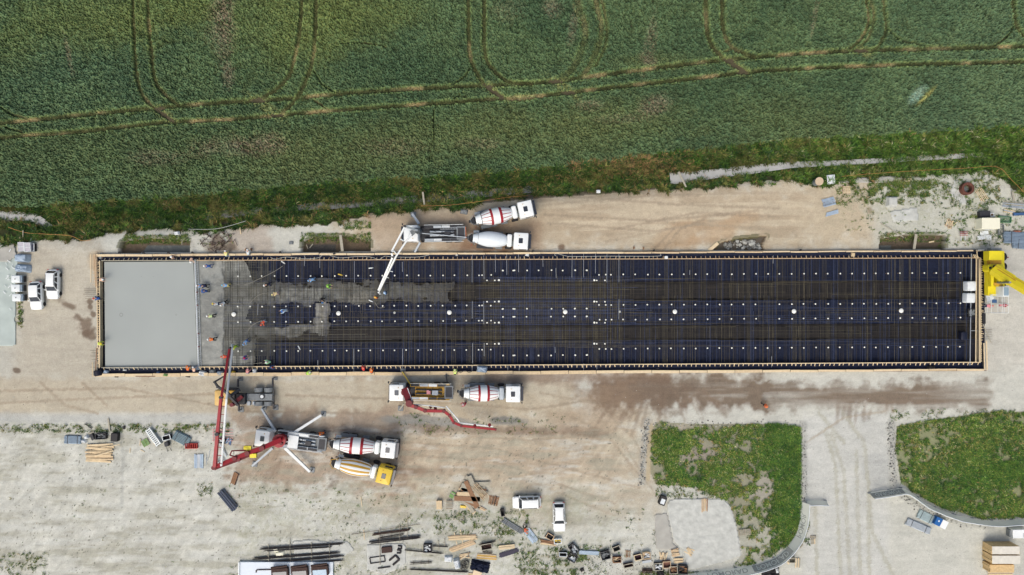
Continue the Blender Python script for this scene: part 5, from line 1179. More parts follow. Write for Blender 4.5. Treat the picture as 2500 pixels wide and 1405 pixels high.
def person(x, y, pose, face, jk, tr, hel, label, z=0.0, grp='construction workers'):
    """face: heading in photo degrees, 0 = right, 90 = up"""
    if pose not in POSES: POSES[pose] = make_pose(pose); o = POSES[pose]; fresh = True
    else:
        src = POSES[pose]; o = src.copy(); COL.objects.link(o)
        for ch in list(src.children): c = ch.copy(); COL.objects.link(c); c.parent = o
        fresh = False
    hz = {'stand': 1.2, 'bend': 1.0, 'reach': 1.1, 'kneel': .7, 'walk': 1.2}[pose]
    p = P(x, y, z + hz); o.location = (p.x, p.y, z); o.rotation_euler = (0, 0, math.radians(face - 90)); o.scale = (1.06,) * 3
    tag(o, label, 'person', grp)
    for ch in o.children:
        n = ch.name.split('.')[0]
        mt = {'jacket': jk, 'trousers': tr, 'helmet': hel, 'boots': (40, 36, 32)}.get(n)
        if mt: ch.material_slots[0].link = 'OBJECT'; ch.material_slots[0].material = cloth(mt)
    return o
WHT, BLU, LBL, NAV, ORG, RED, YEL, GRN, PNK, BLK, GRY, PCH = (245, 245, 245), (50, 90, 160), (130, 170, 215), (36, 48, 84), (236, 120, 50), (215, 60, 50), (236, 214, 70), (150, 205, 90), (236, 160, 160), (30, 30, 34), (170, 178, 186), (240, 196, 170)
ZB, ZC = -.02, .0
PEOPLE = [
 (243, 683, 'bend', 0, PCH, NAV, WHT, 'worker in a pale peach vest leaning over the left end formwork', .3),
 (241, 729, 'kneel', 180, BLU, NAV, RED, 'worker in blue kneeling on the left end formwork', .3),
 (239, 839, 'bend', 0, (214, 230, 90), GRY, YEL, 'worker in a lime vest low on the left end formwork', .3),
 (421, 628, 'stand', 0, PCH, NAV, WHT, 'worker with white helmet standing on the upper ledge left of the screed', ZC),
 (468, 630, 'bend', -90, PCH, NAV, WHT, 'worker in a peach vest bending at the upper end of the white screed', ZC),
 (552, 625, 'bend', 90, (240, 230, 150), GRY, WHT, 'worker in pale yellow at the upper edge planks right of the screed', ZC),
 (606, 622, 'bend', 90, (220, 226, 230), GRY, WHT, 'worker in pale grey at the upper edge planks, rightmost of those', ZC),
 (512, 650, 'bend', 180, BLU, BLU, WHT, 'worker in blue with a white helmet nearest the upper formwork right of the screed', .04),
 (494, 698, 'bend', 180, LBL, NAV, WHT, 'worker with white helmet bending beside the screed, upper of a trio', .04),
 (503, 699, 'bend', 180, NAV, BLK, BLU, 'worker in dark navy right behind the bending worker by the screed', .04),
 (504, 711, 'reach', 180, BLU, NAV, (60, 100, 170), 'worker in blue, lower one of the trio beside the screed', .04),
 (556, 697, 'bend', 180, LBL, (220, 200, 120), (120, 190, 220), 'worker in light blue and yellow standing in the wet concrete with a hose', .04),
 (533, 742, 'bend', 180, GRY, NAV, YEL, 'worker with yellow helmet and navy trousers in the wet concrete', .04),
 (549, 738, 'bend', 225, GRY, BLK, WHT, 'worker with white helmet next to the yellow-helmeted worker', .04),
 (519, 772, 'bend', 180, (200, 220, 160), BLK, WHT, 'worker with red gloves and pale green top near the middle of the screed', .04),
 (521, 829, 'bend', 180, ORG, BLK, WHT, 'worker in orange with a white helmet near the lower part of the screed', .04),
 (554, 871, 'bend', 180, (230, 90, 60), NAV, (230, 100, 60), 'worker in red-orange partly under the red boom tip', .04),
 (594, 876, 'reach', 20, (90, 70, 160), BLU, (190, 50, 90), 'worker in purple and blue right of the red boom', ZC),
 (575, 846, 'reach', 215, (214, 236, 70), GRN, YEL, 'worker in a lime yellow vest holding the red boom hose', ZC),
 (602, 832, 'bend', 240, LBL, BLU, LBL, 'worker in light blue beside the lime-vested hose man', ZC),
 (659, 884, 'reach', 180, (160, 215, 170), BLK, WHT, 'worker with green and white jacket at the lower formwork', ZC),
 (658, 897, 'kneel', 0, (50, 80, 130), BLK, (120, 40, 40), 'worker in dark clothes crouching on the lower formwork', .1),
 (645, 784, 'bend', 240, (226, 90, 60), GRY, (226, 100, 70), 'worker in red-orange guiding a hose on bare rebar', ZC),
 (697, 758, 'reach', 200, (190, 215, 240), WHT, (60, 120, 210), 'worker in pale blue with a blue helmet on bare rebar between cap rows', ZC),
 (657, 694, 'bend', 200, BLK, NAV, WHT, 'worker in black with a white helmet on the upper concrete strip', ZC),
 (677, 716, 'bend', 200, (226, 204, 150), (180, 150, 150), (226, 214, 150), 'worker in beige and pink on the upper concrete strip', ZC),
 (765, 682, 'bend', 200, LBL, LBL, LBL, 'worker in light blue bending above the upper concrete strip', ZC),
 (797, 698, 'reach', -10, GRN, NAV, GRN, 'worker in a bright green vest and navy trousers on the upper concrete strip', ZC),
 (785, 729, 'bend', -70, BLK, BLK, (50, 110, 170), 'worker in black with a blue helmet at the concrete column', ZC),
 (917, 727, 'stand', 60, ORG, NAV, (240, 190, 90), 'worker with an orange helmet just below the white boom tip', ZC),
 (941, 715, 'stand', 200, LBL, NAV, (190, 215, 245), 'worker with a pale blue helmet right of the white boom tip', ZC),
 (459, 905, 'bend', 90, ORG, NAV, (240, 130, 60), 'worker in orange on the lower ledge left of the screed end', ZC),
 (474, 908, 'bend', 90, PCH, NAV, WHT, 'worker in peach leaning on the lower edge plank by the screed end', ZC),
 (603, 912, 'bend', 70, PNK, GRY, PNK, 'worker in pink on the lower edge plank', ZC),
 (748, 913, 'bend', 20, (190, 236, 100), NAV, (240, 246, 220), 'worker in a lime vest on the lower edge plank', ZC),
 (887, 905, 'kneel', 90, RED, NAV, (200, 70, 60), 'worker in red crouching on the lower ledge', ZC),
 (907, 911, 'bend', 90, ORG, NAV, (245, 140, 50), 'worker in bright orange leaning on the lower edge plank', ZC),
 (1111, 914, 'bend', 90, (226, 246, 140), BLK, (240, 250, 180), 'worker in yellow-green beside the yellow-decked pump, below the lower planks', ZC),
 (790, 1057, 'reach', 200, ORG, NAV, (240, 130, 60), 'worker in orange beside the rear of the red-boomed pump', 0),
 (1137, 985, 'reach', 200, (190, 60, 80), (220, 200, 200), (230, 190, 200), 'worker in red and white below the chute of the lower mixer', 0),
 (1868, 991, 'walk', -20, (240, 120, 70), (50, 48, 50), (240, 130, 80), 'lone worker in orange walking on the haul road', 0),
 (1281, 1290, 'bend', -60, (240, 110, 70), BLK, (240, 140, 100), 'worker in orange bending over the pale blue steel beams', 0),
 (2408, 747, 'bend', 0, (240, 150, 160), NAV, (240, 120, 130), 'worker in pink-red under the white scaffold at the right end', .2),
]
for (x, y, ps, fc, jk, tr_, hl, lab, z) in PEOPLE: person(x, y, ps, fc, jk, tr_, hl, lab, z)

# ------------------------------------------------------------------ hoses, ropes and cables
m_hose = mat('hose_grey', C(150, 146, 136), .6); m_rope = mat('rope_orange', C(214, 150, 90), .7); m_cable = mat('cable_pale', C(206, 206, 200), .6)
def hose(pts, r, m, label, z=.08, cat='hose', name='hose', zs=None):
    # smooth the corner points
    P3 = [P(a, b, z) for a, b in pts]; out = []
    for i in range(len(P3) - 1):
        p0 = P3[max(i - 1, 0)]; p1 = P3[i]; p2 = P3[i + 1]; p3 = P3[min(i + 2, len(P3) - 1)]
        for k in range(5):
            t = k / 5; out.append(.5 * ((2 * p1) + (p2 - p0) * t + (2 * p0 - 5 * p1 + 4 * p2 - p3) * t * t + (-p0 + 3 * p1 - 3 * p2 + p3) * t ** 3))
    out.append(P3[-1]); mb = MB(); mb.path(out, r, 5, m=0); return tag(mb.build(name, m, None, True), label, cat)
hose([(578, 695), (600, 695), (640, 678), (672, 662), (690, 650)], .035, m_hose, 'thin vibrator hose running up to the upper formwork'); hose([(608, 742), (630, 722), (650, 716), (668, 714)], .035, m_hose, 'thin hose curving to the beige-clad worker'); hose([(608, 828), (606, 808), (620, 792), (640, 783)], .04, m_hose, 'hose curving down from the red-orange worker')
hose([(566, 741), (585, 741), (594, 747)], .03, m_hose, 'short hose in the wet concrete by the white-helmeted worker'); hose([(770, 704), (775, 722), (780, 728)], .03, m_hose, 'short hose reaching the worker in black'); hose([(915, 738), (925, 752), (940, 750)], .03, m_hose, 'dark curled hose below the orange-helmeted worker'); hose([(600, 886), (620, 888), (640, 886)], .03, m_hose, 'hose lying above the lower formwork near the purple worker')
hose([(660, 628), (672, 633), (700, 628), (740, 632), (776, 630), (790, 620)], .03, m_cable, 'pale cable looping along the upper ledge, left length', z=.45); hose([(800, 622), (830, 630), (870, 627), (905, 628), (925, 634), (940, 626), (960, 628), (1020, 628), (1050, 622)], .03, m_cable, 'pale cable looping along the upper ledge, middle length', z=.45)
hose([(1358, 626), (1354, 622), (1362, 620), (1380, 625), (1400, 627), (1480, 626), (1600, 626), (1613, 622), (1610, 616)], .03, m_cable, 'pale cable with a loop along the upper ledge, right length', z=.45)
hose([(365, 624), (380, 620), (395, 624), (385, 630), (370, 628), (390, 622), (405, 627)], .04, m_ch, 'black cable tangled on the upper ledge above the slab', z=.3)
hose([(1115, 906), (1125, 910), (1135, 905), (1145, 910), (1155, 905), (1150, 903)], .04, m_ch, 'black cable coils on the lower plank beside the blue-grey tarpaulin', z=.66)
hose([(1028, 503), (1100, 501), (1180, 491), (1240, 482), (1290, 478)], .02, m_rope, 'orange warning rope along the ditch behind the upper pump', z=.9, cat='rope', name='warning_rope'); hose([(2055, 431), (2150, 423), (2260, 416), (2360, 411), (2434, 408), (2470, 440), (2500, 470)], .02, m_rope, 'orange warning rope bounding the upper right corner', z=.9, cat='rope', name='warning_rope')
hose([(460, 560), (520, 560), (560, 552), (600, 540)], .03, m_cable, 'pale rope lying in the grass above the first pit', z=.7, cat='rope', name='rope'); hose([(20, 555), (60, 568), (110, 572), (170, 576), (200, 588), (222, 586)], .03, m_rope, 'sagging orange rope over the grass near the left edge', z=.5, cat='rope', name='warning_rope')
for i, (x, y, a, m, lab) in enumerate([(691, 641, -35, m_white2, 'pale hose nozzle lying by the upper formwork'), (830, 671, -15, m_yel, 'yellow-white hose nozzle near the top cap row'), (905, 655, 5, m_white2, 'white nozzle left of the white boom'), (905, 735, -25, m_white2, 'white nozzle below the concrete strip'), (730, 849, -60, m_white2, 'white stick lying on rebar above the bottom cap row'), (828, 671, 0, m_white2, '')]):
    if not lab: continue
    mb = MB(); mb.tube((-.3, 0, 0), (.25, 0, .03), .09, 8); mb.tube((.25, 0, .03), (.4, 0, .03), .05, 8); o = mb.build('hose_nozzle', m, None, True); o.location = P(x, y, .12); o.rotation_euler = (0, 0, math.radians(a)); tag(o, lab, 'nozzle')
# ------------------------------------------------------------------ loose things on the yard
def at(o, x, y, z, deg): o.location = P(x, y, z); o.rotation_euler = (0, 0, math.radians(deg)); return o
def S(v): return v / 16.0
m_bag = mat('bag_white', C(232, 234, 238), .8, var=.08, scale=3, bump=.6, bscale=3); m_tarp = mat('tarp_bluegrey', C(170, 186, 206), .6, var=.12, scale=2, bump=.7, bscale=2.5)
m_rust = mat('rust_dark', C(72, 52, 46), .85, var=.35, scale=3); m_rebd = mat('rebar_black', C(52, 48, 50), .8, var=.3, scale=2); m_cream = mat('cream', C(248, 242, 220), .6, var=.03)
m_green = mat('pallet_green', C(130, 168, 100), .8, var=.15); m_gframe = mat('frame_green', C(84, 140, 100), .6, var=.15); m_blue = mat('steel_blue', C(70, 104, 150), .5, metal=.2, var=.2)
m_dkin = mat('crate_inside', C(46, 42, 46), .85, var=.4, scale=6); m_brin = mat('crate_brown', C(96, 66, 60), .85, var=.35, scale=6); m_strap = mat('strap', C(60, 60, 60), .6)
m_teal = mat('sheet_teal', C(184, 193, 189), .42, var=.16, scale=.35, bump=.2, bscale=.8); m_geo = mat('geotextile', C(200, 199, 194), .85, var=.20, scale=1.1, bump=.9, bscale=1.6); m_mud = mat('sheet_mud', C(176, 172, 165), .6, var=.15, scale=.8)
def crate(x, y, w, l, deg, label, rim=m_w4, inside=m_dkin, fill=None, h=.55, z=0, name='crate', cat='crate', group=None):
    """open box: floor, four walls, a rim, some contents"""
    t = thing(name, label, cat, group=group); at(t, x, y, z, deg); w, l = S(w), S(l)
    mb = MB(); e = .05
    mb.box((0, 0, .05), (w - .02, l - .02, .08)); 
    for s in (1, -1): mb.box((s * (w / 2 - e / 2), 0, h / 2 + .05), (e, l, h)); mb.box((0, s * (l / 2 - e / 2), h / 2 + .05), (w - 2 * e - .004, e, h - .01))
    mb.build('walls', inside, t)
    mb = MB()
    for s in (1, -1): mb.box((s * (w / 2 - .03), 0, h + .08), (.10, l + .04, .05)); mb.box((0, s * (l / 2 - .03), h + .078), (w - .14, .10, .05))
    mb.build('rim', rim, t)
    if fill is not None:
        mb = MB()
        for _ in range(14):
            a = (random.uniform(-.4, .4) * w, random.uniform(-.4, .4) * l, random.uniform(.15, h * .8)); mb.box(a, (random.uniform(.12, .5) * w, random.uniform(.05, .2) * l, .08), random.uniform(-.6, .6))
        mb.build('contents', fill, t)
    return t
def pallet(x, y, w, l, deg, label, m=m_w4, n=6, z=0, group=None):
    t = thing('pallet', label, 'pallet', group=group); at(t, x, y, z, deg); w, l = S(w), S(l); mb = MB(); mb2 = MB()
    for i in range(n): mb.box((0, -l / 2 + (i + .5) * l / n, .13), (w, l / n * .62, .025))
    for s in (-1, 0, 1): mb2.box((s * (w / 2 - .06), 0, .06), (.1, l, .09))
    mb.build('boards', m, t); mb2.build('runners', m_w3, t); return t
def planks(x, y, w, l, deg, label, n, ms=(m_w2, m_w5, m_w1), jit=3.0, layers=2, name='plank_pile', cat='plank pile', h=.06, z=0, fan=0.0, pw=.16):
    """boards of length w lying side by side over a width l"""
    t = thing(name, label, cat); at(t, x, y, z, deg); w, l = S(w), S(l)
    for s in (-.3, .3): mb = MB(); mb.box((w * s, 0, .04), (.1, l, .08)); mb.build('bearer', m_w3, t)
    for k in range(n):
        yy = -l / 2 + (k + .5) * l / n; lay = k % layers
        mb = MB(); mb.box((random.uniform(-.04, .04) * w, yy, .08 + h / 2 + lay * (h + .004)), (w * random.uniform(.86, 1.0), pw * random.uniform(.8, 1.2), h), math.radians(random.uniform(-jit, jit)) + fan * (k / n - .5))
        mb.build('board', random.choice(ms), t)
    return t
def bundle(x0, y0, x1, y1, r, n, m, label, cat='pipe bundle', name='pipe_bundle', layers=2, z=0, straps=True, taper=0):
    a, b = P(x0, y0, z), P(x1, y1, z); c = (a + b) / 2; d = b - a; L = d.length
    t = thing(name, label, cat, (c.x, c.y, z), math.atan2(d.y, d.x))
    for k in range(layers):
        mb = MB(); q = n - k
        for i in range(q):
            yy = (i - (q - 1) / 2) * r * 2.05; dx = random.uniform(-.03, .03) * L; mb.tube((-L / 2 + dx, yy, .06 + r + k * r * 1.8), (L / 2 + dx, yy + random.uniform(-1, 1) * taper, .06 + r + k * r * 1.8), r, 8)
        mb.build('pipe_layer', m, t, True)
    if straps:
        for s in (-.3, .3):
            mb = MB(); mb.box((s * L, 0, .06 + r * 2 * layers), (.06, n * r * 2.1, .03)); mb.build('strap', m_strap, t)
            mb = MB(); mb.box((s * L, 0, .03), (.12, n * r * 2.3, .06)); mb.build('bearer', m_w3, t)
    return t
def rebars(x0, y0, x1, y1, n, w, label, m=m_rebd, z=0, posts=None):
    a, b = P(x0, y0, z), P(x1, y1, z); c = (a + b) / 2; d = b - a; L = d.length
    t = thing('rebar_bundle', label, 'rebar bundle', (c.x, c.y, z), math.atan2(d.y, d.x)); mb = MB()
    for i in range(n):
        yy = random.uniform(-.5, .5) * w; zz = .14 + random.random() * .16; dx = random.uniform(-.04, .04) * L
        mb.tube((-L / 2 + dx, yy, zz), (L / 2 + dx, yy + random.uniform(-.1, .1) * w, zz), .02, 5)
    mb.build('bars', m, t)
    for s in (-.35, 0, .35): mb = MB(); mb.box((s * L, 0, .06), (.1, w * 1.9, .1)); mb.build('bearer', m_w4, t)
    return t
def softbox(x, y, w, l, h, deg, m, label, name, cat, rough=.05, part=None, z=0, group=None, n=9):
    """sagging, wrinkled heap or bag"""
    w, l = S(w), S(l); mb = MB(); V = []
    for j in range(n):
        for i in range(n):
            u, v = i / (n - 1) * 2 - 1, j / (n - 1) * 2 - 1; e = max(abs(u), abs(v)); f = 1 - max(0, (e - .62) / .38) ** 2.2
            V.append((u * w / 2 * (1 + random.uniform(-.05, .05)), v * l / 2 * (1 + random.uniform(-.05, .05)), max(.01, h * f * (1 + random.uniform(-rough, rough) * 3))))
    mb.add(V, [(j * n + i, j * n + i + 1, (j + 1) * n + i + 1, (j + 1) * n + i) for j in range(n - 1) for i in range(n - 1)])
    o = mb.build(name, m, None, True); at(o, x, y, z, deg); return tag(o, label, cat, group)
def sheet(pts, z, m, label, name, cat, amp=.05, step=.16, thick=.03, kind=None):
    """thin cloth or slab cut to a polygon, gently rumpled"""
    W = [P(a, b, z) for a, b in pts]; x0, x1 = min(p.x for p in W), max(p.x for p in W); y0, y1 = min(p.y for p in W), max(p.y for p in W)
    nx, ny = max(3, int((x1 - x0) / step)), max(3, int((y1 - y0) / step))
    xs = np.linspace(x0, x1, nx); ys = np.linspace(y0, y1, ny); X, Y = np.meshgrid(xs, ys); ins = inpoly(X, Y, [(p.x, p.y) for p in W])
    Z = z + amp * (fbm(X / 1.3 + 50, Y / 1.3 + 50, 700, 3) - .3); Z = np.maximum(Z, z + .01)
    k = ins[:-1, :-1] & ins[1:, 1:] & ins[:-1, 1:] & ins[1:, :-1]
    o = gridmesh(name, xs, ys, Z, np.ones(X.shape + (3,), np.float32) * .5, m, k)
    md = o.modifiers.new('solid', 'SOLIDIFY'); md.thickness = thick
    return tag(o, label, cat, kind=kind)
# ---- left edge
sheet([(-120, 590), (30, 590), (38, 602), (46, 640), (40, 700), (38, 780), (40, 845), (0, 848), (-120, 848)], .10, m_teal, 'pale teal plastic sheet covering the ground at the left edge', 'ground_sheet', 'sheet', .12)
sheet([(-120, 596), (34, 594), (42, 625), (20, 642), (-120, 640)], .21, m_mud, 'muddy grey end of the teal sheet, strewn with white scraps', 'muddy_sheet', 'sheet', .05)
for i in range(16):
    mb = MB(); a = random.uniform(0, 3.1); mb.beam((-.3 * random.uniform(.4, 1), 0, 0), (.3, random.uniform(-.1, .1), 0), random.uniform(.05, .14), .03); o = mb.build('debris_strip', m_white2); at(o, random.uniform(2, 34), random.uniform(600, 760), .34, math.degrees(a)); tag(o, 'small white scrap lying on the teal sheet', 'scrap', 'white scraps on the teal sheet')
def cage_crate(x, y, lab):
    t = thing('crate', lab, 'crate'); at(t, x, y, 0, 2)
    mb = MB(); mb.rbox((0, 0, .1), (.88, 1.25, .9), .05); mb.build('load', mat('foil_mauve', C(196, 190, 200), .6, var=.1, scale=3), t)
    mb = MB()
    for s in (1, -1): mb.box((s * .44, 0, 1.02), (.07, 1.36, .07)); mb.box((0, s * .66, 1.018), (.84, .07, .07)); [mb.box((s * .44, q * .66, .5), (.07, .07, 1.0)) for q in (1, -1)]
    mb.box((0, 0, 1.02), (.80, .07, .06)); mb.build('frame', m_white2, t); return t
cage_crate(63, 604, 'left one of two foil-wrapped crates with white frames'); cage_crate(78.5, 605, 'right one of two foil-wrapped crates with white frames')
crate(86, 605, 8, 18, 0, 'narrow dark crate right of the two foil-wrapped crates', rim=m_white2, h=.5)
softbox(60, 631, 32, 20, 1.1, -3, m_tarp, 'bluish tarpaulin-wrapped block below the white-framed crates', 'wrapped_block', 'wrapped block', .03); softbox(60, 656, 35, 19, 1.0, -4, m_tarp, 'crumpled bluish wrapped block above the three white boxes', 'wrapped_block', 'wrapped block', .07)
def tankbox(x, y, lab):
    t = thing('equipment_box', lab, 'box', group='white boxes beside the parked hatchback'); at(t, x, y, 0, 0)
    mb = MB(); mb.rbox((-.12, 0, .1), (1.34, 1.12, 1.0), .12, 4, rt=.12); mb.build('body', mat('box_white', C(238, 240, 242), .45, var=.04), t, True); mb = MB(); mb.tube((-.15, 0, 1.1), (-.15, 0, 1.17), .07, 10); mb.build('filler_cap', m_ch, t)
    mb = MB(); mb.rbox((.66, 0, .15), (.22, 1.0, .8), .05); mb.build('blue_front', m_blueg, t); mb = MB(); mb.rbox((.80, 0, .1), (.06, .9, .5), .02); mb.build('grille', m_ch, t)
tankbox(52, 682, 'topmost of the three white boxes beside the parked hatchback'); tankbox(52, 704, 'middle one of the three white boxes beside the parked hatchback'); tankbox(54, 727, 'lowest of the three white boxes beside the parked hatchback')
planks(53, 584, 15, 9, 90, 'small yellow crate of boards in the upper left corner of the yard', 4, layers=1); planks(61, 584, 12, 7, 90, 'small brown board stack next to the small yellow one', 3, ms=(m_w3, m_w4), layers=1)
plank('post', P(56.5, 563, .8), P(56, 578, .4), .1, .1, m_w4, 'grey post standing above the small yellow crate', cat='post')
mb = MB(); mb.rbox((0, 0, 0), (.9, .55, .3), .06); tag(at(mb.build('white_box', m_white2), 84, 587, 0, 3), 'flat pale box above the foil-wrapped crates', 'box')
# ---- bits on the left yard
bundle(160, 1073, 200, 1074, .07, 9, m_blueg, 'pale blue pipe bundle at the left of the tools by the plank pile'); softbox(214, 1067, 11, 9, .5, 20, m_bag, 'white bag above another at the end of the pale blue pipes', 'bag', 'bag'); softbox(207, 1077, 12, 8, .5, -10, m_bag, 'white bag lowest at the end of the pale blue pipes', 'bag', 'bag')
mb = MB(); mb.rbox((0, 0, .0), (.5, 1.0, .5), .08); tag(at(mb.build('tool_box', m_ch), 229, 1066, 0, 25), 'dark box leaning beside the two white bags', 'box')
crate(251, 1064, 25, 14, 3, 'black crate with slats above the plank pile', rim=m_ch, inside=m_dkin, fill=m_chg); 
mb = MB(); mb.rbox((0, 0, 0), (1.05, 1.3, .75), .12); tag(at(mb.build('black_tub', m_blk), 285, 1066, 0, -4), 'glossy black tub right of the black crate', 'tub')
plank('plank', P(215, 1059, .2), P(230, 1055, .2), .22, .12, m_w4, 'grey plank above the white bags'); plank('plank', P(207, 1035, .2), P(224, 1047, .2), .1, .1, m_ch, 'dark bar lying in the weeds above the tools')
plank('plank', P(264, 1022, .15), P(268, 1054, .15), .22, .08, m_w4, 'pale grey plank lying upright in the picture above the black crate'); mb = MB(); mb.rbox((0, 0, 0), (.32, .5, .25), .06); tag(at(mb.build('bucket', m_blk), 304, 1044, 0, 0), 'small black bucket at the foot of the vertical path', 'bucket')
planks(244, 1106, 68, 44, -2, 'messy pile of fresh yellow planks on the left yard', 15, ms=(m_w1, m_w5, m_w5, m_w2), jit=6, layers=3, pw=.22)
plank('plank', P(232, 1114, .5), P(277, 1101, .5), .16, .06, m_w2, 'loose plank slanting across the messy yellow pile'); plank('plank', P(235, 1096, .5), P(292, 1086, .5), .1, .06, m_w2, 'thin plank sticking out right of the messy yellow pile')
t = thing('ladder_section', 'white ladder-like aluminium section beside the green pallet', 'ladder'); at(t, 378, 1066, 0, -54)
mb = MB(); mb.box((0, .36, .3), (3.0, .1, .5)); mb.box((0, -.36, .3), (3.0, .1, .5)); mb.build('side_rails', m_alu, t); mb = MB()
for k in range(10): mb.box((-1.35 + k * .3, 0, .5), (.14, .62, .08))
mb.build('rungs', m_alu, t)
pallet(356, 1081, 17, 17, 30, 'green pallet left of the white ladder section', m_green, 6, z=.1)
for (a, b, c, d, lb) in ((343, 1073, 341, 1089, 'short yellow lath left of the green pallet'), (343, 1098, 353, 1104, 'short yellow lath below the green pallet'), (318, 1094, 317, 1106, 'short white lath on the left yard'), (374, 1073, 377, 1086, 'thin brown stick between green pallet and ladder')): plank('lath', P(a, b, .1), P(c, d, .1), .09, .05, m_w2, lb, cat='lath')
crate(411, 1067, 20, 12, 14, 'dark crate with a pale rim right of the white ladder', rim=m_white2); mb = MB(); mb.rbox((0, 0, .1), (.6, .7, .6), .1); [mb.tube((s * .2, -.3, .3), (s * .3, -1.2, .05), .03) for s in (1, -1)]; tag(at(mb.build('wheelbarrow', m_ch), 411, 1083, 0, 10), 'dark handcart below the pale-rimmed crate', 'handcart')
bundle(427, 1061, 464, 1080, .10, 8, mat('pipe_grey', C(140, 158, 166), .5, metal=.3, var=.15), 'grey-blue pipe bundle leading to the red rack')
t = thing('red_rack', 'low red steel rack at the end of the grey-blue pipes', 'rack'); at(t, 470, 1088, 0, 1)
mb = MB(); [mb.box((0, s * .36, .25), (1.8, .06, .5)) for s in (1, -1)]; [mb.box((-.85 + k * .28, 0, .3), (.07, .7, .5)) for k in range(7)]; mb.build('frame', mat('rack_red', C(200, 60, 54), .5, var=.2), t); mb = MB(); mb.box((0, 0, .06), (1.7, .62, .08)); mb.build('tray', m_dred, t)
planks(486, 1126, 36, 22, 90, 'pale blue steel planks lying side by side left of the red boom', 6, ms=(m_blueg, m_tarp, m_ltg), jit=.5, layers=1, name='steel_planks', cat='steel planks', pw=.22)
plank('lath', P(503, 1108, .1), P(504, 1136, .1), .06, .05, m_ltg, 'thin pale rod right of the blue steel planks', cat='rod'); plank('lath', P(513, 1098, .1), P(506, 1126, .1), .06, .05, m_ltg, 'slanting pale rod right of the blue steel planks', cat='rod')
t = thing('shoring_rack', 'stack of thin steel frames with a green one under the red boom', 'frames'); at(t, 548, 1062, 0, 0)
mb = MB(); [mb.box((-.2, .8 - k * .42, .2), (3.2, .05, .05)) for k in range(5)]; mb.box((-1.6, 0, .2), (.05, 1.9, .05)); mb.build('red_frame', m_pink, t); mb = MB(); mb.box((-.6, .1, .3), (.7, .4, .06)); mb.build('green_plate', m_green, t)
planks(559, 1077, 16, 14, 60, 'blue steel brackets piled right of the white boom pipe', 7, ms=(m_blue, m_blue, m_blueg), jit=30, layers=3, name='steel_brackets', cat='brackets', pw=.1); crate(544, 1076, 12, 16, 80, 'dark crate with a white beam under the boom pipe', fill=m_white2)
planks(540, 1124, 22, 14, 35, 'grey rods stacked slanting under the boom pipe', 8, ms=(m_ltg, m_chg), jit=2, layers=1, name='rod_stack', cat='rods', pw=.06)
plank('beam', P(532, 1076, .3), P(553, 1116, .3), .2, .12, m_ltg, 'pale beam slanting beneath the long red boom', cat='beam')
planks(574, 1168, 32, 13, 72, 'brown bundle of old boards below the red-boomed pump', 6, ms=(m_rust, m_w3, m_rust), jit=1, layers=2, pw=.14, name='board_bundle', cat='board bundle')
bundle(540, 1199, 576, 1243, .15, 4, mat('pipe_shiny', C(120, 124, 138), .25, metal=.7, var=.2), 'shiny dark pipe bundle lying diagonally on the lower left yard'); 
for (a, b, c, d, lb) in ((881, 1214, 884, 1238, 'upper of two thin yellow laths on the bare gravel'), (888, 1294, 890, 1318, 'lower of two thin yellow laths on the bare gravel'), (570, 1162, 575, 1164, 'tiny white scrap of wood')): plank('lath', P(a, b, .08), P(c, d, .08), .1, .05, m_w2, lb, cat='lath')
# ---- bottom: rebar racks
for i, (x0, y0, x1, y1, n, w, lb) in enumerate([(642, 1339, 836, 1326, 22, .28, 'topmost long black rebar bundle on the rack'), (650, 1344, 806, 1335, 14, .2, 'shorter second rebar bundle from the top of the rack'), (624, 1363, 824, 1348, 26, .34, 'third black rebar bundle, sticking out furthest left'), (634, 1374, 834, 1357, 30, .38, 'fourth and thickest black rebar bundle on the rack'), (632, 1382, 833, 1367, 22, .26, 'lowest black rebar bundle, over the white platform'), (912, 1304, 1000, 1292, 24, .34, 'reddish rebar bundle, upper one right of the rack'), (925, 1314, 985, 1303, 12, .3, 'short dark rebar bundle between two longer ones'), (905, 1324, 1024, 1310, 30, .42, 'dark rebar bundle just above the pale ground sheet'), (990, 1342, 1080, 1350, 12, .16, 'thin rebar bundle running through the wooden-rimmed black box'), (1058, 1332, 1094, 1334, 12, .2, 'short dark bundle left of the fan of planks'), (1002, 1375, 1054, 1372, 10, .3, 'V-shaped short rebar pile on the grass, upper'), (1002, 1389, 1140, 1395, 16, .2, 'long low rebar bundle near the bottom edge')]): rebars(x0, y0, x1, y1, n, w, lb, m_rust if 'reddish' in lb else m_rebd)
plank('rod', P(858, 1305, .2), P(1026, 1280, .2), .05, .05, m_rust, 'very long thin rusty rod above the reddish bundle', cat='rod')
for (x, y0, y1) in ((655, 1330, 1386), (708, 1316, 1380), (760, 1325, 1382), (804, 1328, 1372), (927, 1290, 1380), (975, 1280, 1325), (994, 1262, 1312), (1070, 1320, 1345), (1085, 1315, 1335)): plank('bearer', P(x, y0, .2), P(x + 1, y1, .2), .09, .1, m_w4, 'thin timber bearer under the rebar bundles', 'timber bearers under the rebar bundles', 'bearer')
t = thing('white_platform', 'white flat platform at the bottom edge with three dark tubs on it', 'platform'); at(t, 701, 1391, 0, 0); mb = MB(); mb.rbox((0, 0, .05), (14.2, 2.6, .35), .08); mb.build('deck', mat('platform_white', C(222, 230, 242), .45, var=.04), t); mb = MB(); mb.box((-7.15, 0, .3), (.2, 2.6, .6)); mb.build('edge_rail', m_white2, t)
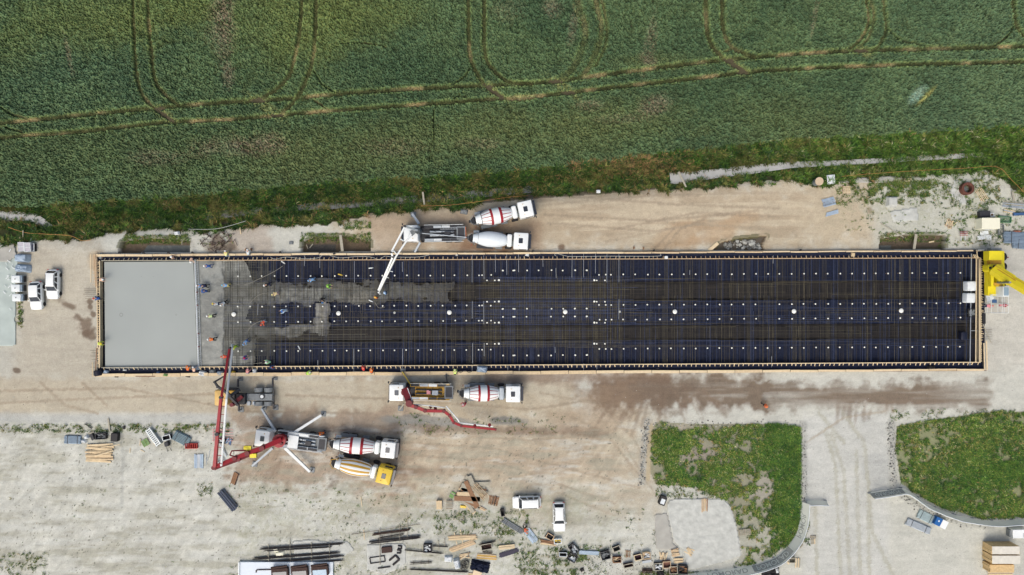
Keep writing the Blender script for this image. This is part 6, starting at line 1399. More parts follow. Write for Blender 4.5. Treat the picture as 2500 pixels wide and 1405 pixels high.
for i, (x, y) in enumerate([(686, 1393), (734, 1391), (783, 1388)]):
    k = ['left', 'middle', 'right'][i]; t = thing('steel_tub', k + ' one of three dark brown steel tubs on the white platform', 'tub', group='dark tubs on the white platform'); at(t, x, y, .42, 4)
    mb = MB(); mb.rbox((0, -.2, 0), (2.5, 1.5, .7), .1, rt=.02); mb.build('tub', m_rust, t); mb = MB(); mb.rbox((0, -.4, .7), (2.1, .9, .03), .08, rt=.01); mb.build('opening', m_blueg if i == 2 else m_glass2, t); mb = MB(); mb.tube((-1.2, .75, .75), (1.2, .9, .75), .16, 10); mb.build('lip', m_rust, t, True)
t = thing('drawbar', 'dark curved bar lying left of the three tubs', 'bar'); t.location = P(645, 1393, .4); mb = MB(); mb.path([Vector((-1.2, -.3, .1)), Vector((-1.2, 0, .1)), Vector((-1.0, .1, .1)), Vector((1.3, .15, .1))], .08, 6); mb.build('bar', m_rust, t, True)
for (a, b, w, l) in ((674, 1343, 14, 10), (684, 1352, 22, 10)): softbox(a, b, w, l, .25, 10, m_cream, 'cream paper bag lying %s between the rebar bundles' % ('upper' if b < 1350 else 'lower'), 'bag', 'bag')
sheet([(893, 1330), (985, 1325), (993, 1335), (992, 1375), (975, 1390), (940, 1405), (895, 1392)], .05, m_geo, 'pale ground sheet carrying bent steel pieces near the bottom edge', 'ground_sheet', 'sheet', .06)
sheet([(712, 1322), (760, 1316), (800, 1322), (830, 1316), (852, 1322), (868, 1345), (840, 1360), (828, 1380), (720, 1375)], .04, m_geo, 'crumpled translucent sheet under the upper rebar rack', 'plastic_sheet', 'sheet', .10)
mb = MB(); mb.rbox((0, 0, .1), (1.6, .9, .3), .1); tag(at(mb.build('steel_block', m_rust), 945, 1341, 0, 6), 'dark red-brown block on the pale ground sheet', 'block')
def ushape(x, y, w, l, deg, label, r=.07, closed=False):
    w, l = S(w), S(l); mb = MB(); p = [Vector((-w / 2, l / 2, .15)), Vector((w / 2, l / 2, .15)), Vector((w / 2, -l / 2, .15)), Vector((-w / 2, -l / 2, .15))]; mb.path(p + ([p[0]] if closed else []), r, 6); tag(at(mb.build('bent_rebar', m_rebd), x, y, 0, deg), label, 'bent rebar')
ushape(976, 1336, 9, 7, -5, 'upper small U of bent rebar on the pale sheet', .12); ushape(974, 1346.5, 9, 7, -5, 'lower small U of bent rebar on the pale sheet', .12); ushape(922, 1366, 36, 14, 8, 'large bent rebar frame on the pale sheet', .08, True); ushape(963, 1367, 20, 14, 40, 'tangled dark steel at the lower right of the pale sheet', .16); ushape(938, 1385, 30, 2, 8, 'straight dark bar at the foot of the pale sheet', .05)
crate(1045, 1336, 20, 20, 0, 'black box holding white and brown pieces in the weeds', rim=m_blk, fill=m_bag)
planks(1130, 1312, 70, 11, 3, 'nearly level bundle of orange planks, upper arm of the V', 5, jit=1.5, pw=.2, ms=(m_w1, m_w5)); planks(1129, 1333, 70, 12, 20, 'slanting bundle of orange planks, lower arm of the V', 5, jit=.8, pw=.22, ms=(m_w1, m_w5, m_w1))
for (x, y0, y1) in ((1124, 1293, 1308), (1109, 1300, 1312), (1128, 1318, 1326), (1146, 1318, 1332), (1114, 1322, 1330)): plank('bearer', P(x, y0, .05), P(x + 2, y1, .05), .12, .1, m_w2, 'short pale bearer by the V of orange planks', 'short bearers by the V of planks', 'bearer')
crate(1188, 1332, 26, 14, 10, 'dark rusty basket of scraps with a pale rim, right of the V of planks', inside=m_brin, fill=m_rust); rebars(1170, 1330, 1210, 1320, 8, .2, 'short dark bars behind the rusty basket'); rebars(1178, 1346, 1202, 1350, 8, .3, 'small reddish bars below the rusty basket', m_rust)
planks(1237, 1334.5, 40, 9, 6, 'clean pale wooden beam stack above the dark corrugated panel', 3, ms=(m_w2,), jit=.3, pw=.22, layers=1, h=.25); planks(1242, 1350, 50, 11, 17, 'dark corrugated panel stack with a pale rim', 6, ms=(mat('panel_navy', C(44, 40, 66), .6, var=.2),), jit=.3, layers=1, pw=.12, name='panel_stack', cat='panels'); planks(1188, 1359, 52, 13, -4, 'yellow ochre formwork beams beside the dark panels', 4, ms=(m_ora, m_w5), jit=.5, pw=.18, layers=1, name='beam_stack', cat='beams')
softbox(1095, 1364, 20, 15, .5, -3, m_bag, 'square white bag left of the standing white sack', 'bag', 'bag'); softbox(1116, 1375, 15, 26, .9, 12, m_bag, 'tall white sack beside the tangled black hoses', 'bag', 'bag'); planks(1135, 1356, 30, 10, 10, 'splintered boards above the white sack', 5, jit=30, layers=2)
t = thing('hose_heap', 'tangle of black hoses right of the tall white sack', 'hoses'); at(t, 1133, 1378, 0, 0); mb = MB()
for _ in range(10): c = Vector((random.uniform(-.5, .5), random.uniform(-.9, .9), .1 + random.random() * .3)); r = random.uniform(.2, .45); mb.path([c + Vector((math.cos(a) * r, math.sin(a) * r * 1.4, 0)) for a in np.linspace(0, 5.6, 12)], .035, 5)
mb.build('loops', m_blk, t)
softbox(1172, 1382, 46, 26, .7, -12, m_memb, 'dark navy dimpled tarpaulin heap near the bottom edge', 'tarpaulin', 'tarpaulin', .08, n=14); mb = MB(); mb.rbox((0, 0, .1), (1.3, .9, .5), .06); tag(at(mb.build('beige_box', mat('box_beige', C(236, 210, 176), .7, var=.06)), 1165, 1398, .3, -20), 'beige box on the lower end of the navy tarpaulin', 'box'); planks(1150, 1403, 16, 8, 0, 'pale boards at the very bottom below the navy tarpaulin', 3, ms=(m_w2,))
# ---- centre: broken formwork heap
mb = MB(); mb.rbox((0, 0, .05), (.85, 1.3, .5), .03); tag(at(mb.build('wooden_box', m_w5), 1073, 1231, 0, 1), 'tan plywood box left of the wood heap', 'box'); pallet(1097, 1233, 20, 16, 90, 'grey pallet with cans between the tan box and the wood heap', m_w4, 7, z=.2)
planks(1107, 1210, 18, 15, -30, 'pale green crate at the upper left of the wood heap', 5, ms=(m_green, m_w4), layers=1)
planks(1150, 1228, 88, 8, -28, 'long board along the lower side of the wood heap', 3, ms=(m_w5, m_w1), jit=2, layers=2); planks(1150, 1205, 70, 56, -30, 'large jumbled heap of plywood and broken formwork', 22, ms=(m_w5, m_w4, m_w4, m_w3), jit=42, layers=6, pw=.6, name='wood_heap', cat='wood heap'); planks(1172, 1200, 50, 20, -48, 'lattice of laths on the right of the wood heap', 5, ms=(m_w1, m_w5), jit=2, layers=2, pw=.08, z=.4); planks(1205, 1222, 24, 24, 78, 'brown pickets stacked at the right end of the wood heap', 8, ms=(m_w3, m_rust, m_w3), jit=6, layers=1, pw=.14); planks(1148, 1187, 22, 20, 40, 'grey plywood sheet at the top of the wood heap', 2, ms=(m_w4,), pw=.6, layers=2, jit=8)
mb = MB(); mb.rbox((0, 0, 0), (.9, .35, .25), .05); tag(at(mb.build('yellow_tool', m_yel), 1131, 1237, 0, -8), 'small yellow tool below the wood heap', 'tool')
crate(1227, 1249.5, 9, 16, 10, 'small black double crate below the boxy white car', rim=m_blk)
bundle(1228, 1269, 1276, 1299, .10, 4, m_chg, 'long grey steel channels leading to the bending orange worker', layers=1); planks(1296, 1308, 38, 18, -52, 'pale blue steel sheets right of the bending orange worker', 5, ms=(m_tarp, m_blueg), jit=.4, layers=1, pw=.24, name='steel_sheets', cat='steel sheets')
planks(1338, 1325, 40, 10, -12, 'splintered brown boards below the rimmed crates', 6, ms=(m_w5, m_w3), jit=12)
CR = [(1342, 1308, 18, 13, -32, 'wood-rimmed crate of dark scrap in front of the nose-down car', m_w1, m_dkin, m_rebd), (1361, 1319, 18, 12, 3, 'white-rimmed crate holding a yellow bag', m_white2, m_white2, m_yel), (1374, 1351, 19, 10, -2, 'low grey crate with dark square holes', m_ltg, m_dkin, None), (1400, 1338, 24, 16, -50, 'dark crate of pale rods, left of the pale blue beams', m_ch, m_dkin, m_ltg), (1397, 1359, 20, 18, -28, 'black crate with a white bag and brown scraps', m_blk, m_dkin, m_bag), (1477, 1353, 22, 20, 15, 'dark wire crate at the right end of the pale blue beams', m_ch, m_dkin, m_chg), (1504, 1337, 18, 12, 22, 'dark-filled crate with pale rim above the others', m_w4, m_dkin, None), (1505, 1364, 20, 14, 3, 'crate of mixed pale tins among the crates', m_w3, m_brin, m_w2), (1533, 1378, 24, 9, 12, 'flat brown crate tilted, with a rounded end', m_w4, m_brin, None), (1556, 1358, 18, 14, 14, 'crate filled with dark red nails', m_w2, mat('crate_maroon', C(70, 40, 48), .8, var=.4, scale=8), None), (1577, 1354, 18, 16, 5, 'wooden crate filled with a shiny white bag', m_w1, m_w2, m_bag), (1606, 1381, 20, 18, 3, 'crate with a white sack beside the red-brown crate', m_w4, m_dkin, m_bag), (1626, 1376, 19, 16, 3, 'shallow red-brown crate right of the white-sack crate', m_w1, mat('crate_redbrown', C(150, 106, 90), .8, var=.2), None), (1642, 1389, 20, 18, 3, 'dark crate with wooden dividers near the banner fence', m_w4, m_brin, m_w3), (1666, 1388, 22, 20, -3, 'black plastic crate closest to the banner fence', m_blk, m_blk, m_w3)]
for (x, y, w, l, dg, lb, rim, ins, fl) in CR: crate(x, y, w, l, dg, lb, rim, ins, fl, h=.5)
planks(1438, 1349, 50, 9, -3, 'pale blue steel beams lying side by side among the crates', 4, ms=(m_tarp, m_blueg), jit=.3, layers=1, pw=.14, name='steel_beams', cat='steel beams', h=.2); planks(1532, 1352, 20, 14, 85, 'small brown stack of battens between the crates', 5, ms=(m_w3, m_w4), layers=2, pw=.08); plank('pipe', P(1568, 1373, .2), P(1590, 1369, .2), .35, .2, m_ltg, 'short pale pipe below the crate with the shiny bag', cat='pipe')
planks(1619, 1357, 20, 18, 85, 'heap of splintered yellow timber, left one by the geotextile', 6, ms=(m_w5, m_w4, m_w2), jit=16, layers=3); planks(1648, 1349, 20, 20, 15, 'tan timber block pile, upper one by the geotextile', 6, ms=(m_w5, m_w1), jit=8, layers=3); planks(1656, 1368, 24, 12, 5, 'tan timber offcuts below the tan block pile', 6, ms=(m_w5, m_w2), jit=12, layers=3)
rebars(1567, 1392, 1592, 1392, 26, .6, 'dark red tangle of short bars at the bottom edge', m_rust); softbox(1612, 1398, 18, 16, .5, 0, m_blk, 'black sack with white scraps at the bottom edge', 'sack', 'sack', .1); softbox(1421, 1391, 10, 8, .35, 20, m_blk, 'small black sack lying alone on the gravel', 'sack', 'sack')
# ---- geotextile area
sheet([(1627, 1232), (1634, 1219), (1700, 1216), (1768, 1216), (1786, 1236), (1800, 1285), (1812, 1358), (1760, 1376), (1690, 1393), (1675, 1388), (1668, 1345), (1645, 1325), (1632, 1270)], .06, m_geo, 'large pale geotextile sheet spread on the ground below the green plot', 'geotextile', 'sheet', .09)
sheet([(1596, 1256), (1630, 1250), (1645, 1325), (1664, 1345), (1600, 1342)], .03, m_mud, 'dirty grey flap of sheet left of the large pale geotextile', 'dirty_sheet', 'sheet', .08)
planks(1720, 1233, 34, 16, 92, 'bundle of timber poles lying on the geotextile', 5, ms=(m_w1, m_w5, m_w3), jit=5, pw=.14); planks(1683, 1346, 22, 15, -40, 'timber offcuts on the lower left part of the geotextile', 5, ms=(m_w5, m_w3, m_w2), jit=25)
t = thing('mortar_tub', 'black tub with a white lid left of the geotextile', 'tub'); at(t, 1616, 1220, 0, 70); mb = MB(); mb.rbox((0, 0, 0), (1.4, 1.0, .7), .15, rt=.03); mb.build('tub', m_blk, t); mb = MB(); mb.rbox((-.1, -.02, .7), (.8, .62, .04), .06, rt=.01); mb.build('lid', m_bag, t)
t = pallet(1818, 1299, 28, 15, 6, 'grey slatted pallet on the weeds right of the geotextile', m_w4, 5, z=.1)
pallet(1985, 1311, 13, 7, 0, 'small pallet end on the pale road, right of the banner fence', m_w4, 2); planks(1985, 1322, 14, 10, 92, 'three short boards below the small pallet end', 3, ms=(m_w2, m_w4), jit=1, layers=1); planks(1955, 1332, 12, 8, 48, 'two short grey boards just outside the banner fence', 2, ms=(m_w4,), layers=1); crate(1930, 1365, 16, 12, 0, 'grey wooden box outside the bend of the banner fence', rim=m_w4, inside=m_w4); planks(1947, 1374, 24, 12, 88, 'pale boards right of the grey wooden box', 4, ms=(m_w2, m_w4), layers=1, jit=3); plank('plank', P(1921, 1365, .1), P(1926, 1378, .1), .2, .06, m_w2, 'short pale plank below the grey wooden box')
softbox(1880, 1394, 44, 26, .6, 5, m_blk, 'black plastic heap outside the banner fence at the bottom edge', 'plastic_heap', 'plastic', .12, n=12); softbox(1894, 1390, 8, 14, .7, 10, m_bag, 'white bucket-like sack at the end of the black plastic heap', 'sack', 'sack')
# ---- right: bundles, box, timber packs
bundle(2240, 1252, 2276, 1270, .07, 10, mat('pipe_pale', C(180, 196, 200), .45, metal=.3, var=.15), 'pale pipe bundle entering the blue and white box'); bundle(2212, 1272, 2268, 1296, .08, 7, m_ltg, 'pale pipe bundle lower left of the blue and white box')
t = thing('site_box', 'blue and white metal box at the end of the upper pale pipe bundle', 'box'); at(t, 2290, 1273, 0, -27); mb = MB(); mb.rbox((.45, 0, 0), (.95, 1.25, .9), .05); mb.build('white_half', m_white, t); mb = MB(); mb.rbox((-.5, 0, 0), (.95, 1.25, .88), .05); mb.build('blue_half', mat('box_blue', C(30, 100, 170), .4, var=.05), t); mb = MB(); mb.box((-.5, .1, .89), (.2, .25, .012)); mb.build('white_mark', m_white, t)
t = thing('storage_box', 'white corrugated storage box at the right edge above the timber packs', 'box'); at(t, 2478, 1298, 0, 1); mb = MB(); mb.rbox((0, 0, 0), (2.2, 1.3, 1.1), .05); mb.build('body', m_white, t); mb = MB(); mb.box((.45, -.2, 1.11), (.06, .7, .02)); mb.build('slot', m_chg, t); mb = MB(); mb.rbox((-1.25, 0, 0), (.24, 1.1, .8), .04); mb.build('end_box', m_chg, t)
m_pack = mat('timber_pack', C(222, 188, 138), .8, var=.2, scale=3); m_packtop = mat('timber_pack_top', C(230, 222, 210), .8, var=.1, scale=2)
for (x, y, w, l, h, mt, lb) in ((2456, 1344, 76, 20, 2.0, m_packtop, 'tall timber pack with a grey-white top, uppermost of three'), (2457, 1367, 78, 21, 2.1, m_packtop, 'tall timber pack with a striped pale top, middle of three'), (2447, 1389, 66, 20, 1.6, m_pack, 'timber pack with a bare golden top, lowest of three')):
    t = thing('timber_pack', lb, 'timber pack'); p = P(x, y, h); t.location = (p.x - .05, p.y, 0); w, l = S(w) * .88, S(l) * .96
    for k in range(5): mb = MB(); mb.box((.0, -l / 2 + (k + .5) * l / 5, h / 2), (w + random.uniform(-.15, .15), l / 5 - .02, h)); mb.build('board_stack', m_pack, t)
    mb = MB(); mb.box((.02, 0, h + .02), (w * .98, l * .97, .03)); mb.build('cover', mt, t)
for y in (1397, 1403): plank('plank', P(2412, y, .5), P(2472, y - 1, .5), .2, .2, m_w2, 'loose pale beam below the lowest timber pack, %s one' % ('upper' if y < 1400 else 'lower'))
# ---- upper right corner
t = thing('cable_drum', 'tan round wooden drum standing at the edge of the grass', 'drum'); at(t, 1989, 447, 0, 0); mb = MB(); mb.tube((0, 0, 0), (0, 0, 1.5), .52, 20); mb.build('core', m_chg, t, True); mb = MB(); mb.tube((0, 0, 1.5), (0, 0, 1.6), .62, 24); mb.build('disc', mat('drum_tan', C(210, 186, 158), .8, var=.12), t, True)
mb = MB(); mb.rbox((0, 0, .5), (1.2, 1.4, .06), .04); [mb.box((a * .5, b * .6, .25), (.06, .06, .5)) for a in (1, -1) for b in (1, -1)]; tag(at(mb.build('white_board', m_bag), 2025, 440, 0, 4), 'white square table board beside the tan drum', 'board')
pallet(2066, 464, 18, 18, 0, 'pale square pallet on the grass below the rope', m_w2, 5); pallet(2215, 437, 19, 14, 0, 'pale pallet lying on the grey mud strip', m_w2, 5)
sheet([(2040, 441), (2060, 436), (2200, 428), (2262, 428), (2256, 442), (2200, 446), (2110, 449), (2050, 450)], .05, m_mud, 'long strip of grey dried mud sheets along the grass', 'mud_sheet', 'sheet', .12)
planks(2023, 494, 34, 20, 14, 'pale blue steel planks in a slanting stack, upper one', 7, ms=(m_tarp, m_blueg), jit=1, layers=2, pw=.14, name='steel_planks', cat='steel planks'); planks(2031, 521, 34, 9, 16, 'small slanting stack of pale blue steel planks, lower one', 4, ms=(m_tarp,), jit=.5, layers=1, pw=.13, name='steel_planks', cat='steel planks')
softbox(2175, 494, 26, 27, .7, 0, m_geo, 'smooth pale heap of cement or sand', 'sand_heap', 'heap', .03); sheet([(2170, 515), (2240, 505), (2245, 540), (2180, 545)], .04, m_geo, 'faint rectangular pale sheet below the pale heap', 'ground_sheet', 'sheet', .05)
t = thing('rusty_ring', 'large rusty brown steel ring lying on the weeds', 'ring'); at(t, 2355, 462.5, 0, 0); mb = MB(); mb.lathe([(0, .95), (.8, .95), (.82, .93), (.82, .62), (.8, .6), (0, .6)], 32, M=Matrix.Rotation(math.radians(-90), 4, 'Y'), cap=False); mb.build('ring', mat('rust_brown', C(104, 62, 50), .8, var=.25), t, True); mb = MB(); mb.lathe([(.05, .01), (.05, .6)], 24, M=Matrix.Rotation(math.radians(-90), 4, 'Y'), cap=False); mb.build('inner_floor', m_chg, t)
planks(2395, 475, 36, 20, -58, 'five spaced laths lying slanting right of the rusty ring', 5, ms=(m_w2,), jit=.5, layers=1, pw=.09, name='laths', cat='laths')
sheet([(2330, 438), (2352, 440), (2360, 490), (2368, 500), (2330, 500), (2318, 470)], .03, m_geo, 'pale crumpled sheet beside the rusty ring', 'plastic_sheet', 'sheet', .10)
t = thing('site_container', 'cream flat-roofed container in the upper right corner', 'container'); at(t, 2403, 548, 0, 0); mb = MB(); mb.rbox((0, 0, 0), (2.75, 1.7, 1.5), .12, 4, rt=.06); mb.build('body', m_cream, t); mb = MB(); mb.box((0, -.9, .7), (1.2, .04, .9)); mb.build('door', m_white2, t)
mb = MB(); mb.rbox((0, 0, 0), (1.6, .9, .7), .1); o = tag(at(mb.build('generator', m_ch), 2398, 524, 0, 2), 'dark machine behind the cream container', 'generator'); crate(2415, 526, 9, 8, 0, 'small white-rimmed box right of the dark machine', rim=m_white2, inside=m_w1)
for (x, y, w, l, lb) in ((2402, 569, 20, 9, 'flat white sheet below the cream container'), (2410, 580, 18, 11, 'white rectangular slab below the cream container, lower right'), (2393, 581, 14, 10, 'white crumpled sheet lower left of the cream container')): mb = MB(); mb.rbox((0, 0, .02), (S(w), S(l), .12), .05); tag(at(mb.build('white_slab', m_bag), x, y, 0, random.uniform(-8, 8)), lb, 'slab')
t = thing('red_stands', 'red steel trestles on white legs above the right end of the foundation', 'trestle'); at(t, 2348, 573, 0, 0); mb = MB(); [mb.box((0, .35 - k * .25, .5), (1.2, .08, .08)) for k in range(3)]; mb.build('red_bars', m_red, t); mb = MB(); [mb.box((s * .3, -.25, .3), (.08, 1.4, .08)) for s in (1, -1)]; mb.build('legs', m_white2, t)
planks(2318, 547, 24, 20, 60, 'broken pallet with splayed boards', 7, ms=(m_w2, m_w5), jit=22, layers=1, pw=.1, name='broken_pallet', cat='pallet'); rebars(2446, 501, 2520, 507, 10, .7, 'grey concrete posts stacked at the upper right edge', m_ltg)
planks(2490, 503, 90, 14, -6, 'stack of grey concrete posts at the right edge, upper', 5, ms=(m_w4, m_ltg), jit=.6, layers=1, pw=.18); planks(2463, 517, 30, 8, -12, 'short pale boards above the blue beam', 3, ms=(m_w2, m_ltg), jit=2); plank('beam', P(2474, 524, .3), P(2520, 522, .3), .4, .3, m_blue, 'blue steel beam at the right edge', cat='beam')
plank('plank', P(2472, 466, .3), P(2476, 492, .3), .3, .08, m_w4, 'grey plank propped in the weeds at the right edge')
def frame(x, y, w, l, deg, m, lb):
    w, l = S(w), S(l); t = thing('scaffold_gate', lb, 'frame'); at(t, x, y, 0, deg); mb = MB()
    for s in (1, -1): mb.box((s * w / 2, 0, .2), (.06, l, .3)); mb.box((0, s * l / 2, .2), (w - .07, .06, .3))
    mb.build('outer_frame', m, t); mb = MB(); [mb.box((0, -l / 2 + k * l / 5, .16), (w - .1, .05, .06)) for k in range(1, 5)]; mb.build('bars', m, t)
frame(2450, 537, 30, 14, -3, m_gframe, 'green-grey rectangular steel frame right of the cream container'); frame(2441, 562, 13, 24, 4, m_chg, 'narrow upright grey steel frame below the green one')
bundle(2448, 580, 2530, 583, .10, 9, m_blueg, 'blue-grey scaffold tubes at the right edge, upper bundle'); bundle(2470, 595, 2530, 601, .09, 8, m_blueg, 'blue-grey scaffold tubes at the right edge, lower bundle'); softbox(2483, 568, 20, 10, .25, 0, mat('scrap_orange', C(176, 116, 96), .8, var=.3, scale=6), 'small heap of orange-brown scrap at the right edge', 'scrap_heap', 'scrap', .12)
# boards over the pits and the ditch
for (x0, y0, x1, y1, w, m, lb, z) in ((831, 574, 836, 614, .42, m_w4, 'grey plank bridge across the second pit', .15), (2237, 572, 2231, 612, .4, m_w4, 'grey plank bridge across the right pit', .15), (1657, 420, 1675, 457, .26, m_w4, 'pale plank laid over the ditch at the start of the open water', .1), (1032, 469, 1036, 500, .26, m_w4, 'grey plank laid over the ditch above the white-boomed pump', .2), (1731, 612, 1753, 594, .5, m_w2, 'pale board at the left corner of the rubble pit', .15), (2150, 545, 2206, 580, .1, m_w4, 'long thin pole lying above the right pit', .15), (748, 598, 752, 608, .1, m_w4, 'short stake lying in the second pit, left', -.8), (756, 606, 764, 596, .14, m_w4, 'short stake lying in the second pit, right', -.8), (2268, 592, 2280, 590, .2, m_w2, 'small pale piece of wood in the right pit', -.7), (445, 580, 444, 598, .08, m_w4, 'thin stake at the right end of the first pit', 0), (586, 556, 588, 572, .14, m_w2, 'short pale plank on the bank above the foundation', .1), (1058, 1030, 1062, 1034, .1, m_w2, 'x', 0)):
    if lb != 'x': plank('plank', P(x0, y0, z), P(x1, y1, z), w, .07, m, lb)
softbox(433, 570, 13, 8, .4, 8, m_bag, 'pale stone-like sack on the bank above the first pit', 'sack', 'sack'); softbox(711, 594, 11, 7, .3, 0, m_chg, 'flat grey stone left of the second pit', 'stone', 'stone', .05); softbox(1133, 518, 18, 11, .25, -10, m_chg, 'flat grey rubble patch behind the upper mixer', 'rubble_patch', 'rubble', .1); softbox(1461, 468, 10, 8, .5, 0, m_bag, 'small white sack at the edge of the grass', 'sack', 'sack')
t = thing('roots', 'tangle of brown roots and sticks on the bank', 'roots'); at(t, 530, 590, 0, 0); mb = MB()
for _ in range(34): a = Vector((random.uniform(-2.6, 2.6), random.uniform(-1.2, 1.2), .1)); mb.path([a, a + Vector((random.uniform(-.7, .7), random.uniform(-.5, .5), .2)), a + Vector((random.uniform(-1.2, 1.2), random.uniform(-.8, .8), .1))], .04, 5)
mb.build('sticks', m_rust, t)
hose([(832, 556), (828, 548), (836, 552), (832, 556)], .04, m_white2, 'small white triangular frame on the bank', cat='frame', name='small_frame')
for (x, y) in ((602, 611), (615, 610), (1547, 606), (1570, 607)): mb = MB(); mb.box((0, 0, .25), (.14, .4, .5)); tag(at(mb.build('brown_stake', m_w3), x, y, 0, 0), 'short brown stake beside the upper edge planks', 'stake', 'brown stakes at the upper edge')
# ---- things on the foundation
for (x, y, lb) in ((2373, 699, 'upper of two big white bags standing on the rebar at the right end'), (2371, 728, 'lower of two big white bags standing on the rebar at the right end')):
    t = thing('big_bag', lb, 'bag'); p = P(x, y, 1.0); t.location = (p.x, p.y, .02); t.rotation_euler = (0, 0, random.uniform(-.05, .05)); mb = MB(); mb.rbox((0, 0, 0), (1.38, 1.5, 1.0), .18, 4, rt=.1, tx=.96, ty=.96); mb.build('sack', m_bag, t, True); mb = MB(); [mb.path([Vector((a * .55, b * .6, .95)), Vector((a * .5, b * .5, 1.1)), Vector((a * .35, b * .6, .98))], .03, 5) for a in (1, -1) for b in (1, -1)]; mb.build('loops', m_white2, t)
crate(2370, 764, 20, 20, 2, 'black pallet crate below the two big white bags', rim=m_blk, inside=m_blk, h=.3, z=.02, fill=m_chg)
mb = MB(); mb.rbox((0, 0, 0), (1.0, 1.3, .7), .2); tag(at(mb.build('black_tank', mat('tank_navy', C(26, 30, 48), .3, var=.1), None, True), 2347.5, 820, .02, 0), 'dark navy tank standing on the rebar near the lower right', 'tank')
plank('alu_beam', P(2371.5, 620, .35), P(2368, 892, .35), .10, .1, m_rod, 'long pale rod running the whole width near the right end', cat='rod'); plank('alu_beam', P(2368, 808, .4), P(2386, 808, .4), .08, .08, m_rod, 'short pale crossbar near the dark navy tank', cat='rod')
t = thing('scaffold', 'white tube scaffold with rails at the right end of the foundation', 'scaffold'); at(t, 2419, 741, 0, 0); mb = MB()
for a in (-1.3, .3, 1.25):
    for b in (-1.4, 0, 1.35): mb.tube((a, b, 0), (a, b, 2.0), .04, 6)
for z in (1.1, 2.0):
    for b in (-1.4, 1.35): mb.tube((-1.3, b, z), (1.25, b, z), .035, 6)
    for a in (-1.3, .3, 1.25): mb.tube((a, -1.4, z), (a, 1.35, z), .035, 6)
mb.build('tubes', m_white2, t); mb = MB(); mb.box((-.6, .7, 1.05), (1.1, 1.1, .06)); mb.build('deck', m_ltg, t); softbox(2415, 726, 14, 16, .5, 20, m_bag, 'white folded sheets on the scaffold deck', 'folded_sheet', 'sheet', .08, z=1.1)
mb = MB(); mb.rbox((0, 0, 0), (.7, .5, .12), .04); tag(at(mb.build('blue_panel', m_blue), 2427, 736, 1.12, 0), 'small blue panel on the scaffold deck', 'panel')
t = thing('black_barrel', 'shiny black barrel lying at the lower left corner of the foundation', 'barrel'); at(t, 240, 911, .5, 10); mb = MB(); mb.lathe([(-.45, .05), (-.45, .5), (-.3, .62), (.3, .62), (.45, .5), (.45, .05)], 22, M=Matrix.Rotation(math.radians(90), 4, 'Z')); mb.build('shell', mat('barrel_black', (.01, .011, .02), .2, var=.05), t, True)
for (x, y, w, l, h, m, lb, nm) in ((260, 910, 12, 12, .35, m_tarp, 'grey-white bag right of the shiny black barrel', 'bag'), (481, 899, 13, 10, .5, m_tarp, 'grey crumpled bag at the lower end of the white screed', 'bag'), (495, 912, 17, 13, .6, m_bag, 'pale grey bag on the lower ledge right of the screed', 'bag'), (519, 908, 15, 11, .4, m_chg, 'dark grey tool heap on the lower ledge', 'tool_heap'), (538, 912, 15, 11, .5, m_tarp, 'blue-grey bag on the lower ledge next to the red boom', 'bag'), (571, 910, 8, 8, .4, m_yel, 'yellow bucket on the lower ledge right of the red boom', 'bucket'), (590, 906, 18, 9, .3, m_ch, 'dark coil heap on the lower ledge', 'coil'), (623, 906, 9, 12, .5, m_bag, 'white pointed sack on the lower ledge', 'sack'), (1177, 902, 25, 15, .6, m_tarp, 'crumpled blue-grey tarpaulin hanging over the lower edge planks', 'tarpaulin'), (405, 916, 11, 6, .3, m_green, 'small green bag on the lower edge plank', 'bag'), (387, 911, 9, 8, .3, m_blue, 'blue tool on the lower ledge below the slab', 'tool'), (305, 904, 9, 4, .2, m_white2, 'small white tube on the lower ledge', 'tube'), (285, 920, 9, 4, .2, m_ch, 'black strap lying over the lower edge plank', 'strap'), (459, 919, 10, 5, .3, m_ch, 'black cloth on the lower edge plank', 'cloth'), (1287, 622, 10, 8, .3, m_bag, 'white crumpled paper on the upper ledge', 'paper'), (2082, 622, 9, 10, .3, m_w2, 'yellowish flower-like bunch on the upper ledge', 'bunch'), (1136, 619, 8, 5, .3, m_bag, 'small white bag on the upper edge plank', 'bag'), (1115, 623, 5, 4, .2, m_bag, 'tiny white scrap on the upper ledge', 'scrap'), (2272, 898, 20, 8, .4, m_blk, 'black rubber roll on the lower ledge near the right end', 'roll')): softbox(x, y, w, l, h, random.uniform(-15, 15), m, lb, nm, nm.replace('_', ' '), .09, z=.1 if y not in (902, 916) else .5)
planks(248, 626, 16, 8, 80, 'grey metal trestle pieces in the upper left corner of the pit', 4, ms=(m_ltg, m_chg), jit=15, layers=2, z=.1, pw=.1, name='metal_pieces', cat='metal pieces')
plank('dark_plank', P(331, 919.5, .63), P(379, 919.8, .63), .10, .03, m_w3, 'dark slot-like board lying on the lower edge plank'); plank('ledge_board', P(861, 908, .3), P(885, 909, .3), .2, .1, m_chg, 'grey board on the lower ledge left of the crouching red worker')
tag(at(MB().rbox((0, 0, 0), (.5, .45, .25), .1).build('coil', m_white2), 1626, 629, .3, 0), 'small white coil on the upper formwork', 'coil')
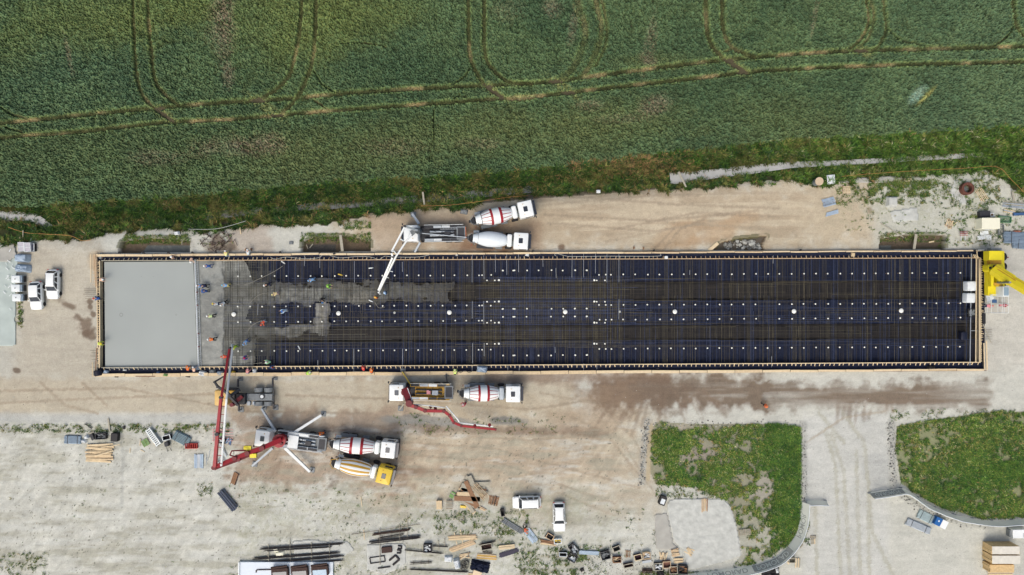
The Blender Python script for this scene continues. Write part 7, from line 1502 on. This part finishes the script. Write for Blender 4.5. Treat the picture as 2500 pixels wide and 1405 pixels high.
# ---- mesh banner fences
m_ban = mat('banner_mesh', C(255, 254, 246), .8, var=.05); _nt = m_ban.node_tree; _p = _nt.nodes['Principled BSDF']; _t = _nt.nodes.new('ShaderNodeBsdfTranslucent'); _t.inputs[0].default_value = (.9, .9, .86, 1); _m = _nt.nodes.new('ShaderNodeMixShader'); _m.inputs[0].default_value = .45
_nt.links.new(_p.outputs[0], _m.inputs[1]); _nt.links.new(_t.outputs[0], _m.inputs[2]); _nt.links.new(_m.outputs[0], _nt.nodes['Material Output'].inputs['Surface'])
m_bant = mat('banner_print', C(198, 197, 190), .8, var=.05); m_bant2 = mat('banner_dark', C(180, 178, 172), .8, var=.05)
def text_mesh(s):
    cu = bpy.data.curves.new('t', 'FONT'); cu.body = s; cu.size = 1.0; cu.resolution_u = 2; cu.offset = .012
    o = bpy.data.objects.new('t', cu); COL.objects.link(o); dg = bpy.context.evaluated_depsgraph_get(); me = bpy.data.meshes.new_from_object(o.evaluated_get(dg))
    V = [v.co.copy() for v in me.vertices]; F = [tuple(p.vertices) for p in me.polygons]; bpy.data.objects.remove(o); bpy.data.meshes.remove(me)
    x0 = min(v.x for v in V); x1 = max(v.x for v in V); y0 = min(v.y for v in V); y1 = max(v.y for v in V)
    return [((v.x - x0) / (x1 - x0), (v.y - y0) / (y1 - y0)) for v in V], F
def banner(pts, h, label, texts, inner=1, lean=.18):
    """pts: base line in photo pixels. texts: (start, end, string, boxed, flip) along the line"""
    B = [P(a, b, 0) for a, b in pts]; cum = [0]
    for i in range(len(B) - 1): cum.append(cum[-1] + (B[i + 1] - B[i]).length)
    Ltot = cum[-1]; t = thing('banner_fence', label, 'fence', B[0])
    def ev(s, off=0.0, z=0.0):
        s = max(0, min(Ltot - 1e-4, s)); i = max(k for k in range(len(B) - 1) if cum[k] <= s); f = (s - cum[i]) / (cum[i + 1] - cum[i]); d = (B[i + 1] - B[i]).normalized()
        nrm = Vector((d.y, -d.x, 0)) * inner; p = B[i].lerp(B[i + 1], f); return p + nrm * (off - lean * z / h * 3) + Vector((0, 0, z)) - B[0]
    n = int(Ltot / .5) + 1; mb = MB()
    for off, fl in ((.012, 0), (-.012, 1)):
        for i in range(n):
            s0, s1 = i * Ltot / n, (i + 1) * Ltot / n; q = [ev(s0, off, .05), ev(s1, off, .05), ev(s1, off, h), ev(s0, off, h)]; mb.add(q, [(0, 1, 2, 3) if fl else (3, 2, 1, 0)])
    mb.build('mesh_panel', m_ban, t); mb = MB(); mb.path([ev(i * Ltot / n, 0, h + .03) for i in range(n + 1)], .075, 6); mb.build('top_rail', m_white2, t)
    for k in range(int(Ltot / 3) + 1): mb = MB(); mb.tube(ev(k * 3, -.06, 0), ev(k * 3, -.06, h), .04, 6); mb.rbox(ev(k * 3, -.06, 0), (.5, .25, .1), .05, rt=.02); mb.build('post', m_chg, t)
    for (a, b, s, boxed, flip) in texts:
        if boxed:
            mb = MB(); q = 12
            for i in range(q): s0 = a - .6 + (b - a + 1.2) * i / q; s1 = a - .6 + (b - a + 1.2) * (i + 1) / q; mb.add([ev(s0, .024, h * .16), ev(s1, .024, h * .16), ev(s1, .024, h * .86), ev(s0, .024, h * .86)], [(3, 2, 1, 0)])
            mb.build('print_panel', m_bant2 if boxed else m_bant, t)
        V, F = text_mesh(s); mb = MB(); vs = []
        for (u, v) in V: uu_ = (1 - u) if flip else u; vs.append(ev(a + (b - a) * uu_, .036, h * (.26 + .5 * v)))
        mb.add(vs, F); mb.build('lettering', m_ban if boxed else m_bant, t)
FH = 1.5
banner([(1700, 1397), (1760, 1391), (1809, 1384), (1851, 1375), (1880, 1365), (1896, 1357), (1915, 1340), (1928, 1324), (1938, 1308), (1943, 1297), (1951, 1268), (1953, 1245), (1954, 1224)], FH, 'curved pale banner fence with grey lettering around the lower corner of the L-shaped green plot', [(1.5, 7.6, 'POMORAD', False, False), (9.0, 14.2, 'POMORAD', True, False), (16.8, 20.4, 'POMOR', False, False)], inner=-1, lean=.25)
banner([(1560, 1412), (1640, 1404), (1699, 1397)], FH, 'short length of banner fence at the bottom edge left of the curved one', [], inner=-1, lean=.25)
banner([(1966, 1222), (1990, 1221), (2016, 1222)], 1.1, 'low pale barrier leading off the top of the curved banner fence', [], inner=-1, lean=.16)
banner([(2122, 1203), (2150, 1199), (2198, 1191)], 1.6, 'straight banner fence with a dark lettered strip left of the large green plot', [(.5, 4.2, 'POMORAD', True, True)], inner=-1, lean=.16)
banner([(2198, 1191), (2214, 1196), (2232, 1208), (2260, 1229), (2300, 1246), (2340, 1260), (2400, 1269), (2430, 1271), (2500, 1266), (2620, 1262)], 1.3, 'long pale banner fence curving below the large green plot', [], inner=-1, lean=.16)
